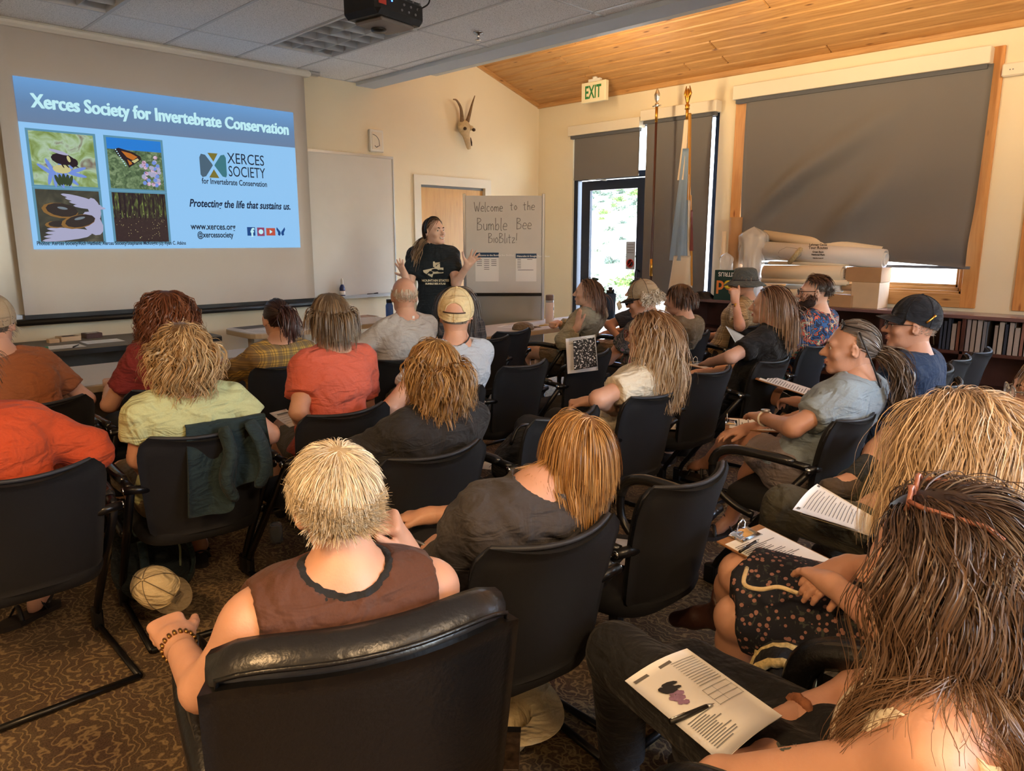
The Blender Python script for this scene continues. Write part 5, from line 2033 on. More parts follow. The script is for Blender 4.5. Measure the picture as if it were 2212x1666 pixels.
def hair(parent, base, c, R, s=1., n=600, L=.18, lift=.012, grav=.5, curl=0., freq=40., part=None, cols=((90, 60, 40),), thick=.0022, m=12, seed=1,
         front=.30, nape=-.72, side=-.25, clump=.5, ncl=60, jit=.15, coll=(), crown=(0, -.25, 1.), tie=None, lenvar=.25, tipcol=None, capcol=None, flow=1.0, name='hair',
         region=None, noroot=False, roots=None, rootdir=None, capoff=None, mat='hair', sweep=(0, 0, 0), up0=.5, parent_obj=None, keep_above=None, dens=2.8):
    rs = np.random.default_rng(seed)
    c = np.asarray(c, float)
    far = float(np.clip(2.7 / np.linalg.norm(c - np.array((0, 0, CAMH))), .30, 1.))
    thick = thick * far ** -.6 * 1.08
    dens = dens * far * .70
    if roots is None:
        n = int(n * dens)
        ncl = int(ncl * 2.6)
    else:
        ncl = int(ncl * 2)
    thick = thick * .52
    up0 = up0 * .5
    lift = lift * .62
    clump = clump * .62
    hr, hc = HR * s, HC * s
    if roots is None:
        d = rs.normal(size=(n * 6, 3))
        d /= np.linalg.norm(d, axis=1, keepdims=True)
        ok = scalp_ok(d, front, nape, side) if region is None else region(d)
        d = d[ok][:n]
        n = len(d)
        loc = hc + d * hr
        cr = nz(crown)
        if tie is not None:
            tgt = np.array(tie) * s
            fl = tgt - loc
        elif part is not None:
            sg = np.where(d[:, 0] >= part, 1., -1.)
            fl = np.stack([sg * (1.15 - np.abs(d[:, 0])) * np.clip(.62 + .9 * d[:, 1], .04, 1.), -.30 - .3 * np.clip(d[:, 1], 0, 1) + 0 * sg, -.6 + 0 * sg], 1)
        else:
            fl = d - cr * (d @ cr)[:, None]
            fl += (d @ cr < .95)[:, None] * 0
        fl = fl + np.array(sweep)
        fl -= d * np.sum(fl * d, 1, keepdims=True)
        fl /= np.linalg.norm(fl, axis=1, keepdims=True) + 1e-6
        P = c + loc @ R.T
        nd = d @ R.T
        fw = fl @ R.T
    else:
        P = np.array(roots, float)
        n = len(P)
        nd = np.tile(np.array([0, 0, 1.]), (n, 1))
        fw = np.array(rootdir, float)
    lens = L * (1 - lenvar * rs.random(n))
    lay = rs.random(n)
    if L > .1:
        lay[:int(n * .10)] *= .3
    dirv = fw * flow + nd * up0 * (.3 + lay[:, None])
    dirv /= np.linalg.norm(dirv, axis=1, keepdims=True)
    S = [P.copy()]
    dn = np.array([0, 0, -1.])
    jv = rs.normal(size=(n, 3)) * jit
    for k in range(1, m):
        t_ = k / (m - 1)
        ds = (lens / (m - 1))[:, None]
        if tie is not None and roots is None:
            tg = c + (np.array(tie) * s) @ R.T
            want = tg - P
            dist = np.linalg.norm(want, axis=1, keepdims=True)
            dirv = dirv * .5 + want / (dist + 1e-6) * .5
            ds = dist / max(m - k, 1)
        else:
            g = grav * min(1., .25 + t_ * 1.2)
            dirv = dirv * (1 - g * .5) + dn * g * .5 + jv * .12 * rs.normal(size=(n, 1))
        dirv /= np.linalg.norm(dirv, axis=1, keepdims=True) + 1e-9
        P = P + dirv * ds
        # keep outside the skull
        q = (P - c) @ R - hc
        off = lift * (.25 + .75 * lay)[:, None] * min(1, .35 + 1.6 * t_)
        rr = hr + off
        k0 = np.linalg.norm(q / rr, axis=1, keepdims=True)
        q = np.where(k0 < 1, q / np.maximum(k0, .05), q)
        P2 = c + (q + hc) @ R.T
        for (a, b, ra, rb) in coll:
            a, b = np.asarray(a), np.asarray(b)
            dd = b - a
            tt = np.clip(((P2 - a) @ dd) / max(dd @ dd, 1e-9), 0, 1)[:, None]
            ctr = a + tt * dd
            v_ = P2 - ctr
            l_ = np.linalg.norm(v_, axis=1, keepdims=True)
            rad_ = (ra + (rb - ra) * tt) + .004 + .02 * lay[:, None]
            P2 = np.where(l_ < rad_, ctr + v_ / (l_ + 1e-6) * rad_, P2)
        dirv = dirv * .5 + .5 * (P2 - S[-1]) / (np.linalg.norm(P2 - S[-1], axis=1, keepdims=True) + 1e-6)
        P = P2
        S.append(P.copy())
    S = np.stack(S, 1)
    tt = np.linspace(0, 1, m)
    # clumping
    gi = rs.integers(0, n, ncl)
    dist = ((S[:, 0][:, None] - S[gi, 0][None]) ** 2).sum(2)
    near = gi[np.argmin(dist, 1)]
    S = S + (S[near] - S) * (clump * (tt[None, :, None] ** .8)) + (rs.normal(size=(n, 1, 3)) * .003)
    if curl:
        T = np.gradient(S, axis=1)
        T /= np.linalg.norm(T, axis=2, keepdims=True) + 1e-9
        A = np.cross(T, np.array([.3, .5, .8]))
        A /= np.linalg.norm(A, axis=2, keepdims=True) + 1e-9
        B = np.cross(T, A)
        ph = (rs.random(n)[near] * 6.28)[:, None] + rs.normal(size=(n, 1)) * .35
        fr = freq * (.8 + .4 * rs.random(n)[near])[:, None]
        w = fr * (lens[:, None] * tt[None])
        amp = curl * (np.clip(tt * 2.2, 0, 1))[None, :, None]
        S = S + amp * (np.cos(w + ph)[..., None] * A + np.sin(w + ph)[..., None] * B)
    if keep_above is not None:
        S[..., 2] = np.maximum(S[..., 2], keep_above)
    cl = np.array([lin(q) for q in cols])
    mixw = rs.dirichlet(np.ones(len(cl)) * .45, n)[near] * .6 + rs.dirichlet(np.ones(len(cl)) * .6, n) * .4
    colr = (mixw @ cl)[:, None].repeat(m, 1) * (rs.uniform(.75, 1.2, (n, 1, 1)))
    if tipcol is not None:
        tc = np.array(lin(tipcol))
        colr = colr + (tc - colr) * (np.clip(tt * 1.4 - .3, 0, 1))[None, :, None] * .8
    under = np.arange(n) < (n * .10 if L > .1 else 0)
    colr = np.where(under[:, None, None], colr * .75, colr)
    rad = np.where(under, 2.4, 1.)[:, None] * thick * s * rs.uniform(.7, 1.4, (n, 1)) * np.clip(1.15 - .75 * tt ** 2, .2, 1)[None]
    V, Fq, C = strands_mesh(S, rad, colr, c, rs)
    if roots is None and not noroot:
        # under-layer following the scalp
        nu, nv = 36, 22
        th = np.linspace(0, 2 * math.pi, nu, endpoint=False)
        ph_ = np.linspace(.02, math.pi - .3, nv)
        d = np.stack([(np.sin(ph_)[:, None] * np.cos(th)[None]), (np.sin(ph_)[:, None] * np.sin(th)[None]), np.cos(ph_)[:, None].repeat(nu, 1)], -1).reshape(-1, 3)
        ok = scalp_ok(d, front, nape, side) if region is None else region(d)
        co = lift * .35 + .002 if capoff is None else capoff
        Vc = c + (hc + d * (hr + co)) @ R.T
        q = []
        for i in range(nv - 1):
            for j in range(nu):
                f_ = (i * nu + j, (i + 1) * nu + j, (i + 1) * nu + (j + 1) % nu, i * nu + (j + 1) % nu)
                if ok[list(f_)].all():
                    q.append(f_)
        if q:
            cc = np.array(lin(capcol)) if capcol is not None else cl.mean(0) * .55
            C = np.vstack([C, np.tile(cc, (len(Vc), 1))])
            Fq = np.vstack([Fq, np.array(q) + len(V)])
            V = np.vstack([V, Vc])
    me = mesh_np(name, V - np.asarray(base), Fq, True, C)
    return new_obj(name, me, MATS[mat], parent)


nb = NB('hair', .38)
at_ = nb.node('ShaderNodeAttribute', attribute_name='col')
nb.col(at_.outputs['Color'])
nb.b.inputs['Specular IOR Level'].default_value = .4
nb.b.inputs['Anisotropic'].default_value = .5
M('eye_white', (225, 220, 214), .25)
M('iris', (60, 46, 34), .2)
M('lip', (176, 104, 92), .5)
M('teeth', (236, 230, 220), .3)
M('mouth_dark', (60, 22, 22), .6)
M('sole', (40, 34, 30), .7)


def skin_mat(name, col):
    return M(name, col, .48, var=.06, vscale=14, bump=.06, bscale=160, sss=.08)


skin_mat('skin_a', (218, 172, 148))
skin_mat('skin_b', (208, 158, 132))
skin_mat('skin_c', (202, 152, 128))
skin_mat('skin_d', (228, 188, 166))


def wrinkle(seed, amp=.004, k=26.):
    rs = np.random.default_rng(seed)
    D_ = rs.normal(size=(4, 3))
    D_ /= np.linalg.norm(D_, axis=1, keepdims=True)
    ph = rs.uniform(0, 6, 4)

    def w(X, Y, Z):
        a = np.sin(k * .5 * (D_[0, 0] * X + D_[0, 1] * Y + D_[0, 2] * Z) + ph[0]) * 1.6
        f1 = np.sin(k * (D_[1, 0] * X + D_[1, 1] * Y + .9 * Z) + a + ph[1])
        f2 = np.sin(k * 1.9 * (D_[2, 0] * X + D_[2, 1] * Y + D_[2, 2] * Z) + 1.4 * f1 + ph[2])
        return amp * (.6 * f1 + .4 * f2)
    return w


SHOW = {}


def person(key, label, hc, hip, yaw=0., hyaw=0., hpitch=0., hroll=0., skin='skin_a', shirt=('tee_grey', .55), pants=('trousers_dark', 'long'), arms=None, legs=None,
           bw=1., hs=1., fem=0, detail=1., face=False, twist=0., belly=0., lean=0., neckhole=.003, hz=.545, wr=.0055, shoulder_drop=0., body_name='person', sh_off=(0, 0), tank=False, jaw=1., nose=1., feet='shoe', foot_mat='shoe_dark', wrk=46., under=None, nbw=None, chw=None):
    """hc: head centre (world Vector), hip: (x,y) on the seat"""
    base = np.array((hip[0], hip[1], 0.))
    hc = np.array(hc, float)
    fw = np.array((-math.sin(yaw), math.cos(yaw), 0))
    rt = np.array((math.cos(yaw), math.sin(yaw), 0))
    ty = yaw + twist
    fs = np.array((-math.sin(ty), math.cos(ty), 0))
    rs_ = np.array((math.cos(ty), math.sin(ty), 0))
    up = np.array((0, 0, 1.))
    R = rotm(yaw + hyaw, hpitch, hroll)
    hp = np.array((hip[0], hip[1], hz))
    nbp = hc + R @ np.array((0, -.030, -.085)) * hs - up * .056 * hs - fs * .010
    if nbw is not None:
        nbp = np.array(nbw, float)
    spine = nbp - hp
    chest = hp + spine * .70 - fs * .012
    waist = hp + spine * .34 - fs * .018
    if chw is not None:
        chest = chest + rt * chw[0] + fw * chw[1]
        waist = waist + rt * chw[0] * .7 + fw * chw[1] * .7
    rootE = thing('person', label, 'person', tuple(base), group=None)
    sk = MATS[skin]
    shL = nbp - up * (.060 + shoulder_drop) - rs_ * .158 * bw + fs * sh_off[0]
    shR = nbp - up * (.060 + shoulder_drop) + rs_ * .158 * bw + fs * sh_off[1]
    T_ = [cap(hp - rt * .075 * bw, hp + rt * .075 * bw, .120 * bw, .120 * bw, .06),
          cap(waist - rt * .058 * bw, waist + rt * .058 * bw, (.105 + belly * .3) * bw, (.105 + belly * .3) * bw, .08),
          cap(chest - rs_ * .072 * bw, chest + rs_ * .072 * bw, .112 * bw, .112 * bw, .08),
          cap(nbp - up * .055 - rs_ * .085 * bw, nbp - up * .055 + rs_ * .085 * bw, .066 * bw, .066 * bw, .06),
          cap(shL, shR, .050, .050, .05)]
    if belly:
        T_.append(ell(waist + fw * .05, (.14 * bw, .09 + belly, .13), None, .06))
    if fem:
        for s in (-1, 1):
            T_.append(ell(chest + fs * .085 + rs_ * s * .07 * bw + up * -.01, (.058, .05 * fem, .058), None, .05))
    NK = cap(hc + R @ np.array((0, -.028, -.05)) * hs, nbp - up * .02, .052 * hs * (1.0 - .06 * fem), .060 * hs, .035)
    TR = cap(nbp - up * .0 + rs_ * .0, nbp - up * .06, .062, .085 * bw, .05)
    A_ = {}
    body = T_ + [NK, TR]
    dflt = {'L': dict(e=(-.27, .06, .70), w=(-.10, .30, .66), pose='relax'), 'R': dict(e=(.27, .06, .70), w=(.10, .30, .66), pose='relax')}
    arms = {**dflt, **(arms or {})}
    handp = []
    for sd, sh in (('L', shL), ('R', shR)):
        d = arms[sd]
        if d is None:
            continue
        cv = lambda q: np.array(q[1:], float) if q[0] == 'w' else base + rt * q[0] + fw * q[1] + up * q[2]
        e, w_ = cv(d['e']), cv(d['w'])
        ar = d.get('r', 1.)
        body += [cap(sh, e, .050 * ar * (1.05 - .1 * fem), .040 * ar, .035), cap(e, w_, .041 * ar, .0275 * ar, .02)]
        fd = np.array(d['f']) if 'f' in d else (w_ - e)
        if 'fl' in d:
            fd = rt * d['fl'][0] + fw * d['fl'][1] + up * d['fl'][2]
        un = np.array(d.get('up', (0, 0, 1)), float)
        hpz = hand_prims(w_ + nz(w_ - e) * .012, nz(fd), un, 1 if sd == 'R' else -1, d.get('pose', 'relax'), d.get('hs', 1.) * (1 - .06 * bool(fem)))
        handp.append((hpz, cap(e, w_, .041 * ar, .0275 * ar, .02), w_, d.get('hh', .0085)))
        A_[sd] = (sh, e, w_, ar)
    dl = {'L': dict(k=(-.12, .44, .53), a=(-.13, .46, .10), t=(-.14, .60, .03)), 'R': dict(k=(.12, .44, .53), a=(.13, .46, .10), t=(.14, .60, .03))}
    legs = {**dl, **(legs or {})}
    G_ = {}
    feetp = []
    for sd, s in (('L', -1), ('R', 1)):
        d = legs[sd]
        if d is None:
            continue
        cv = lambda q: np.array(q[1:], float) if q[0] == 'w' else base + rt * q[0] + fw * q[1] + up * q[2]
        hj = hp + rt * s * .085 * bw - up * .01
        k_, a_, t_ = cv(d['k']), cv(d['a']), cv(d['t'])
        lr = d.get('r', 1.)
        body += [cap(hj, k_, .082 * bw * lr, .056 * lr, .04), cap(k_, a_, .054 * lr, .036, .025), ell(lerp(k_, a_, .3) - nz(np.cross(np.cross(a_ - k_, t_ - a_), a_ - k_)) * .0, (.05 * lr,) * 3, None, .04),
                 cap(a_, a_ * .4 + t_ * .6 - up * .0, .036, .030, .02), cap(a_ * .4 + t_ * .6, t_, .030, .022, .02)]
        G_[sd] = (hj, k_, a_, t_, lr)
        feetp.append((a_, t_))
    dist_ = float(np.linalg.norm(hc - np.array((0, 0, CAMH))))
    hb = (.014 if dist_ < 2.4 else .020) if detail < 2 else .0105
    V1 = poly(body, hb)
    hh = {1.: .0068 if (face or dist_ < 3.) else .0085, 2.: .005}.get(detail, .0068)
    hpz = head_prims(hc, R, hs, fem, jaw, nose) + [NK]
    lo = hc - np.array((.13, .13, .15)) * hs
    hi_ = hc + np.array((.13, .13, .15)) * hs
    V2 = poly(hpz, hh, lo=lo, hi=hi_)
    parts = [V1, V2]
    for pz, fa, w_, h_ in handp:
        bb = [aabb(p) for p in pz]
        lo = np.min([b[0] for b in bb], 0) - .015
        hi_ = np.max([b[1] for b in bb], 0) + .015
        parts.append(poly(pz + [fa], h_, lo=lo, hi=hi_))
    V, Fq = join(parts)
    new_obj('body', mesh_np('body', V - base, Fq), sk, rootE)
    hr_ = (.0115 if dist_ < 3.6 else .014) if detail < 2 else .0088
    # shirt
    if shirt:
        mt, sl_ = shirt[0], shirt[1]
        ty_ = shirt[2] if len(shirt) > 2 else {}
        sp_ = [dict(p) for p in T_]
        sp_.append(dict(TR))
        if sl_ > 0:
            for sd, (sh, e, w_, ar) in A_.items():
                u = min(sl_, 1.)
                loose = ty_.get('loose', .012)
                sp_.append(cap(sh, e, .054 * ar, (.046 + loose) * ar, .04, cut=u))
                if sl_ > 1:
                    sp_.append(cap(e, w_, (.046 + loose) * ar, .034 * ar + loose * .5, .03, cut=sl_ - 1))
        nd_ = nz(nbp - (hc + R @ np.array((0, -.028, -.05)) * hs))
        nc_ = nbp + up * (.050 - ty_.get('neck', 0.)) * hs - fs * .012
        sp_.append(ell(nc_, np.array((.078 + neckhole,) * 3) * hs, None, .006, op='sub'))
        sp_[-1]['tagn'] = 1
        if ty_.get('scoop'):
            sp_.append(ell(nbp + fs * ty_.get('scy', 0.) + up * .01, (ty_['scoop'], ty_['scoop'], ty_.get('scz', .07)), None, .006, op='sub'))
        if tank:
            for sh in (shL, shR):
                sg = 1 if sh is shR else -1
                sp_.append(ell(sh + rs_ * sg * .028 - up * .02, (.052, .10, .11), np.array(rotm(ty, 0)), .008, op='sub'))
        if under:
            up_ = [q for q in sp_ if q.get('tagn') is None] + [ell(nc_, np.array((.078 + under[1],) * 3) * hs, None, .006, op='sub'), pl(hp + up * .1, -up, .01)]
            Vu, Fu = poly(up_, hr_, infl=ty_.get('infl', .011) - .003)
            new_obj('undertop', mesh_np('undertop', Vu - base, Fu), MATS[under[0]], rootE)
        sp_.append(pl(hp - up * .075, -up, .01))
        Vs, Fs = poly(sp_, hr_, warp=wrinkle(hash(key) % 997 if False else sum(map(ord, key)), wr, wrk), infl=ty_.get('infl', .011))
        so_ = new_obj(ty_.get('name', 'shirt'), mesh_np('shirt', Vs - base, Fs), MATS[mt], rootE)
    # trousers / shorts / skirt
    if pants:
        mt, kind = pants[0], pants[1]
        pp = [dict(T_[0])]
        for sd, (hj, k_, a_, t_, lr) in G_.items():
            cutv = {'long': None, 'shorts': pants[2] if len(pants) > 2 else .8, 'skirt': pants[2] if len(pants) > 2 else .85}[kind]
            kk_ = .16 if kind == 'skirt' else .05
            pp.append(cap(hj, k_, .086 * bw * lr, (.066 if kind != 'skirt' else .074) * lr, kk_, cut=cutv))
            if kind == 'long':
                pp.append(cap(k_, a_, .064 * lr, .050 * lr, .03, cut=pants[2] if len(pants) > 2 else .93))
        Vs, Fs = poly(pp, .011 if key in ('P20', 'P19', 'PO', 'P17') else .022, warp=wrinkle(sum(map(ord, key)) + 5, .004, 22.), infl=.010)
        new_obj('skirt' if kind == 'skirt' else ('shorts' if kind == 'shorts' else 'trousers'), mesh_np('trousers', Vs - base, Fs), MATS[mt], rootE)
    # shoes
    if feet == 'shoe':
        for a_, t_ in feetp:
            sp_ = [cap(a_ * .9 + t_ * .1 - up * .03, t_, .042, .036, .03), cap(a_ - up * .02, a_ - up * .055 - nz(t_ - a_) * .03, .042, .034, .03), pl((0, 0, .004), (0, 0, -1), .004)]
            Vs, Fs = poly(sp_, .016, infl=.004)
            new_obj('shoe', mesh_np('shoe', Vs - base, Fs), MATS[foot_mat], rootE)
    P = lambda x, y, z: hc + R @ (np.array((x, y, z)) * hs)
    if face:
        for sx in (-1, 1):
            e_ = P(sx * .031, .0775, .003)
            Ve, Fe = poly([ell(e_, (.0118 * hs,) * 3)], .0035)
            eo = new_obj('eye', mesh_np('eye', Ve - base, Fe), MATS['eye_white'], rootE)
            ir = P(sx * .031 + (face[0] if isinstance(face, tuple) else 0) * .003, .0858, .003)
            Vi, Fi = poly([ell(ir, (.0062 * hs, .0048 * hs, .0062 * hs), R)], .0028)
            new_obj('iris', mesh_np('iris', Vi - base, Fi), MATS['iris'], eo)
            br = [P(sx * .016, .0935, .021), P(sx * .030, .0915, .0265), P(sx * .046, .081, .022)]
            MBx = MB().tube(smooth_path(np.array(br) - base, 3), .0050 * hs, 5)
            MBx.build('eyebrow', face[1] if isinstance(face, tuple) and len(face) > 1 else 'brow_dark', rootE)
        lp = MB().tube(smooth_path(np.array([P(-.022, .092, -.060), P(-.008, .1015, -.0565), P(.008, .1015, -.0565), P(.022, .092, -.060)]) - base, 3), .0042 * hs, 6)
        lp.tube(smooth_path(np.array([P(-.020, .092, -.061), P(0, .1015, -.0675), P(.020, .092, -.061)]) - base, 3), .0048 * hs, 6)
        lp.build('lips', 'lip', rootE)
    rec = dict(root=rootE, base=base, hc=hc, R=R, hs=hs, nb=nbp, shL=shL, shR=shR, chest=chest, hp=hp, fw=fw, rt=rt, fs=fs, rs=rs_, arms=A_, legs=G_, P=P, waist=waist,
               coll=[(nbp - up * .06 - rs_ * .085 * bw, nbp - up * .06 + rs_ * .085 * bw, .080 * bw, .080 * bw), (shL, shR, .066, .066), (chest - rs_ * .07 * bw, chest + rs_ * .07 * bw, .128 * bw, .128 * bw), (waist - rt * .05 * bw, waist + rt * .05 * bw, .118 * bw, .118 * bw),
                     (np.array(NK['a']), np.array(NK['b']), .05, .06)])
    SHOW[key] = rec
    return rec


def hairp(rec, **kw):
    kw.setdefault('coll', rec['coll'])
    return hair(rec['root'], rec['base'], rec['hc'], rec['R'], rec['hs'], **kw)


M('brow_dark', (60, 44, 36), .8)
M('brow_grey', (120, 108, 98), .8)
M('shoe_dark', (40, 36, 36), .6)
M('trousers_dark', (34, 36, 42), .8, bump=.1, bscale=200)


# ---------------------------------------------------------------- headgear and glasses
def cap_hat(rec, mat, brim_mat=None, back=False, name='cap', strap=None, panels=None, tilt=0., button=True, rise=.0, hs=1.):
    hsz = rec['hs'] * hs
    R = rec['R'] @ np.array(Matrix.Rotation(tilt, 3, 'X'))
    if back:
        R = R @ np.array(Matrix.Rotation(math.pi, 3, 'Z'))
    c = rec['hc']
    hr = (HR + .013) * np.array((1., 1., 1.04)) * hsz
    hcn = HC * hsz * (np.array((1, -1, 1)) if back else 1)
    b = rec['base']
    n, m = 36, 12
    G = []
    for i in range(n + 1):
        a_ = 2 * math.pi * i / n + math.pi / 2
        row = []
        for j in range(m + 1):
            e0 = -.42 * (1 - math.sin(a_)) / 2
            el = e0 + (j / m) * (math.pi / 2 - e0)
            sq = 1 + .02 * math.sin(6 * a_) * math.cos(el)
            d = np.array((math.cos(a_) * math.cos(el) * sq, math.sin(a_) * math.cos(el) * sq, math.sin(el) * 1.02))
            row.append(c + R @ (hcn + d * hr + np.array((0, 0, .006 * hsz + rise))) - b)
        G.append(row)
    crown_ = MB().grid(G, -.003).build(name, mat, rec['root'])
    # stitched panel seams
    sm = MB()
    for q in range(6):
        i = int(q * n / 6)
        sm.tube([np.array(G[i][j]) * 1.0 + nz(np.array(G[i][j]) - (c - b)) * .0016 for j in range(m + 1)], .0016, 4)
    sm.build('seam', panels or mat, crown_)
    if button:
        MB().lathe([(.0, .004), (.007, .002), (.007, -.003), (.0, -.004)], c=tuple(np.array(G[0][m]) + rec['R'] @ np.array((0, 0, .003))), n=10).build('button', mat, crown_)
    Bm = []
    for i in range(15):
        a_ = math.radians(28 + 124 * i / 14)
        row = []
        for j in range(7):
            q = j / 6
            ext = .068 * hsz * math.sin(math.pi * (i + .6) / 15.2) ** .6
            d = np.array((math.cos(a_), math.sin(a_), 0)) * (hr * np.array((1, 1, 1)))
            d = d * .99
            p = hcn + d + np.array((math.cos(a_) * .25, math.sin(a_), 0)) * ext * q
            p[2] += .004 * hsz + rise - .020 * hsz * q - .016 * hsz * (abs(math.cos(a_)) ** 2) * (.5 + q)
            row.append(c + R @ p - b)
        Bm.append(row)
    MB().grid(Bm, .004).build('brim', brim_mat or mat, crown_)
    if strap:
        # adjustable strap over an arched opening on the open side of the cap
        arc = []
        for i in range(11):
            a_ = math.radians(235 + 70 * i / 10)
            d = np.array((math.cos(a_), math.sin(a_), 0)) * (hr * 1.012)
            arc.append(c + R @ (hcn + d + np.array((0, 0, .010 * hsz))) - b)
        MB().tube(arc, .008, 6, flat=.5).build('strap', strap, crown_)
        arch = []
        for i in range(11):
            q = i / 10
            a_ = math.radians(240 + 60 * q)
            el = .06 + .40 * math.sqrt(math.sin(math.pi * q))
            d = np.array((math.cos(a_) * math.cos(el), math.sin(a_) * math.cos(el), math.sin(el))) * hr * 1.012
            arch.append(c + R @ (hcn + d + np.array((0, 0, .010 * hsz))) - b)
        return crown_, arch, arc
    return crown_


def glasses(rec, mat='black_metal', lens=True, up=0., fwd=0., r=.0028, sunglass=None, tilt=0.):
    b = rec['base']
    R0 = np.array(Matrix.Rotation(tilt, 3, 'X'))
    P = lambda x, y, z: rec['hc'] + rec['R'] @ (R0 @ (np.array((x, y + fwd, z + up)) * rec['hs'])) - b
    mb = MB()
    for s in (-1, 1):
        mb.tube([P(s * (.033 + .024 * math.cos(a_)), .112 - .004 * abs(math.cos(a_)), .003 + .019 * math.sin(a_)) for a_ in np.linspace(0, 2 * math.pi, 15)[:-1]], r, 5, closed=True)
        mb.tube([P(s * .057, .108, .008), P(s * .074, .085, .010), P(s * .080, .0, .012), P(s * .080, -.025, .0)], r, 5)
    mb.tube([P(-.010, .112, .008), P(0, .116, .011), P(.010, .112, .008)], r, 5)
    g = mb.build('glasses', mat, rec['root'])
    if lens:
        for s in (-1, 1):
            V = [P(s * .033, .112, .003)] + [P(s * (.033 + .023 * math.cos(a_)), .112 - .004 * abs(math.cos(a_)), .003 + .018 * math.sin(a_)) for a_ in np.linspace(0, 2 * math.pi, 15)[:-1]]
            V2 = [v_ + rec['R'] @ np.array((0, .0012, 0)) for v_ in V]
            n_ = len(V)
            F_ = [(0, 1 + k, 1 + (k + 1) % 14) for k in range(14)] + [(n_, n_ + 1 + (k + 1) % 14, n_ + 1 + k) for k in range(14)]
            MB().add(V + V2, F_, True).build('lens', sunglass or 'lens_clear', g)
    return g


nb = NB('lens_clear', .03)
nb.b.inputs['Alpha'].default_value = .25
nb.b.inputs['Base Color'].default_value = (.9, .95, 1, 1)

from mathutils.bvhtree import BVHTree


def decal(name, me, target, direction, mat, parent, off=.0018):
    """drape a flat thin mesh onto a shirt along a direction (all in the target's local space)"""
    bv = BVHTree.FromPolygons([v.co.copy() for v in target.data.vertices], [tuple(p.vertices) for p in target.data.polygons])
    d = Vector(direction).normalized()
    for v in me.vertices:
        o = v.co - d * .6
        h = bv.ray_cast(o, d, 2.)
        if h[0] is not None:
            v.co = h[0] - d * off
    return new_obj(name, me, mat, parent)


def subdiv_poly(poly, n=8):
    """triangulated polygon with interior points so that it can drape"""
    bm = bmesh.new()
    vs = [bm.verts.new((x, y, 0)) for x, y in poly]
    f_ = bm.faces.new(vs)
    bmesh.ops.triangulate(bm, faces=[f_])
    bmesh.ops.subdivide_edges(bm, edges=bm.edges[:], cuts=n, use_grid_fill=True)
    me = bpy.data.meshes.new('decal')
    bm.to_mesh(me)
    bm.free()
    return me


def child(rec, nm):
    return [o for o in rec['root'].children if o.name.split('.')[0] == nm][0]
# ================================================================ clothing materials
def plaid(name, base, dark, line, sc=9., rough=.85, base2=None):
    nb = NB(name, rough)
    v = nb.coord('Object')
    sx = nb.node('ShaderNodeSeparateXYZ', {0: v})
    u = nb.math('ADD', sx.outputs[0], nb.math('MULTIPLY', sx.outputs[1], .45))
    z = sx.outputs[2]

    def bands(s, k, w, ph=0.):
        return nb.math('LESS_THAN', nb.math('FRACT', nb.math('ADD', nb.math('MULTIPLY', s, k), ph)), w)
    c = nb.mix(nb.math('MULTIPLY', bands(u, sc, .36), .55), base, dark)
    c = nb.mix(nb.math('MULTIPLY', bands(z, sc, .36), .55), c, dark)
    for s_ in (u, z):
        c = nb.mix(nb.math('MULTIPLY', bands(s_, sc, .05, .3), .8), c, line)
        c = nb.mix(nb.math('MULTIPLY', bands(s_, sc, .05, .55), .7), c, line)
        c = nb.mix(nb.math('MULTIPLY', bands(s_, sc * 2, .05, .1), .5), c, line)
    nb.col(c)
    n_ = nb.node('ShaderNodeTexNoise', {'Vector': v, 'Scale': 160.})
    nb.bump(n_.outputs[0], .15, .004)


def blotch(name, stops, scale=18., rough=.85, second=None, dist=1.):
    nb = NB(name, rough)
    v = nb.coord('Object')
    f_ = nb.node('ShaderNodeTexNoise', {'Vector': v, 'Scale': scale, 'Detail': 1.5, 'Distortion': dist}).outputs[0]
    c = nb.ramp(f_, stops, 'CONSTANT')
    if second:
        v2 = nb.node('ShaderNodeTexVoronoi', {'Vector': v, 'Scale': second[0]}).outputs['Distance']
        c = nb.mix(nb.math('LESS_THAN', v2, second[1]), c, second[2])
    nb.col(c)


def cloth(name, col, b=.10):
    nb = NB(name, .88)
    v = nb.coord('Object')
    f1 = nb.node('ShaderNodeTexNoise', {'Vector': v, 'Scale': 5.5, 'Detail': 2.5, 'Distortion': 2.4}).outputs[0]
    f2 = nb.node('ShaderNodeTexNoise', {'Vector': nb.coord('Object', scale=(1, 1, 2.6)), 'Scale': 9., 'Detail': 2., 'Distortion': 1.2}).outputs[0]
    f3 = nb.node('ShaderNodeTexNoise', {'Vector': v, 'Scale': 220., 'Detail': 1.}).outputs[0]
    h_ = nb.math('ADD', nb.math('ADD', f1, nb.math('MULTIPLY', f2, .7)), nb.math('MULTIPLY', f3, .035))
    nb.bump(h_, .75, .035)
    nb.col(nb.mix(nb.node('ShaderNodeMapRange', {0: f3, 1: .3, 2: .7, 3: 0., 4: .16}).outputs[0], col, tuple(int(q * .72) for q in col)))
    nb.b.inputs['Sheen Weight'].default_value = .04
    return nb.m


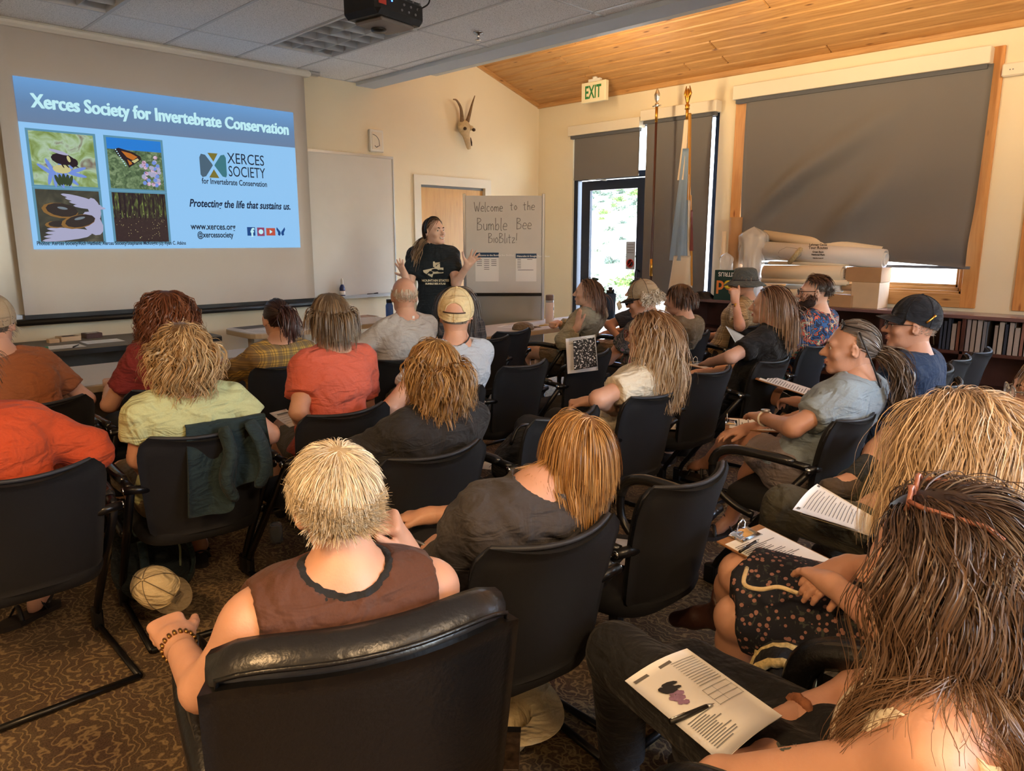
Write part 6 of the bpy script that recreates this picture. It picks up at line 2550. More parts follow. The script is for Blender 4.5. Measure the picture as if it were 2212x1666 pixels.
for nm_, c_ in dict(tee_navy=(22, 34, 42), tee_rust=(158, 92, 52), tee_maroon=(126, 36, 28), tee_grey=(188, 182, 174), tee_lime=(192, 198, 148), tee_coral=(210, 100, 78), tee_pale=(186, 194, 206), tee_white=(226, 214, 190),
                    khaki=(120, 106, 84), tee_black=(24, 25, 28), tee_lblue=(150, 166, 178), tee_blue=(22, 48, 82), tee_red=(176, 40, 48), tee_dgrey=(66, 62, 62), tee_charcoal=(38, 37, 38), tank_brown=(86, 52, 38), orange=(196, 74, 32), shirt_stone=(168, 166, 146), ranger=(50, 52, 62),
                    maroon2=(96, 26, 40), olive=(72, 70, 58), black_pants=(17, 18, 22), shorts_grey=(150, 140, 142), shorts_dark=(40, 48, 60), shorts_khaki=(150, 130, 104), pants_brown=(84, 72, 62), cap_cream=(226, 204, 158), cap_beige=(168, 148, 122), cap_mesh=(56, 52, 56), cap_black=(24, 28, 38), hat_olive=(84, 92, 94), green_jacket=(28, 48, 52), backpack=(20, 32, 38), sock=(46, 52, 56), pink_soft=(200, 150, 140)).items():
    cloth(nm_, c_)
plaid('plaid_yellow', (196, 156, 74), (96, 84, 74), (70, 58, 44), 16.)
plaid('plaid_tan', (206, 184, 142), (128, 104, 74), (70, 56, 44), 17.)
plaid('plaid_dark', (70, 72, 76), (40, 38, 42), (120, 110, 104), 14.)
blotch('hawaiian', [(0, (30, 36, 62)), (.38, (44, 92, 148)), (.46, (26, 40, 60)), (.52, (200, 90, 70)), (.57, (40, 110, 110)), (.62, (214, 190, 150)), (.68, (60, 70, 130))], 17.)
blotch('floral_tank', [(0, (70, 66, 70)), (.42, (110, 104, 104)), (.5, (60, 64, 58)), (.58, (130, 120, 116)), (.66, (150, 70, 110))], 16.)
blotch('floral_skirt', [(0, (20, 22, 34)), (.58, (26, 28, 42)), (.64, (60, 66, 60))], 60., second=(52., .30, (150, 108, 96)))
M('scrunchie', (150, 96, 64), .8, var=.4, vscale=40, bump=.5, bscale=60)


def wp(px, py, t):
    p = at_d(px, py, t)
    return ('w', p.x, p.y, p.z)


def wz(px, py, z):
    p = at_z(px, py, z)
    return ('w', p.x, p.y, p.z)


def hip_of(k, dx=0., dy=-.02):
    return (CH[k].x + dx, CH[k].y + dy)


# ================================================================ the presenter
h0 = at_d(938, 500, 6.3)
hz0 = .93
r = person('P0', 'woman presenting in a black T-shirt, arms open wide beside the easel board', h0, (h0.x + .03, h0.y - .02), yaw=2.40, hyaw=.78, hpitch=.05, hroll=.05, skin='skin_d', shirt=('tee_navy', .62, {'loose': .020, 'infl': .014}),
           pants=('olive', 'long'), fem=1, face=(1,), hz=hz0, bw=1.0, hs=.98,
           arms={'R': dict(e=wp(884, 622, 6.25), w=wp(876, 598, 6.05), f=tuple(at_d(862, 566, 6.05) - at_d(876, 598, 6.05)), up=(-.2, -.3, -.6), pose='spread', hh=.005),
                 'L': dict(e=wp(985, 612, 6.25), w=wp(1008, 577, 6.15), f=tuple(at_d(1030, 548, 6.1) - at_d(1008, 577, 6.15)), up=tuple(ray(1000, 560) * 1.), pose='spread', hh=.005)},
           legs={'L': dict(k=(-.10, .02, .50), a=(-.11, 0, .09), t=(-.12, .14, .03)), 'R': dict(k=(.10, .02, .50), a=(.11, 0, .09), t=(.12, .14, .03))})
C_ = ((92, 68, 50), (70, 50, 38), (130, 104, 80))
tie0 = (.045, -.085, -.075)
hairp(r, n=520, L=.2, tie=tie0, lift=.008, cols=C_, thick=.002, seed=3, clump=.2, side=-.15, m=10, front=.22)
rr = np.random.default_rng(4)
rt_ = r['P'](*tie0) + rr.normal(size=(420, 3)) * .014
sd_ = r['rs'] * .45 + r['fs'] * .55
hairp(r, n=420, L=.30, roots=rt_, rootdir=np.tile(nz(sd_ + np.array((0, 0, -.35))), (420, 1)) + rr.normal(size=(420, 3)) * .12, grav=.55, curl=.006, freq=40, cols=((120, 98, 76), (164, 140, 112), (96, 74, 56)), tipcol=(184, 160, 130), thick=.0026, m=14, seed=5, ncl=30, clump=.35, name='ponytail')
hb_ = [r['P'](math.cos(a_) * .087, -.012 + .02 * math.sin(a_), .032 + math.sin(a_) * .094) for a_ in np.linspace(-.5, math.pi + .5, 22)]
MB().tube(np.array(hb_) - r['base'], .0165, 8, flat=.35).build('headband', 'black_plastic', r['root'])
MB().tube(smooth_path(np.array([r['P'](-.024, .094, -.052), r['P'](-.012, .100, -.062), r['P'](.012, .100, -.062), r['P'](.024, .094, -.052)]) - r['base'], 4), [.002] + [.0065] * 11 + [.002], 6).build('teeth', 'teeth', r['root'])
# shirt print: western states with a bee, two lines of lettering
sh_ = child(r, 'shirt')
fx = Vector(tuple(r['fs']))
lf = Vector(tuple(-r['rs']))      # wearer's left = to the right in the picture
org = Vector(tuple(r['chest'] - r['base'])) + fx * .3 + lf * .01 + Vector((0, 0, -.03))
pm = plane_mtx(org, lf, (0, 0, 1))
M('print_cream', (226, 218, 190), .8)
M('print_dark', (22, 32, 40), .8)
st = subdiv_poly([(-.105, .012), (-.02, .03), (-.02, .085), (-.005, .085), (-.005, .075), (.038, .08), (.04, .035), (.068, .035), (.068, -.012), (-.02, -.02), (-.03, -.05), (-.10, -.005)], 3)
st.transform(pm)
decal('shirt_print', st, sh_, -fx, 'print_cream', sh_)
for pts in ([(-.005 + .03 * math.cos(a_), .012 + .013 * math.sin(a_)) for a_ in np.linspace(0, 6.28, 12)[:-1]], [(.045 + .03 * math.cos(a_), .006 + .012 * math.sin(a_)) for a_ in np.linspace(0, 6.28, 10)[:-1]],
            [(-.04 + .018 * math.cos(a_), -.008 + .014 * math.sin(a_)) for a_ in np.linspace(0, 6.28, 10)[:-1]], [(-.05, .055), (-.012, .028), (-.006, .034), (-.045, .06)], [(-.075, -.02), (-.045, .01), (-.04, .004), (-.07, -.026)]):
    bee = subdiv_poly(pts, 2)
    bee.transform(pm)
    decal('bee_print', bee, sh_, -fx, 'print_dark', sh_, .003)
for txt, zz, sz in (('MOUNTAIN STATES', -.085, .026), ('BUMBLE BEE ATLAS', -.110, .020)):
    tmp = text_obj('tmp', txt, sz, None, None, None, align='CENTER', bold=.0012, ext=0.)
    me_ = tmp.data
    bpy.data.objects.remove(tmp)
    me_.transform(pm @ Matrix.Translation((-.005, zz, 0)))
    decal('shirt_lettering', me_, sh_, -fx, 'print_cream', sh_)

# ================================================================ front row (at the tables)
onT1 = lambda x, y: (x, y, .76)
r = person('P1', 'man with glasses, beige cap and rust T-shirt at the far left edge', at_d(-12, 700, 3.5), hip_of('P1'), hyaw=-.35, skin='skin_b', shirt=('tee_rust', .6), bw=1.1, belly=.02,
           arms={'R': dict(e=(.30, .16, .74), w=(.20, .40, .77)), 'L': dict(e=(-.30, .16, .74), w=(-.2, .40, .77))})
hairp(r, n=160, L=.05, cols=((150, 140, 128), (110, 100, 92)), seed=11, m=6)
cap_hat(r, 'cap_beige')
glasses(r, 'frame_dark', r=.003)
hairp(r, n=200, L=.06, region=lambda d: (d[:, 1] > .25) & (d[:, 2] < -.55), cols=((170, 160, 148),), seed=12, m=6, name='beard', noroot=True, grav=.7)
r = person('P2', 'woman with long curly auburn hair in a maroon T-shirt seated at the table', at_d(362, 680, 3.85), hip_of('P2', .04), hyaw=-.5, skin='skin_b', shirt=('tee_maroon', .62), fem=1, bw=.98,
           arms={'L': dict(e=(-.25, .10, .72), w=(-.16, .38, .77)), 'R': dict(e=(.25, .18, .72), w=(.1, .44, .77))})
hairp(r, n=1000, L=.36, lift=.026, curl=.011, freq=75, part=0., cols=((118, 66, 42), (82, 44, 30), (150, 92, 58)), thick=.0026, seed=13, m=22, clump=.75, ncl=110, front=.25)
r = person('P3', 'woman with a dark ponytail in a yellow plaid shirt', at_d(598, 690, 4.35), hip_of('P3', .0), hyaw=-.2, skin='skin_b', shirt=('plaid_yellow', 1.0, {'loose': .016}), fem=1, bw=.96, wr=.006,
           arms={'L': dict(e=(-.26, .12, .72), w=(-.12, .42, .77)), 'R': dict(e=(.26, .16, .72), w=(.1, .42, .77))})
hairp(r, n=520, tie=(.0, -.118, .045), lift=.010, cols=((52, 34, 34), (36, 26, 28), (78, 52, 46)), thick=.0024, seed=14, m=10, clump=.15)
rr = np.random.default_rng(5)
hairp(r, n=300, L=.24, roots=r['P'](0, -.125, .045) + rr.normal(size=(300, 3)) * .012, rootdir=np.tile(nz(-r['fs'] + np.array((0, 0, .35))), (300, 1)) + rr.normal(size=(300, 3)) * .25, grav=.7, curl=.007, freq=36, cols=((58, 36, 36), (38, 26, 28), (92, 58, 50)), thick=.0028, m=14, seed=6, ncl=24, clump=.5, name='ponytail')
r = person('P4', 'bald man with grey fringe in a light grey T-shirt', at_d(873, 640, 4.85), hip_of('P4', .12), hyaw=-.45, hpitch=.05, skin='skin_b', shirt=('tee_grey', .62, {'loose': .022}), bw=1.14, hs=1.04, jaw=1.1,
           arms={'L': dict(e=(-.40, .10, .78), w=(-.30, -.02, .66), up=(-1, 0, .2), pose='relax'), 'R': dict(e=(.32, .16, .74), w=(.16, .4, .77))})
hairp(r, n=420, L=.028, region=lambda d: (d[:, 2] < .30 - .15 * (d[:, 1] > -.2)) & (d[:, 2] > -.62) & (d[:, 1] < .1) & ~((d[:, 1] > -.35) & (d[:, 2] < -.1)), lift=.002, up0=.15, cols=((226, 214, 196), (196, 176, 150)), thick=.0016, seed=15, m=6, noroot=True, clump=.2)
tg = r['nb'] - r['base'] - r['fs'] * .075 + np.array((0, 0, .012))
MB().box(tuple(tg), (.018, .004, .03)).build('shirt_tag', 'paper', r['root'])
r = person('P5', 'woman with long grey-brown hair and plaid vest half hidden by the cream cap', at_d(986, 652, 5.4), hip_of('P5', -.02), hyaw=-.3, skin='skin_a', shirt=('plaid_dark', .35), fem=1, bw=.96, hs=.93,
           arms={'L': dict(e=(-.27, .12, .72), w=(-.12, .42, .77)), 'R': dict(e=(.27, .14, .72), w=(.1, .42, .77))})
hairp(r, n=560, L=.33, lift=.004, part=0., cols=((104, 92, 84), (140, 130, 122), (80, 68, 60)), thick=.0026, seed=16, m=16, clump=.3)
r = person('P6', 'young woman with brown shoulder-length hair and stone overshirt in profile by the door', at_d(1268, 632, 6.35), hip_of('P6', .08), yaw=.1, hyaw=.45, hpitch=.03, skin='skin_d', shirt=('shirt_stone', 1.75, {'loose': .02, 'name': 'overshirt'}), fem=1, face=(0,), bw=.95, hs=.98, wr=.007,
           pants=('shorts_khaki', 'shorts', .55), arms={'L': dict(e=wp(1218, 738, 6.15), w=wp(1246, 708, 6.12), fl=(.25, .1, .9), up=(-1, .3, .1), pose='flat'), 'R': dict(e=(.2, .12, .76), w=(.06, .20, .80), fl=(-1, 0, 0), pose='fist')})
hairp(r, n=600, L=.27, lift=.012, part=.1, cols=((84, 62, 52), (112, 84, 68), (60, 44, 38)), tipcol=(128, 96, 78), thick=.0025, seed=17, m=16, clump=.4, curl=.004, freq=30, front=.22, sweep=(0, -.8, 0))
MB().tube(smooth_path(np.array([r['P'](-.03, -.06, .112), r['P'](0, -.045, .128), r['P'](.02, -.09, .118), r['P'](.03, -.06, .108)]) - r['base'], 4), .008, 6).build('hair_clip', M('clip_green', (18, 60, 44), .3), r['root'])
r = person('P7', 'youth with messy dark hair in a dark short-sleeved shirt with sleeve patch', at_d(1378, 632, 6.75), hip_of('P7', -.05), yaw=.2, hyaw=.5, skin='skin_c', shirt=('ranger', .62, {'loose': .02}), face=(0,), bw=.9, hs=.94, pants=('shorts_khaki', 'shorts', .7),
           arms={'L': dict(e=wp(1314, 702, 6.7), w=wp(1335, 727, 6.6), pose='relax'), 'R': dict(e=(.22, .12, .70), w=(.06, .28, .66))})
hairp(r, n=420, L=.075, lift=.014, up0=1.2, grav=.3, cols=((52, 38, 34), (76, 58, 50)), thick=.0028, seed=18, m=9, clump=.5, curl=.004, sweep=(0, .6, 0))
MB().box(tuple(np.array(wp(1338, 660, 6.62)[1:]) - r['base']), (.05, .012, .07), rot=Matrix.Rotation(-.5, 3, 'Y')).build('sleeve_patch', 'print_cream', r['root'])

# ================================================================ second row
r = person('P26', 'person in an orange long-sleeved shirt cut off by the left edge', at_d(-95, 800, 2.45), hip_of('P26', -.02), skin='skin_b', shirt=('orange', 1.95, {'loose': .016}), fem=.6, bw=1.06, wr=.006, feet=None, pants=('shorts_khaki', 'shorts', .9),
           arms={'R': dict(e=wp(195, 975, 2.72), w=wp(120, 1000, 2.95), r=1.12, pose='relax')}, legs={'R': dict(k=(.12, .44, .53), a=wz(88, 1280, .09), t=wz(70, 1318, .03)), 'L': dict(k=(-.12, .44, .53), a=(-.13, .46, .1), t=(-.14, .6, .03))})
hairp(r, n=400, L=.12, cols=((90, 70, 54),), seed=19)
P26 = r
r = person('P8', 'woman with curly greying blond hair in a lime T-shirt', at_d(395, 768, 2.86), hip_of('P8', .0, .02), hyaw=-.35, skin='skin_b', shirt=('tee_lime', .5, {'loose': .018}), fem=1, bw=1.08, feet=None, pants=('khaki', 'shorts', .9),
           arms={'L': dict(e=wp(300, 990, 2.80), w=wp(330, 1040, 3.1)), 'R': dict(e=wp(583, 938, 3.05), w=wp(500, 975, 3.2))},
           legs={'L': dict(k=(-.12, .44, .53), a=wz(378, 1195, .09), t=wz(360, 1180, .03)), 'R': dict(k=(.12, .44, .53), a=wz(432, 1178, .09), t=wz(428, 1160, .03))})
hairp(r, n=1100, L=.185, lift=.040, curl=.012, freq=62, crown=(0, -.2, 1), cols=((196, 158, 106), (150, 112, 70), (216, 192, 150), (116, 86, 58)), capcol=(110, 84, 56), thick=.0024, seed=20, m=18, clump=.8, ncl=150, grav=.75, up0=.9, nape=-.8, jit=.3)
P8 = r
r = person('P9', 'person with short greying brown hair in a coral T-shirt', at_d(712, 690, 3.45), hip_of('P9', .06, .04), hyaw=-.2, skin='skin_b', shirt=('tee_coral', .62, {'loose': .020}), fem=.5, bw=.98, pants=('khaki', 'shorts', .7),
           arms={'L': dict(e=wp(645, 890, 3.25), w=wp(650, 925, 3.5), pose='hold', up=(-1, 0, .3)), 'R': dict(e=(.30, .1, .70), w=(.14, .32, .68))},
           legs={'L': dict(k=wz(612, 925, .54), a=wz(604, 1085, .1), t=wz(590, 1075, .03)), 'R': dict(k=(.14, .46, .56), a=(.14, .5, .1), t=(.15, .64, .03))})
hairp(r, n=1000, L=.15, lift=.016, crown=(0, -.1, 1), cols=((92, 68, 46), (126, 100, 72), (70, 52, 38), (150, 138, 120)), thick=.0022, seed=21, m=12, clump=.3, grav=.95, nape=-.85, up0=.7)
P9 = r
r = person('P10', 'man in a cream cap and pale grey striped T-shirt with glasses strap', at_d(985, 682, 3.78), hip_of('P10', .14), hyaw=-.80, hpitch=.10, hroll=.05, skin='skin_b', shirt=('tee_pale', .6, {'loose': .018}), bw=1.05, hs=1.02, pants=('khaki', 'shorts', .75), sh_off=(.0, .0),
           arms={'L': dict(e=wp(846, 880, 3.45), w=wp(890, 845, 3.7), r=1.1), 'R': dict(e=(.3, .12, .72), w=(.1, .34, .68))},
           legs={'L': dict(k=wz(838, 838, .60), a=(-.1, .5, .1), t=(-.1, .64, .03)), 'R': dict(k=(.2, .44, .56), a=(.2, .46, .1), t=(.2, .6, .03))})
hairp(r, n=260, L=.03, lift=.003, cols=((150, 138, 124), (190, 180, 168)), thick=.0018, seed=22, m=6, up0=.2, clump=.1, nape=-.6)
cr_, arch, arc = cap_hat(r, 'cap_cream', strap=M('strap_brown', (56, 36, 28), .6))
cc_ = r['hc'] - r['base'] + r['R'] @ HC
G = []
for k in range(11):
    row = []
    for q in range(6):
        p_ = np.array(arc[k]) * (1 - q / 5) + np.array(arch[k]) * (q / 5)
        rad_ = np.linalg.norm(np.array(arc[k]) - cc_) * (1 - q / 5) + np.linalg.norm(np.array(arch[k]) - cc_) * q / 5
        row.append(cc_ + nz(p_ - cc_) * (rad_ + .003))
    G.append(row)
MB().grid(G).build('opening_skin', 'skin_b', cr_)
MB().tube([np.array(q) + nz(np.array(q) - cc_) * .004 for q in arch], .004, 6).build('opening_edge', 'cap_cream', cr_)
glasses(r, M('frame_brown', (70, 40, 30), .4), r=.0035)
MB().tube(smooth_path(np.array([r['P'](-.083, -.03, -.01), r['P'](-.07, -.10, -.10), r['P'](0, -.125, -.13), r['P'](.07, -.09, -.10), r['P'](.083, -.03, -.01)]) - r['base'], 5), .004, 6).build('glasses_cord', 'black_plastic', r['root'])
sh_ = child(r, 'shirt')
bk_ = Vector(tuple(r['fs']))
for q, dx in enumerate((-.02, .0, .02)):
    p_ = np.array(wp(1003 + 12 * q, 815, 3.6)[1:]) - r['base']
    po = plane_mtx(Vector(p_) - bk_ * .3, tuple(r['rs']), (0, 0, 1))
    s_ = subdiv_poly([(-.005, -.11), (.005, -.11), (.007, .06), (-.004, .06)], 6)
    s_.transform(po)
    decal('shirt_stripe', s_, sh_, bk_, 'tee_black', sh_)
P10 = r
r = person('P11', 'man with a beige and dark mesh cap, sunglasses and white curls', at_d(1388, 648, 5.2), hip_of('P11', -.05), hyaw=.35, hpitch=-.22, skin='skin_c', shirt=('floral_tank', .5, {'loose': .02}), bw=1.02, face=(0,), hs=1.02)
hairp(r, n=420, L=.085, lift=.014, curl=.011, freq=90, region=lambda d: (d[:, 1] < -.05) & (d[:, 2] < .3) & (d[:, 2] > -.75), cols=((214, 200, 180), (236, 228, 214), (186, 166, 140)), thick=.0026, seed=23, m=14, clump=.7, ncl=60, noroot=False)
cap_hat(r, 'cap_beige', 'cap_mesh', panels='cap_mesh')
glasses(r, 'black_plastic', r=.004, sunglass='black_plastic')
r = person('P13', 'person with short brown hair in a khaki shirt looking away', at_d(1467, 648, 5.65), hip_of('P13', .0), hyaw=.25, hpitch=-.1, skin='skin_a', shirt=('khaki', 1.5, {'loose': .016}), bw=1.0)
hairp(r, n=650, L=.115, lift=.014, crown=(0, -.15, 1), cols=((88, 62, 48), (66, 46, 38), (108, 80, 62)), thick=.0026, seed=24, m=10, clump=.25, grav=.95, nape=-.62, side=-.3, front=.2)
r = person('P14', 'man in an olive bucket hat and tan plaid shirt resting his cheek on his fist', at_d(1606, 612, 6.35), hip_of('P14', -.02), yaw=.08, hyaw=.35, skin='skin_b', shirt=('plaid_tan', .8, {'loose': .024}), bw=1.1, face=(0, 'brow_grey'), wr=.006,
           arms={'L': dict(e=wp(1598, 705, 5.95), w=wp(1588, 652, 6.02), fl=(-.1, .1, 1), up=(-.5, -.8, 0), pose='fist', hh=.0055, r=1.05), 'R': dict(e=(.3, .1, .7), w=(.1, .34, .66))})
hairp(r, n=240, L=.05, cols=((110, 92, 78), (140, 124, 110)), seed=25, m=6)
# bucket hat
def bucket(rec, mat, drop=.040, flare=.055):
    c, R, hs, b = rec['hc'], rec['R'], rec['hs'], rec['base']
    n = 36
    prof = [(.0, .135), (.05, .134), (.074, .124), (.083, .10), (.092, .05), (.096, .025), (.098, .022), (.098 + flare * .5, .008), (.098 + flare, .022 - drop), (.098 + flare, .018 - drop), (.098 + flare * .5, .003), (.096, .016), (.088, .05)]
    G = []
    for i in range(n + 1):
        a_ = 2 * math.pi * i / n
        row = []
        for rr_, z in prof:
            wv = .006 * math.sin(3 * a_ + 1) * (rr_ > .1)
            row.append(c + R @ (np.array((rr_ * .93 * math.cos(a_), -.012 + rr_ * 1.16 * math.sin(a_), z + wv)) * hs) - b)
        G.append(row)
    h_ = MB().grid(G).build('bucket_hat', mat, rec['root'])
    bd = [c + R @ (np.array((.0985 * .93 * math.cos(a_), -.012 + .0985 * 1.16 * math.sin(a_), .03)) * hs) - b for a_ in np.linspace(0, 6.283, 37)[:-1]]
    MB().tube(bd, .004, 5, closed=True).build('hat_band', 'cap_mesh', h_)


bucket(r, 'hat_olive')
glasses(r, 'black_plastic', r=.0035)
MB().tube([np.array(wp(1588 + 7 * math.cos(a_), 658, 6.02 + .03 * math.sin(a_))[1:]) - r['base'] for a_ in np.linspace(0, 6.28, 12)[:-1]], .006, 6, closed=True).build('watch_strap', 'black_plastic', r['root'])
MB().lathe([(.0, 0), (.018, 0), (.018, .008), (.0, .009)], c=tuple(np.array(wp(1590, 660, 5.98)[1:]) - r['base']), rot=Matrix.Rotation(-1.4, 3, 'X'), n=14).build('watch_face', 'brass', r['root'])

# ================================================================ third row
r = person('P25', 'person with shaggy blond hair in a charcoal shirt', at_d(935, 802, 2.74), hip_of('P25', .08, .08), hyaw=-.25, skin='skin_b', shirt=('tee_charcoal', .9, {'loose': .024}), bw=1.06, wr=.007,
           arms={'L': dict(e=(-.28, .12, .70), w=(-.12, .36, .66))})
hairp(r, n=1100, L=.20, lift=.012, curl=.008, freq=48, crown=(.05, -.2, 1), cols=((176, 128, 70), (122, 84, 46), (206, 164, 104), (92, 62, 36)), thick=.0024, seed=26, m=16, clump=.65, ncl=130, grav=.85, nape=-.88, up0=.8, jit=.2)
P25 = r
r = person('P12', 'woman with long wavy blond-brown hair and white T-shirt, arms crossed', at_d(1402, 724, 3.64), hip_of('P12', .02, .07), hyaw=.3, skin='skin_b', shirt=('tee_white', .58, {'loose': .020}), fem=1, bw=1.05, face=(0,), twist=.12, wr=.003,
           arms={'L': dict(e=wp(1292, 862, 3.40), w=wp(1335, 892, 3.66), fl=(.9, .2, 0), pose='fist', r=1.06), 'R': dict(e=(.27, .06, .70), w=(.14, .24, .68), pose='fist')})
hairp(r, n=1100, L=.42, lift=.016, curl=.010, freq=30, part=.05, cols=((120, 82, 54), (170, 126, 84), (96, 64, 44)), tipcol=(206, 178, 140), thick=.0025, seed=27, m=22, clump=.6, ncl=110, front=.2, sweep=(0, -.4, 0))
glasses(r, M('frame_red', (110, 40, 34), .4), r=.0028)
P12 = r
r = person('P15', 'woman with long straight brown hair in a black T-shirt writing on a clipboard', at_d(1662, 660, 4.6), hip_of('P15', .08, .0), hyaw=.35, skin='skin_a', shirt=('tee_black', .62, {'loose': .016}), fem=1, face=(0,), bw=1.02,
           arms={'L': dict(e=wp(1578, 772, 4.45), w=wp(1535, 783, 4.75), pose='flat', r=1.05), 'R': dict(e=(.24, .14, .70), w=(-.0, .34, .66))}, pants=('black_pants', 'long'))
hairp(r, n=800, L=.34, lift=.010, part=.0, cols=((96, 62, 50), (74, 48, 40), (130, 96, 76)), tipcol=(176, 144, 112), thick=.0025, seed=28, m=18, clump=.25, front=.22, sweep=(0, -.8, 0))
P15 = r
r = person('P16', 'bearded man with glasses and swept-back hair in a bright floral shirt', at_d(1760, 632, 5.35), hip_of('P16', .15), hyaw=.5, skin='skin_a', shirt=('hawaiian', .8, {'loose': .02}), bw=1.12, face=(0,), hs=1.03)
hairp(r, n=650, L=.05, lift=.004, up0=.25, cols=((84, 72, 64), (64, 54, 48)), thick=.002, seed=29, m=7, clump=.15, nape=-.6)
hairp(r, n=260, L=.085, lift=.022, region=lambda d: (d[:, 2] > .62), sweep=(0, -1.2, 0), cols=((84, 56, 44), (60, 40, 34)), thick=.0028, seed=30, m=8, clump=.4, name='quiff', up0=.5)
hairp(r, n=520, L=.055, lift=.006, region=lambda d: (d[:, 1] > .12) & (d[:, 2] < -.42) & (d[:, 2] > -1.), cols=((58, 36, 30), (78, 50, 40)), thick=.0026, seed=31, m=7, name='beard', grav=.8, clump=.3, noroot=True)
bz = [ell(r['P'](0, .062, -.092), np.array((.052, .048, .046)) * r['hs'], r['R'], .02), ell(r['P'](-.05, .03, -.07), np.array((.024, .04, .034)), r['R'], .02), ell(r['P'](.05, .03, -.07), np.array((.024, .04, .034)), r['R'], .02)]
Vb, Fb = poly(bz, .006)
new_obj('beard_base', mesh_np('beard', Vb - r['base'], Fb), M('beard_brown', (52, 34, 28), .85, bump=.6, bscale=120), r['root'])
glasses(r, 'black_metal', r=.0024)
# ================================================================ fourth row
r = person('P17', 'woman with grey ponytail and pale blue T-shirt, bare legs crossed', at_d(1838, 752, 3.22), hip_of('P17', .06, .0), hyaw=.45, hpitch=-.02, skin='skin_c', shirt=('tee_lblue', .60, {'loose': .018}), fem=1, bw=1.08, face=(0, 'brow_grey'), pants=('shorts_grey', 'shorts', .55), feet=None, foot_mat='sole', nose=1.1,
           arms={'L': dict(e=wp(1712, 925, 3.08), w=wp(1648, 903, 3.35), pose='relax', r=1.05, hh=.005), 'R': dict(e=(.24, .12, .70), w=(.02, .28, .66))},
           legs={'L': dict(k=wz(1592, 938, .60), a=wz(1528, 1000, .30), t=wz(1490, 1010, .24), r=1.05), 'R': dict(k=wz(1640, 985, .50), a=wz(1578, 1120, .10), t=wz(1545, 1150, .03), r=1.05)})
tp = (.0, -.118, -.02)
hairp(r, n=600, tie=tp, lift=.008, cols=((116, 104, 96), (90, 76, 68), (150, 140, 132)), thick=.0024, seed=32, m=10, clump=.15, front=.25)
rr = np.random.default_rng(15)
hairp(r, n=420, L=.34, roots=r['P'](*tp) + rr.normal(size=(420, 3)) * .014, rootdir=np.tile(nz(-r['fs'] + np.array((0, 0, -.4))), (420, 1)) + rr.normal(size=(420, 3)) * .2, grav=.6, curl=.010, freq=44, cols=((110, 92, 80), (150, 136, 122), (84, 66, 56)), thick=.0026, m=18, seed=33, ncl=34, clump=.5, name='ponytail')
glasses(r, 'black_plastic', r=.003, up=.085, fwd=-.045, sunglass='black_plastic', tilt=.25)
MB().tube(smooth_path(np.array([r['P'](-.085, -.02, .08), r['P'](-.10, -.08, -.06), r['P'](-.05, -.12, -.16), r['P'](.03, -.13, -.14)]) - r['base'], 5), .0035, 6).build('glasses_cord', 'black_plastic', r['root'])
P17 = r
r = person('P18', 'man in a black cap and glasses wearing a blue T-shirt', at_d(1968, 705, 3.72), hip_of('P18', -.05, .0), hyaw=.42, hpitch=.04, skin='skin_c', shirt=('tee_blue', .62, {'loose': .02}), bw=1.14, face=(0, 'brow_grey'), hs=1.04, pants=('shorts_dark', 'shorts', .8), nose=1.15, belly=.02,
           arms={'L': dict(e=(-.32, .16, .70), w=wp(1722, 868, 4.1), pose='hold'), 'R': dict(e=(.3, .14, .7), w=(.1, .36, .66))},
           legs={'L': dict(k=wz(1660, 850, .60), a=wz(1640, 905, .42), t=wz(1600, 915, .38)), 'R': dict(k=(.15, .46, .54), a=(.15, .5, .1), t=(.15, .64, .03))})
hairp(r, n=420, L=.022, lift=.002, up0=.2, cols=((206, 198, 190), (160, 150, 142)), thick=.0016, seed=34, m=5, noroot=True, clump=.1, region=lambda d: (d[:, 1] < -.05) & (d[:, 2] < .2) & (d[:, 2] > -.75))
hairp(r, n=200, L=.012, lift=.001, up0=.4, cols=((206, 198, 190),), thick=.0013, seed=35, m=4, noroot=True, region=lambda d: (d[:, 1] > .3) & (d[:, 2] < -.62), name='stubble')
c0 = cap_hat(r, 'cap_black', tilt=.10, rise=.012)
glasses(r, 'black_metal', r=.002)
MB().tube(np.array([r['P'](-.092 + .006 * q, -.05 - .012 * q, .03 + .012 * q) for q in range(4)]) - r['base'], .006, 6).build('cap_strap_print', 'brass', c0)
# ================================================================ foreground people
U = np.array((0, 0, 1.))
# white-haired woman
hd = at_d(726, 1085, 1.42)
r = person('P23', 'white-haired woman in a brown sleeveless top in the foreground armchair', hd, (C23.x - .02, C23.y - .10), yaw=YAW23, hyaw=-.02, hpitch=-.10, hroll=-.08, skin='skin_b', shirt=('tank_brown', .0, {'infl': .011, 'neck': .012}), tank=True, neckhole=.010, under=('tee_black', -.002), fem=1, bw=1.10, hs=.95, detail=2., wr=.0,
           nbw=at_d(745, 1245, 1.40), hz=.53, chw=(-.02, .03),
           arms={'L': dict(e=wp(440, 1488, 1.36), w=wp(384, 1392, 1.52), f=tuple(at_d(345, 1325, 1.62) - at_d(384, 1392, 1.52)), up=tuple(-ray(350, 1350) + Vector((0, 0, .9))), pose='fist', hh=.0032, r=.98, hs=1.06),
                 'R': dict(e=wp(955, 1300, 1.62), w=wp(878, 1192, 1.58), f=tuple(at_d(846, 1110, 1.52) - at_d(878, 1192, 1.58)), up=tuple(np.array((.6, -.5, .3))), pose='fist', hh=.0032, r=.9)})
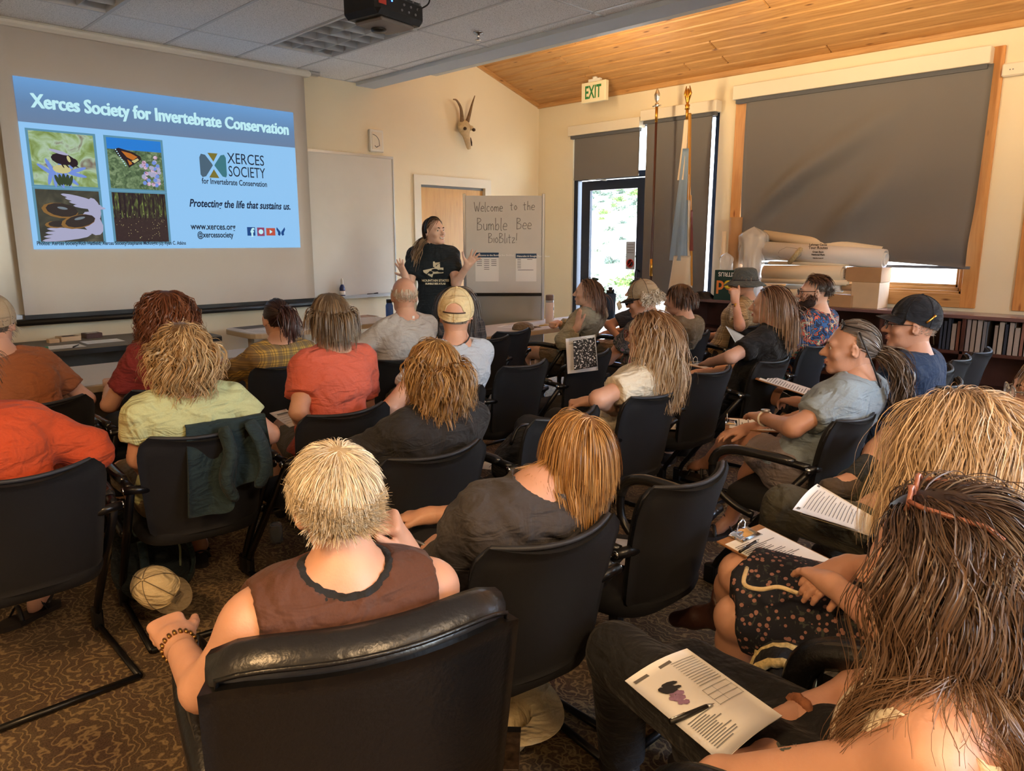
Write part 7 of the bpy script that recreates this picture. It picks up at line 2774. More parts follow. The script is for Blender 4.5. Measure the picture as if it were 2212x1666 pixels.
hairp(r, n=5600, L=.050, lift=.012, up0=.5, crown=(.15, -.35, 1.), grav=.28, cols=((226, 210, 182), (206, 186, 152), (238, 228, 208), (176, 156, 126)), capcol=(176, 152, 116), thick=.0011, seed=40, m=7, clump=.45, ncl=900, nape=-.86, side=.02, jit=.25, lenvar=.4, curl=.0016, freq=60)
wl = np.array(wp(384, 1392, 1.52)[1:])
dl_ = nz(np.array(wp(384, 1392, 1.52)[1:]) - np.array(wp(440, 1488, 1.36)[1:]))
a_1 = nz(np.cross(dl_, U))
a_2 = np.cross(dl_, a_1)
for q in range(18):
    t0_ = q * 2 * math.pi / 18
    ctr_ = wl - dl_ * .010 + (a_1 * math.cos(t0_) + a_2 * math.sin(t0_)) * .0325 - r['base']
    MB().tube([ctr_ - dl_ * .006, ctr_ + dl_ * .006], .0042, 6).build('bracelet_link', M('bracelet', (150, 116, 66), .3, metal=.9), r['root'])
P23 = r
# woman with blond bob and dark grey T-shirt
hd = at_d(1243, 985, 2.04)
r = person('P24', 'woman with a streaked blond bob in a dark grey T-shirt leaning to the left', hd, hip_of('P24', -.06, .10), yaw=-.10, hyaw=-.55, hpitch=-.12, hroll=.22, skin='skin_b', shirt=('tee_dgrey', .62, {'loose': .024, 'neck': .0}), fem=.6, bw=1.12, hs=.96, detail=2., wr=.007, neckhole=.008, nbw=at_d(1165, 1058, 1.98), twist=-.05,
           arms={'L': dict(e=wp(1000, 1205, 1.95), w=wp(958, 1180, 2.12), f=tuple(at_d(925, 1175, 2.2) - at_d(958, 1180, 2.12)), up=(-.4, -.4, .8), pose='hold', hh=.0038, r=1.05), 'R': dict(e=(.30, .12, .70), w=(.12, .34, .66))})
hairp(r, n=2200, L=.155, lift=.020, part=.15, cols=((196, 146, 84), (146, 100, 58), (220, 176, 114), (100, 66, 42)), capcol=(120, 82, 48), thick=.0019, seed=41, m=15, clump=.35, ncl=160, grav=.5, nape=-.80, side=-.35, front=.2, lenvar=.15)
P24 = r
# blond woman with floral skirt
hd = at_d(2062, 965, 1.64)
r = person('P19', 'woman with long blond hair, red top and floral skirt, hands clasped on her lap', hd, (1.98, .46), hyaw=.0, hpitch=-.08, skin='skin_b', shirt=('tee_red', .5), fem=1, bw=1.0, detail=2., pants=('floral_skirt', 'skirt', .93), feet=None, nbw=at_d(2085, 1150, 1.60),
           arms={'L': dict(e=wp(1905, 1345, 1.62), w=wp(1800, 1265, 1.78), f=tuple(at_d(1735, 1225, 1.92) - at_d(1800, 1265, 1.78)), up=(-.3, -.5, .9), pose='relax', hh=.0034), 'R': dict(e=wp(1985, 1225, 1.85), w=wp(1835, 1225, 1.87), f=tuple(at_d(1765, 1262, 1.84) - at_d(1835, 1225, 1.87)), up=(-.1, -.5, 1.), pose='clasp', hh=.0034)},
           legs={'L': dict(k=wz(1592, 1335, .50), a=wz(1590, 1500, .16), t=wz(1560, 1520, .06), r=1.08), 'R': dict(k=wz(1600, 1240, .58), a=wz(1560, 1330, .32), t=wz(1500, 1335, .28), r=1.08)})
hairp(r, dens=4.6, n=1900, L=.44, lift=.044, part=.12, curl=.010, freq=24, cols=((206, 176, 140), (176, 142, 108), (120, 98, 84), (226, 200, 168)), capcol=(120, 98, 80), tipcol=(222, 196, 160), thick=.0014, seed=42, m=22, clump=.45, ncl=150, grav=.55, front=.2, up0=.9)
P19 = r
# person in olive trousers at the right edge
hd = at_d(2268, 850, 2.30)
r = person('PO', 'person in olive trousers with glasses at the right edge', hd, (2.66, .48), hyaw=.45, skin='skin_a', shirt=('maroon2', .6), fem=.5, bw=1.05, pants=('olive', 'long'), face=(0,),
           legs={'L': dict(k=wz(1700, 1098, .58), a=wz(1640, 1260, .10), t=wz(1600, 1280, .03), r=1.15), 'R': dict(k=wz(1850, 1060, .58), a=wz(1800, 1180, .12), t=wz(1770, 1190, .04), r=1.15)})
hairp(r, n=500, L=.14, cols=((150, 130, 112), (110, 92, 78)), seed=43)
glasses(r, 'alu', r=.0026)
# person with ankle sock
hd = np.array((3.42, .42, 1.16))
r = person('P21', 'person in shorts beyond the right edge, ankle in a dark sock resting on the knee', hd, (3.34, .47), hyaw=.3, skin='skin_b', shirt=('tee_blue', .6), bw=1.05, pants=('shorts_khaki', 'shorts', .75),
           legs={'L': dict(k=wz(1925, 955, .74), a=wz(1845, 1035, .64), t=wz(1790, 1055, .62), r=1.1), 'R': dict(k=(.12, .46, .54), a=(.12, .5, .1), t=(.13, .64, .03))}, feet='shoe', foot_mat='pants_brown')
hairp(r, n=300, L=.08, cols=((100, 80, 64),), seed=44)
aL, tL = r['legs']['L'][2], r['legs']['L'][3]
kL = r['legs']['L'][1]
ds_ = nz(kL - aL)
MB().tube([aL - ds_ * .02 - r['base'], aL + ds_ * .03 - r['base'], aL + ds_ * .12 - r['base']], [.046, .043, .046], 14).build('sock', 'sock', r['root'])
# dark-haired woman in the foreground
hd = at_d(2022, 1222, 1.22)
r = person('P20', 'woman with long dark wavy hair and tattooed bare shoulder in the right foreground', hd, (C20.x, C20.y - .04), hyaw=.14, hpitch=-.22, hroll=-.05, skin='skin_b', shirt=('tee_white', .0, {'infl': .008, 'scoop': .16, 'scz': .16}), tank=True, fem=1, bw=1.0, detail=2., face=(0,), pants=('black_pants', 'long'), hz=.54, nbw=at_d(2080, 1465, 1.12),
           arms={'L': dict(e=wp(1555, 1690, 1.30), w=wp(1740, 1610, 1.52), pose='relax', hh=.0034), 'R': dict(e=wp(1850, 1490, 1.62), w=wp(1706, 1555, 1.55), f=tuple(at_d(1630, 1625, 1.46) - at_d(1706, 1555, 1.55)), up=(-.3, -.5, .8), pose='clasp', hh=.0034)},
           legs={'L': dict(k=wz(1335, 1415, .47), a=wz(1345, 1640, .10), t=wz(1320, 1650, .03), r=1.08), 'R': dict(k=wz(1500, 1455, .46), a=wz(1500, 1640, .1), t=wz(1470, 1650, .03), r=1.05)})
hairp(r, dens=5., n=2300, L=.50, lift=.040, part=-.05, curl=.013, freq=26, cols=((78, 60, 50), (54, 42, 38), (104, 82, 66), (40, 32, 32)), capcol=(44, 34, 32), tipcol=(120, 92, 68), thick=.0015, seed=45, m=26, clump=.55, ncl=170, grav=.5, front=.28, up0=.6, sweep=(0, -.3, 0))
glasses(r, M('frame_tortoise', (150, 96, 78), .3), r=.0042, up=.110, fwd=-.050, sunglass=M('lens_brown', (80, 50, 46), .1), tilt=.35)
P20 = r
wl = np.array(wp(1722, 1548, 1.56)[1:])
e_ = np.array(wp(1850, 1490, 1.62)[1:])
dl_ = nz(wl - e_)
a_1 = nz(np.cross(dl_, U))
a_2 = np.cross(dl_, a_1)
MB().tube([wl - dl_ * .012 + (a_1 * math.cos(t_) + a_2 * math.sin(t_)) * (.034 + .003 * math.sin(9 * t_)) - r['base'] for t_ in np.linspace(0, 6.283, 30)[:-1]], .0115, 8, closed=True).build('scrunchie', 'scrunchie', r['root'])

# tattoo on the upper arm
bd_ = child(P20, 'body')
sh_, e__, w__, _ = P20['arms']['L']
M('tattoo', (86, 92, 84), .6)
for k in range(7):
    cpx, cpy = 1705 + 9 * k - 20, 1612 - 7 * k + (k % 2) * 10
    dr = ray(cpx, cpy)
    c3 = np.array(at_d(cpx, cpy, 1.0)) - P20['base']
    u_, v_ = np.array((.707, -.707, 0)), U
    an = 2.2 + (k % 3) * .9
    pts = [(.012 * math.cos(t_) * math.cos(an) - .0045 * math.sin(t_) * math.sin(an), .012 * math.cos(t_) * math.sin(an) + .0045 * math.sin(t_) * math.cos(an)) for t_ in np.linspace(0, 6.283, 9)[:-1]]
    me_ = subdiv_poly(pts, 1)
    me_.transform(plane_mtx(Vector(c3), u_, v_))
    decal('tattoo_leaf', me_, bd_, dr, 'tattoo', bd_, .0008)
# ================================================================ paper, clipboards and small things
def V3(p):
    return np.array(p[1:] if p[0] == 'w' else p, float)


def sheet(label, c4, lines=(), curl=.0, mat='paper', cat='paper', name='printed_sheet', group=None, bars=(), thick=.0012, lift=.0, ink='ink_grey', n=8, extra=None):
    """c4: world corners (top-left, top-right, bottom-right, bottom-left) of the page as read"""
    A, B, C, D_ = [np.array(Vector(q)) for q in c4]
    cen = (A + B + C + D_) / 4
    o = thing(name, label, cat, tuple(cen), group=group)
    nrm = nz(np.cross(B - A, D_ - A))
    if nrm[2] < 0:
        nrm = -nrm

    def pt(u, v, off=0.):
        p = (A * (1 - u) + B * u) * (1 - v) + (D_ * (1 - u) + C * u) * v
        return p + nrm * (curl * math.sin(math.pi * u) * (1 - .3 * v) + lift + off) - cen
    G = [[pt(i / n, j / n) for j in range(n + 1)] for i in range(n + 1)]
    sh = MB().grid(G, thick if np.dot(np.cross(np.array(G[1][0]) - G[0][0], np.array(G[0][1]) - G[0][0]), nrm) > 0 else -thick).build('page', mat, o)
    mb = MB()
    k = 0
    for (u0, u1, v0, h_) in lines:
        P4 = [pt(u0, v0, .0022 + thick), pt(u1, v0, .0022 + thick), pt(u1, v0 + h_, .0022 + thick), pt(u0, v0 + h_, .0022 + thick)]
        m2 = [pt((u0 + u1) / 2, v0, .0022 + thick), pt((u0 + u1) / 2, v0 + h_, .0022 + thick)]
        mb.add([P4[0], m2[0], m2[1], P4[3]], [(0, 1, 2, 3)])
        mb.add([m2[0], P4[1], P4[2], m2[1]], [(0, 1, 2, 3)])
        k += 1
    if k:
        mb.build('print', ink, sh)
    mb = MB()
    for (u0, u1, v0, h_) in bars:
        mb.add([pt(u0, v0, .0022 + thick), pt(u1, v0, .0022 + thick), pt(u1, v0 + h_, .0022 + thick), pt(u0, v0 + h_, .0022 + thick)], [(0, 1, 2, 3)])
    if bars:
        mb.build('heading_bar', M('bar_grey', (112, 110, 108), .8), sh)
    if extra:
        extra(o, pt)
    return o


def text_lines(seed, n=14, u0=.1, u1=.9, v0=.18, v1=.92, h_=.012):
    rs = random.Random(seed)
    return [(u0, u0 + (u1 - u0) * rs.uniform(.55, 1.), v0 + (v1 - v0) * k / n, h_) for k in range(n)]


def flat_sheet(label, px, py, z, w=.215, h=.279, yaw=0., **kw):
    c = at_z(px, py, z)
    u = rot2(1, 0, yaw)
    v = rot2(0, 1, yaw)
    z_ = Vector((0, 0, z + .001))
    cc = Vector((c.x, c.y, 0)) + z_
    return sheet(label, (cc - u * w / 2 + v * h / 2, cc + u * w / 2 + v * h / 2, cc + u * w / 2 - v * h / 2, cc - u * w / 2 - v * h / 2), **kw)


def pen(label, a, b, mat='black_plastic', r=.0045, name='pen'):
    a, b = np.array(Vector(a)), np.array(Vector(b))
    o = thing(name, label, name, tuple((a + b) / 2))
    c = (a + b) / 2
    MB().tube([a - c, a + (b - a) * .8 - c], r, 8).build('barrel', mat, o)
    MB().tube([a + (b - a) * .8 - c, b - c], [r, .0012], 8).build('tip', 'alu', o)
    MB().tube([a + (b - a) * .02 - c + np.array((0, 0, r)), a + (b - a) * .3 - c + np.array((0, 0, r * 1.3))], .0018, 5).build('clip', 'alu', o)
    return o


# ---- on the first table
def bottle_pet(label, p):
    o = thing('water_bottle', label, 'bottle', tuple(p))
    nbm = NB('pet', .05)
    nbm.b.inputs['Transmission Weight'].default_value = .85
    nbm.b.inputs['IOR'].default_value = 1.15
    nbm.b.inputs['Base Color'].default_value = (.86, .9, .92, 1)
    prof = [(.0, 0), (.028, 0), (.032, .01), (.031, .03), (.029, .04), (.032, .05), (.029, .06), (.032, .072), (.03, .085), (.032, .1), (.032, .15), (.024, .18), (.013, .2), (.013, .205)]
    MB().lathe(prof, n=20).build('body', 'pet', o)
    MB().lathe([(.0325, .10), (.0328, .10), (.0328, .145), (.0325, .145)], n=20).build('label_band', M('label_blue', (60, 86, 140), .5), o)
    MB().bx(-.012, .008, -.0345, -.032, .108, .138).build('label_panel', 'paper', o)
    MB().lathe([(.0, .203), (.015, .203), (.015, .22), (.0, .22)], n=14).build('cap', M('cap_green', (40, 100, 70), .5), o)


bottle_pet('clear water bottle with green cap on the table beside the rust T-shirt', at_z(108, 830, T1Z))
p = at_z(505, 782, T1Z)
flat_sheet('grey notebook lying under the phone on the first table', 500, 783, T1Z, .24, .17, .0, name='notebook', cat='notebook', mat='shade_grey', thick=.012)
o = thing('smartphone', 'black phone lying on the grey notebook', 'phone', (p.x + .02, p.y + .01, T1Z + .016))
MB().bx(-.075, .075, -.036, .036, 0, .008, bev=.003).build('case', 'black_plastic', o)
MB().bx(-.07, .07, -.032, .032, .008, .0085).build('screen', M('screen_black', (8, 8, 12), .1), o)
flat_sheet('white form on the table right of the plaid shirt', 700, 775, T1Z, lines=text_lines(1), group='forms on the tables')
flat_sheet('white form on the table just left of the plaid shirt', 487, 803, T1Z, lines=text_lines(2), yaw=.1, group='forms on the tables')
# ---- on the table below the screen
flat_sheet('white sheet on the wall table behind the rust T-shirt', 42, 758, T2Z, .26, .2, lines=text_lines(3, 5), group='forms on the wall table')
flat_sheet('white sheet with a pen on the wall table', 135, 750, T2Z, .26, .2, lines=text_lines(4, 5), group='forms on the wall table')
flat_sheet('white sheet on the wall table left of the auburn curls', 222, 738, T2Z, .26, .2, lines=text_lines(5, 5), group='forms on the wall table')
a, b = at_z(158, 750, T2Z + .008), at_z(172, 744, T2Z + .008)
pen('dark pen on the middle sheet of the wall table', a, b)
def box_on(label, px, py, z, sx, sy, sz, mat, name, cat, yaw=.1, top=None):
    p = at_z(px, py, z)
    o = thing(name, label, cat, (p.x, p.y, z), yaw)
    MB().bx(-sx / 2, sx / 2, -sy / 2, sy / 2, 0, sz, bev=.003).build('block', mat, o)
    if top:
        MB().bx(-sx * .3, sx * .3, -sy * .2, sy * .2, sz, sz + .001).build('top_print', top, o)
    return o


box_on('cream square box on the wall table below the screen', 148, 736, T2Z, .14, .12, .035, 'card_pale', 'small_box', 'box', top='ink')
box_on('small cream box on the wall table next to the square box', 115, 741, T2Z, .07, .06, .03, 'card_pale', 'small_box', 'box')
box_on('brown tissue carton on the wall table near the marker tray', 199, 730, T2Z, .12, .1, .04, 'shelf_wood', 'tissue_carton', 'box', top='paper')
box_on('black stapled booklet at the left end of the wall table', 8, 752, T2Z, .2, .12, .02, 'black_plastic', 'booklet', 'booklet', top='paper')
# ---- marker tray
TZ = 1.0 - .012
for k, (px, py, mt, ds) in enumerate(((190, 707, 'ban_red', 'red'), (285, 697, 'ban_red', 'dark red'), (440, 688, 'ban_red', 'crimson'), (470, 685, 'ban_red', 'scarlet'), (498, 683, 'clip_green', 'green'), (530, 680, 'flag_red', 'brown'), (548, 678, 'carton_orange', 'orange'))):
    p = at_z(px, py, TZ + .01)
    o = thing('marker', '%s dry-erase marker on the tray, %s from the left' % (ds, ordn[k]), 'marker', (p.x, D - .05, TZ + .010), group='markers on the whiteboard tray')
    MB().tube([(-.06, 0, 0), (.02, 0, 0)], .009, 8).build('barrel', 'paper', o)
    MB().tube([(.02, 0, 0), (.06, 0, 0)], .0098, 8).build('cap', mt, o)
p = at_z(232, 703, TZ + .015)
o = thing('board_eraser', 'black felt eraser on the whiteboard tray under the screen', 'eraser', (p.x, D - .05, TZ + .001))
MB().bx(-.07, .07, -.025, .025, 0, .02, bev=.004).build('felt', 'ink', o)
MB().bx(-.07, .07, -.025, .025, .02, .034, bev=.004).build('grip', 'black_plastic', o)
p = at_Y(741, 660, D - .05)
o = thing('spray_bottle', 'blue and white whiteboard spray bottle on the tray', 'bottle', (p.x, D - .05, TZ + .001))
MB().lathe([(.0, 0), (.028, 0), (.028, .09), (.018, .115), (.012, .12), (.012, .13)], n=16).build('body', M('bottle_navy', (40, 56, 110), .4), o)
MB().lathe([(.013, .125), (.015, .13), (.013, .17), (.006, .185), (.0, .186)], n=12).build('nozzle', 'white_plastic', o)
MB().lathe([(.0284, .02), (.0286, .02), (.0286, .06), (.0284, .06)], n=16).build('label_band', 'paper', o)
p = at_Y(805, 657, D - .05)
o = thing('marker', 'black marker lying on the tray right of the spray bottle', 'marker', (p.x, D - .05, TZ + .010), group='markers on the whiteboard tray')
MB().tube([(-.06, 0, 0), (.02, 0, 0)], .008, 8).build('barrel', 'black_plastic', o)
MB().tube([(.02, 0, 0), (.07, 0, .006)], .0095, 8).build('cap', 'black_plastic', o)
# ---- on the white table behind
flat_sheet('photo print on the corner of the white table', 548, 707, T3Z, .3, .2, mat='shade_grey', yaw=.1, cat='photo', name='photo_print')
flat_sheet('white form on the white table left of the dark ponytail', 560, 716, T3Z, .21, .27, lines=text_lines(6), group='forms on the white table')
flat_sheet('white form on the white table right of the dark ponytail', 660, 708, T3Z, .21, .27, lines=text_lines(7), group='forms on the white table')
flat_sheet('spread of colour leaflets on the white table left of the bald man', 770, 685, T3Z, .4, .2, mat=M('leaflet', (176, 150, 130), .7, var=.4, vscale=14), cat='leaflet', name='leaflet_spread')
a, b = at_z(650, 705, T3Z + .006), at_z(660, 708, T3Z + .006)
pen('short dark pen on the white table', a, b)
p = Vector((at_Y(842, 690, T3[0] + .12).x, T3[0] + .12, T3Z))
o = thing('steel_bottle', 'blue drinking bottle with black lid left of the bald man', 'bottle', (p.x, p.y, T3Z))
MB().lathe([(.0, 0), (.035, 0), (.036, .02), (.036, .14), (.026, .165), (.026, .17)], n=18).build('body', M('bottle_blue', (40, 90, 170), .35), o)
MB().lathe([(.0, .168), (.029, .168), (.029, .2), (.0, .2)], n=16).build('lid', 'black_plastic', o)
# ---- on the right-hand table
flat_sheet('printed sheet on the right table left of the sticker bottle', 1110, 706, T4Z, lines=text_lines(8), yaw=.4, group='sheets on the right table')
flat_sheet('white sheet on the right table in front of the young woman', 1212, 694, T4Z, lines=text_lines(9), group='sheets on the right table')
p = at_z(1187, 699, T4Z)
o = thing('sticker_bottle', 'white sticker-covered bottle with brown lid on the right table', 'bottle', (p.x, p.y, T4Z), rz=.7)
MB().lathe([(.0, 0), (.040, 0), (.042, .01), (.042, .2), (.038, .215)], n=20).build('body', M('bottle_cream', (232, 216, 206), .4), o)
MB().lathe([(.039, .212), (.040, .212), (.040, .235), (.039, .235)], n=20).build('collar', 'alu', o)
MB().lathe([(.0, .234), (.041, .234), (.041, .28), (.036, .288), (.0, .288)], n=20).build('lid', M('lid_brown', (118, 98, 86), .5), o)
MB().tube([(.042, 0, .22), (.052, 0, .24), (.052, 0, .27), (.042, 0, .28)], .004, 6).build('latch', 'alu', o)
for (an, z_, sz, mt) in ((-1.9, .15, .02, 'clip_green'), (-1.2, .17, .012, 'ink'), (-1.4, .06, .022, 'flag_red'), (-1.75, .05, .008, 'ink'), (-1.7, .10, .007, 'ink')):
    rt_ = Matrix.Rotation(an, 3, 'Z')
    MB().box(rt_ @ Vector((.0425, 0, z_)), (.001, sz, sz * 1.5), rot=rt_).build('sticker', mt, o)
p = at_z(1130, 712, T4Z)
o = thing('folded_cap', 'brown cap lying on the right table behind the empty chair', 'cap', (p.x, p.y, T4Z), rz=.3)
MB().lathe([(.10, .0), (.10, .02), (.085, .05), (.05, .065), (.0, .07)], n=20, sx=1.2).build('crown', 'khaki', o)
MB().bx(.09, .19, -.06, .06, .0, .006).build('brim', 'khaki', o)
pen('yellow pencil on the right table', at_z(1165, 704, T4Z + .006), at_z(1195, 701, T4Z + .006), M('pencil_yellow', (200, 170, 60), .5), name='pencil')
pen('brown pencil on the right table edge', at_z(1150, 706, T4Z + .006), at_z(1170, 707, T4Z + .006), 'pole_wood', name='pencil')
p = at_z(1317, 690, T4Z)
o = thing('sleeve_bottle', 'tall bottle in a dark blue sleeve with a carabiner near the door', 'bottle', (p.x, p.y, T4Z), rz=.7)
MB().lathe([(.0, 0), (.055, 0), (.058, .01), (.058, .27), (.05, .275)], n=20).build('sleeve', M('sleeve_navy', (28, 50, 74), .8), o)
MB().lathe([(.0, .27), (.042, .27), (.042, .31), (.0, .31)], n=16).build('neck', 'black_plastic', o)
MB().bx(-.02, .02, -.02, .02, .31, .34, bev=.005).build('lid', 'black_plastic', o)
MB().tube(smooth_path([(-.03, -.02, .3), (-.055, -.03, .32), (-.06, -.03, .29), (-.05, -.03, .27)], 4), .006, 6).build('strap', 'sleeve_navy', o)
MB().tube([(.0 + .013 * math.cos(a_), -.062, .262 + .028 * math.sin(a_)) for a_ in np.linspace(0, 6.28, 14)[:-1]], .0035, 6, closed=True).build('carabiner', 'chrome', o)


# ---- clipboards on laps
M('clipboard_wood', (150, 104, 64), .5, var=.15, vscale=60)


def clipboard(label, c4, clip_at=0., seed=1, lines=None, metal='chrome', gap=.06, inner=.94):
    A, B, C, D_ = [np.array(Vector(q)) for q in c4]
    cen = (A + B + C + D_) / 4
    o = thing('clipboard', label, 'clipboard', tuple(cen), group='clipboards on laps')
    nrm = nz(np.cross(B - A, D_ - A))
    if nrm[2] < 0:
        nrm = -nrm

    def pt(u, v, off=0.):
        return (A * (1 - u) + B * u) * (1 - v) + (D_ * (1 - u) + C * u) * v + nrm * off - cen
    mb = MB()
    c_ = [pt(0, 0), pt(1, 0), pt(1, 1), pt(0, 1)]
    t_ = [q + nrm * .004 for q in c_]
    mb.add(c_ + t_, [(3, 2, 1, 0), (4, 5, 6, 7), (0, 1, 5, 4), (1, 2, 6, 5), (2, 3, 7, 6), (3, 0, 4, 7)])
    mb.build('board', 'clipboard_wood', o)
    mb = MB()
    q_ = [pt(1 - inner, gap, .0055), pt(inner, gap, .0055), pt(inner, .97, .0055), pt(1 - inner, .97, .0055)]
    mb.add(q_ + [q - nrm * .0015 for q in q_], [(0, 1, 2, 3), (7, 6, 5, 4), (0, 4, 5, 1), (1, 5, 6, 2), (2, 6, 7, 3), (3, 7, 4, 0)])
    pg = mb.build('form', 'paper', o)
    mb = MB()
    for (u0, u1, v0, h_) in (lines or text_lines(seed, 16, .12, .9, .2, .93, .010)):
        mb.add([pt(u0, v0, .0068), pt(u1, v0, .0068), pt(u1, v0 + h_, .0068), pt(u0, v0 + h_, .0068)], [(0, 1, 2, 3)])
    mb.build('print', 'ink', pg)
    W_l = np.linalg.norm(B - A)
    ux, vx = nz(B - A), nz(D_ - A)
    cc = pt(.5, .04)
    k = W_l / .23
    mb = MB()
    prof = [(-.055, .0), (-.045, .006), (-.02, .009), (.02, .009), (.045, .006), (.055, .0)]
    G = [[cc + ux * a_ * k + vx * (b_ * .055 - .012) * k + nrm * (.006 + h_ * (1 - .6 * b_)) for a_, h_ in prof] for b_ in (0, .35, .7, 1.)]
    mb.grid(G, .0015)
    mb.build('clip', metal, o)
    MB().tube([cc + ux * a_ * k + vx * -.006 * k + nrm * (.018 + z_) for a_, z_ in ((-.022, 0), (-.018, .022), (0, .034), (.018, .022), (.022, 0))], .003, 6).build('clip_lever', metal, o)
    return o


def lap_board(label, px, py, z, ang, w=.23, h=.32, tilt=0., **kw):
    """ang: world direction (rad) pointing to the top edge of the board"""
    c = at_z(px, py, z)
    v = Vector((math.cos(ang), math.sin(ang), tilt))
    u = Vector((math.sin(ang), -math.cos(ang), 0))
    return clipboard(label, (c + v * h / 2 - u * w / 2, c + v * h / 2 + u * w / 2, c - v * h / 2 + u * w / 2, c - v * h / 2 - u * w / 2), **kw)


PI = math.pi
lap_board('clipboard under the hand of the woman in black', 1533, 792, .665, PI / 2 - .3, seed=21)
lap_board('clipboard on the crossed knee of the woman with the ponytail', 1640, 920, .66, PI / 2 + .5, seed=22)
lap_board('clipboard tilted on the knee of the man in the black cap', 1697, 832, .70, PI / 2 + .3, tilt=.25, seed=23)
pen('pen in the hand of the man in the black cap', at_d(1690, 848, 4.2), at_d(1725, 866, 4.15))
# big clipboard in the foreground
cA, cB = at_z(1548, 1172, .66), at_z(1640, 1135, .66)
cC, cD = at_z(1808, 1218, .63), at_z(1712, 1262, .63)
clipboard('large clipboard with a steel clip on the lap of the woman in the floral skirt', (cA, cB, cC, cD), seed=24,
          lines=[(.06 + .0, .06 + random.uniform(.3, .8), .22 + .028 * k, .008) for k in range(26)], gap=.10, inner=.97)
pen('dark pen tucked under the steel clip', at_z(1598, 1192, .675), at_z(1640, 1165, .675))


# sheet on the dark-haired woman's lap
def foot_sheet(o, pt):
    mb = MB()
    rs = random.Random(4)
    for k in range(16):
        a_ = rs.uniform(0, 6.28)
        r_ = rs.uniform(.0, .12)
        cu, cv = .27 + r_ * math.cos(a_) * .9, .44 + r_ * math.sin(a_) * .6
        mb.add([pt(cu + .045 * math.cos(t_), cv + .025 * math.sin(t_), .0022 + .0001 * k) for t_ in np.linspace(0, 6.28, 7)[:-1]], [(0, 1, 2, 3, 4, 5)])
    mb.build('flower_picture', M('clover', (150, 118, 150), .8, var=.3, vscale=90), o)
    mb = MB()
    for (cu, cv, ru, rv) in ((.27, .33, .10, .05), (.33, .29, .10, .025), (.21, .30, .05, .03), (.35, .35, .07, .02)):
        mb.add([pt(cu + ru * math.cos(t_), cv + rv * math.sin(t_) + .2 * ru * math.cos(t_), .0042) for t_ in np.linspace(0, 6.28, 9)[:-1]], [tuple(range(8))])
    mb.build('bee_picture', 'ink', o)


sh_lines = text_lines(31, 12, .08, .52, .68, .93, .008) + [(.58, .94, .12 + .03 * k, .005) for k in range(12)] + [(.55, .95, .5, .004), (.55, .95, .56, .004), (.55, .95, .62, .004), (.55, .95, .68, .004), (.55, .556, .5, .19), (.7, .704, .5, .19), (.94, .944, .5, .19)] + [(.08, .48, .655, .008)]
sheet('photocopied data sheet with bee picture on the dark-haired woman\'s lap', (at_z(1350, 1472, .575), at_z(1484, 1402, .575), at_z(1690, 1548, .655), at_z(1560, 1650, .655)), lines=sh_lines, bars=[(.05, .62, .07, .035)], curl=.008, extra=foot_sheet)
pen('black pen lying across the data sheet', at_z(1448, 1560, .635), at_z(1546, 1520, .632), r=.006)
# booklet on the olive lap
bk4 = (at_z(1712, 1102, .70), at_z(1765, 1046, .72), at_z(1870, 1108, .70), at_z(1860, 1148, .68))
sheet('open photocopied booklet on the olive-trousered lap', bk4, lines=text_lines(33, 14, .1, .9, .12, .9, .010), bars=[(.04, .96, .04, .05)], curl=.012)
sheet('loose pages fanned under the photocopied booklet', [Vector(q) + Vector((.012, -.02, -.012)) for q in bk4], curl=.006, mat='roll_paper')
# others
sheet('folded white paper held by the man in the bucket hat', (at_d(1567, 704, 5.6), at_d(1612, 728, 5.55), at_d(1610, 752, 5.55), at_d(1594, 750, 5.6)), lines=text_lines(34, 8))
sheet('white form held on the lap of the person in coral', (at_d(582, 893, 3.4), at_d(618, 884, 3.5), at_d(650, 915, 3.42), at_d(625, 924, 3.3)), lines=text_lines(35, 6), bars=[(.2, .9, .2, .06)])
for (k, px, py, lb) in (('e1', 1062, 893, 'orange-edged papers on the seat of the empty chair right of the cream cap'), ('e3', 1445, 918, 'white paper on the seat of the empty chair right of the white T-shirt'), ('eA', 1338, 1192, 'illustrated sheet on the seat of the empty chair right of the grey T-shirt'), ('eC', 1105, 1004, 'illustrated sheet on the half-hidden seat behind the blond bob')):
    flat_sheet(lb, px, py, .47, .22, .28, yaw=.5, lines=text_lines(len(k) + px, 8), group='papers left on empty seats')
box_on('grey tablet lying on the papers of the empty chair', 1070, 884, .475, .2, .13, .012, 'ink', 'tablet', 'tablet', .4)
# speckled notebook propped on the empty chair
c_ = CH['e4']
nb_ = NB('speckle', .6)
f_ = nb_.node('ShaderNodeTexNoise', {'Vector': nb_.coord('Object'), 'Scale': 110., 'Detail': 2.}).outputs[0]
nb_.col(nb_.ramp(f_, [(.0, (18, 18, 20)), (.54, (24, 24, 26)), (.58, (210, 206, 200))], 'CONSTANT'))
pA, pB = at_d(1238, 738, 4.62), at_d(1284, 730, 4.62)
pC, pD = at_d(1290, 792, 4.55), at_d(1240, 800, 4.55)
def _nb(o, pt):
    mb = MB()
    mb.add([pt(.2, .25, .003), pt(.68, .25, .003), pt(.70, .75, .003), pt(.2, .78, .003)], [(0, 1, 2, 3)])
    mb.build('title_label', 'card_pale', o)


sheet('black speckled composition notebook propped on the empty chair', (pA, pB, pC, pD), mat='speckle', thick=.008, name='notebook', cat='notebook', extra=_nb)
sheet('printed page with orange corner behind the speckled notebook', (at_d(1222, 732, 4.68), at_d(1286, 723, 4.68), at_d(1292, 800, 4.63), at_d(1226, 808, 4.63)), lines=text_lines(36, 5, .1, .7, .02, .2))

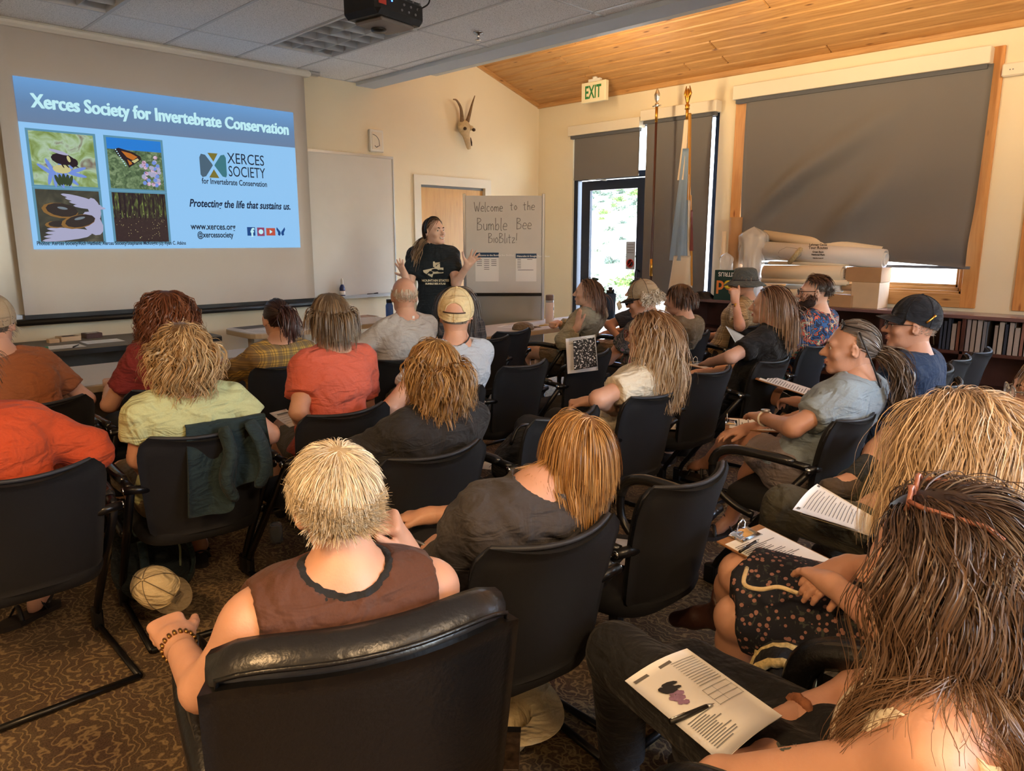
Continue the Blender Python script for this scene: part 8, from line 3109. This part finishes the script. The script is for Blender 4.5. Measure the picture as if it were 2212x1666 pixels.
# ================================================================ jacket, backpack, hats on the floor
c_ = CH['P8']
o = thing('draped_jacket', 'dark green jacket draped over the chair of the woman in lime', 'jacket', (c_.x, c_.y - .28, .5), rz=-.12)
n, m = 22, 26
G = []
for i in range(n + 1):
    u = i / n
    row = []
    for j in range(m + 1):
        q = j / m
        x = -.10 + .30 * u + .035 * q * math.sin(6 * u) - .03 * q * (1 - u)
        if q < .22:
            y, z = .10 - .085 * (q / .22), .345 + .028 * math.sin(q / .22 * math.pi / 2)
        else:
            s = (q - .22) / .78
            y, z = .012 - .028 * s - .03 * abs(math.sin(7 * u + 2 * s)) * s, .373 - s * (.30 + .06 * math.sin(4 * u + 1))
        y -= .018 * math.sin(11 * u + 4 * q) * (.3 + q)
        row.append((x, y, z))
    G.append(row)
MB().grid(G, .008).build('cloth', 'green_jacket', o)
sl = smooth_path([(.02, -.02, .35), (.03, -.055, .26), (.0, -.07, .16), (.03, -.06, .08)], 5)
MB().tube(sl, [.03] + [.042] * (len(sl) - 2) + [.036], 12, flat=.55).build('sleeve', 'green_jacket', o)
sl = smooth_path([(.12, -.02, .36), (.15, -.05, .28), (.16, -.06, .18), (.13, -.05, .10)], 5)
MB().tube(sl, [.03] + [.04] * (len(sl) - 2) + [.03], 12, flat=.5).build('sleeve', 'green_jacket', o)

p = at_z(330, 1285, 0)
bp = thing('backpack', 'dark green backpack slumped on the carpet under the lime-shirt chair', 'backpack', (p.x, p.y, 0), rz=.2)
pb = np.array((0., 0, 0))
Vq, Fq_ = poly([ell((0, .02, .16), (.15, .11, .18), None, .03), ell((.02, -.09, .12), (.12, .06, .12), None, .05), ell((-.05, .05, .32), (.09, .07, .08), None, .06), ell((.10, .0, .10), (.1, .09, .1), None, .05), pl((0, 0, .003), (0, 0, -1), .005)], .011, warp=wrinkle(9, .007, 26.))
new_obj('bag_body', mesh_np('bag', Vq, Fq_), 'backpack', bp)
for s in (-1, 1):
    sp_ = smooth_path([(s * .05 - .02, -.03, .36), (s * .09, -.12, .30), (s * .11, -.16, .17), (s * .10, -.12, .06)], 5)
    MB().tube(sp_, .018, 8, flat=.4).build('strap', 'green_jacket', bp)
MB().tube(smooth_path([(.03, -.08, .34), (.06, -.14, .26), (.05, -.155, .16)], 5), .005, 6).build('cord', 'sage', bp)
p = at_z(352, 1272, .18)
cp = thing('trucker_cap', 'cream and brown trucker cap lying on the backpack', 'cap', (p.x, p.y, .08), rz=.5)
ir_, tc_ = np.array((.707, -.707, 0)), np.array((-.707, -.707, 0))
up_ = nz(-ir_ * .45 + U * .65 + tc_ * .55)
fw_ = ir_ * .75 - U * .55 + tc_ * .25
fw_ = nz(fw_ - up_ * np.dot(fw_, up_))
Rc = np.stack([np.cross(fw_, up_), fw_, up_], 1)
cap_hat(dict(hc=np.array((p.x, p.y, .17)), R=Rc, hs=.9, base=np.array((p.x, p.y, .08)), root=cp), 'cap_cream', 'khaki', name='crown', panels='khaki')
lg = np.array((0, 0, .09)) + Rc @ np.array((0, .108, .055))
MB().box(tuple(lg), (.05, .004, .03), rot=Matrix([tuple(q) for q in Rc])).build('front_patch', 'khaki', cp)

# glass jar
p = at_z(598, 1172, 0)
o = thing('glass_jar', 'small empty glass jar on the carpet under the coral-shirt chair', 'jar', tuple(p))
MB().lathe([(.0, 0), (.03, 0), (.033, .01), (.033, .08), (.027, .095), (.027, .105), (.024, .105), (.024, .095), (.030, .078), (.030, .012), (.0, .008)], n=20).build('glass_wall', 'pet', o)
MB().lathe([(.027, .095), (.029, .095), (.029, .10), (.027, .10)], n=20).build('rim', 'alu', o)
# floor bottle
p = at_z(1437, 1005, 0)
o = thing('floor_bottle', 'patterned steel bottle standing on the carpet by the white T-shirt chair', 'bottle', tuple(p))
MB().lathe([(.0, 0), (.038, 0), (.04, .01), (.04, .19), (.03, .21)], n=18).build('body', M('bottle_pat', (176, 166, 170), .4, var=.5, vscale=40), o)
MB().lathe([(.0, .208), (.033, .208), (.033, .245), (.0, .248)], n=16).build('lid', 'black_plastic', o)
# straw hat with a book
p = at_z(1085, 1605, .0)
o = thing('sun_hat', 'pale canvas sun hat lying upside down on the carpet by the leather chair', 'hat', (p.x, p.y, .004))
prof = [(.0, .0), (.075, .003), (.085, .02), (.092, .09), (.10, .10), (.16, .108), (.195, .118), (.195, .122), (.155, .113), (.098, .105), (.088, .09), (.08, .024), (.0, .008)]
n = 40
G = []
for i in range(n + 1):
    a_ = 2 * math.pi * i / n
    G.append([(r_ * math.cos(a_) * (1 + .03 * math.sin(3 * a_)), r_ * math.sin(a_), z_ + .012 * math.sin(2 * a_ + .5) * (r_ > .12)) for r_, z_ in prof])
MB().grid(G).build('felt', 'cap_cream', o)
p2 = at_z(1082, 1612, .13)
o = thing('photo_book', 'small photo book lying in the upturned sun hat', 'book', (p2.x, p2.y, .122), rz=.75)
MB().bx(-.11, .07, -.055, .055, 0, .02, bev=.002).build('cover', M('book_photo', (70, 54, 40), .4, var=.8, vscale=50), o)
MB().bx(.045, .069, -.056, .056, .0195, .021).build('dark_strip', 'black_plastic', o)
MB().bx(-.11, .045, .03, .055, .0195, .021).build('red_strip', M('strip_red', (120, 60, 46), .5), o)
# black bag with lace beside the floral skirt
p = at_z(1705, 1440, .48)
o = thing('lace_bag', 'black bag trimmed with cream lace beside the floral skirt', 'bag', (p.x, p.y, .38), rz=.3)
Vq, Fq_ = poly([ell((0, 0, .07), (.11, .09, .085), None, .03)], .010, warp=wrinkle(4, .005, 26.))
new_obj('bag_body', mesh_np('bag', Vq, Fq_), 'black_pants', o)
M('lace', (206, 186, 132), .8, var=.3, vscale=120)
for dx in (-.09, -.01, .06):
    sp_ = [(dx + .006 * (k % 2), .085 * math.cos(t_), .07 + .085 * math.sin(t_)) for k, t_ in enumerate(np.linspace(-.2, math.pi + .2, 20))]
    MB().tube(sp_, .014, 6, flat=.25).build('lace_trim', 'lace', o)
# black bag on the half hidden chair
c_ = CH['eC']
o = thing('black_bag', 'black soft bag on the chair half hidden by the blond bob', 'bag', (c_.x, c_.y + .02, .462))
Vq, Fq_ = poly([ell((0, 0, .10), (.16, .12, .11), None, .03), ell((.05, .03, .18), (.09, .07, .07), None, .05), pl((0, 0, .002), (0, 0, -1), .004)], .012, warp=wrinkle(14, .008, 28.))
new_obj('bag_body', mesh_np('bag', Vq, Fq_), 'tee_black', o)
MB().tube(smooth_path([(-.08, 0, .2), (-.03, 0, .27), (.05, 0, .26), (.09, 0, .2)], 4), .008, 6).build('handle', 'black_plastic', o)
# cable on the carpet
P_ = [at_z(*q, .008) for q in ((-60, 1370), (0, 1352), (45, 1340), (40, 1352), (0, 1362))]
o = thing('floor_strap', 'black strap lying on the carpet at the left edge', 'strap', tuple(P_[2]))
MB().tube(smooth_path([np.array(q - P_[2]) for q in P_], 4), .006, 6).build('webbing', 'black_plastic', o)


# ================================================================ shoes that show
def sandal(rec, sd, mat='black_plastic'):
    a_, t_ = rec['legs'][sd][2], rec['legs'][sd][3]
    b = rec['base']
    f_ = nz((t_ - a_) * np.array((1, 1, 0)))
    s_ = np.cross(f_, U)
    c0 = np.array((a_[0], a_[1], .0)) - f_ * .05
    G = []
    poly_ = [(-.01, -.03), (.08, -.035), (.17, -.045), (.23, -.03), (.25, 0), (.23, .03), (.17, .045), (.08, .035), (-.01, .03), (-.03, 0)]
    zb = max(min(a_[2], t_[2]) - .06, .0)
    mb = MB()
    n_ = len(poly_)
    V = [c0 + f_ * x + s_ * y - b + U * (zb + .0) for x, y in poly_] + [c0 + f_ * x + s_ * y - b + U * (zb + .022) for x, y in poly_]
    mb.add(V, [tuple(range(n_)), tuple(range(2 * n_ - 1, n_ - 1, -1))] + [(i, n_ + i, n_ + (i + 1) % n_, (i + 1) % n_) for i in range(n_)])
    mb.build('sandal_sole', 'sole', rec['root'])
    st = MB()
    st.tube(smooth_path([c0 + f_ * .16 + s_ * -.045 + U * (zb + .02) - b, c0 + f_ * .15 + U * (zb + .075) - b, c0 + f_ * .16 + s_ * .045 + U * (zb + .02) - b], 5), .010, 6, flat=.4)
    st.tube(smooth_path([c0 + f_ * .05 + s_ * -.04 + U * (zb + .02) - b, c0 + f_ * .085 + U * (zb + .12) - b, c0 + f_ * .05 + s_ * .04 + U * (zb + .02) - b], 5), .010, 6, flat=.4)
    st.tube(smooth_path([c0 + f_ * .05 + s_ * -.042 + U * (zb + .05) - b, c0 - f_ * .0 + U * (zb + .08) - b, c0 + f_ * .05 + s_ * .042 + U * (zb + .05) - b], 5), .009, 6, flat=.4)
    st.build('sandal_strap', mat, rec['root'])


for rec in (P26, P8, P17):
    for sd in ('L', 'R'):
        sandal(rec, sd)
M('boot_brown', (66, 40, 34), .5, bump=.2, bscale=40)
for sd in ('L', 'R'):
    k_, a_, t_ = P19['legs'][sd][1], P19['legs'][sd][2], P19['legs'][sd][3]
    d_ = nz(k_ - a_)
    sp_ = [cap(a_ + d_ * .15, a_, .058, .046, .02), cap(a_, t_, .044, .036, .03), cap(t_, t_ + nz(t_ - a_) * .07, .036, .026, .02), cap(a_ - d_ * .04, a_ - d_ * .05 - nz(t_ - a_) * .03, .036, .032, .02), pl((0, 0, .003), (0, 0, -1), .004), pl(a_ + d_ * .16, d_, .004)]
    Vq, Fq_ = poly(sp_, .009, warp=wrinkle(7, .003, 40.))
    new_obj('cowboy_boot', mesh_np('boot', Vq - P19['base'], Fq_), 'boot_brown', P19['root'])
# cream cord of the skirt, wrist watch of the woman with the ponytail, pen of the woman with the bob
cord = [at_z(*q, .655) for q in ((1612, 1250), (1606, 1285), (1640, 1297), (1680, 1292), (1722, 1306))]
MB().tube(smooth_path([np.array(Vector(q)) + np.array((0, 0, .03)) - P19['base'] for q in cord], 5), .006, 6).build('skirt_cord', 'cap_cream', P19['root'])
sh, e, w_, ar = P17['arms']['L']
dl_ = nz(w_ - e)
a1, a2 = nz(np.cross(dl_, U)), None
a2 = np.cross(dl_, a1)
MB().tube([w_ - dl_ * .02 + (a1 * math.cos(t_) + a2 * math.sin(t_)) * .031 - P17['base'] for t_ in np.linspace(0, 6.283, 18)[:-1]], .009, 6, closed=True, flat=.5).build('watch_strap', 'white_plastic', P17['root'])
MB().lathe([(.0, 0), (.02, 0), (.02, .008), (.0, .01)], c=tuple(w_ - dl_ * .02 + U * .034 - P17['base']), n=16).build('watch_face', 'alu', P17['root'])
pen('silver pen in the hand of the woman with the bob', at_d(936, 1185, 2.16), at_d(884, 1163, 2.2), 'alu')
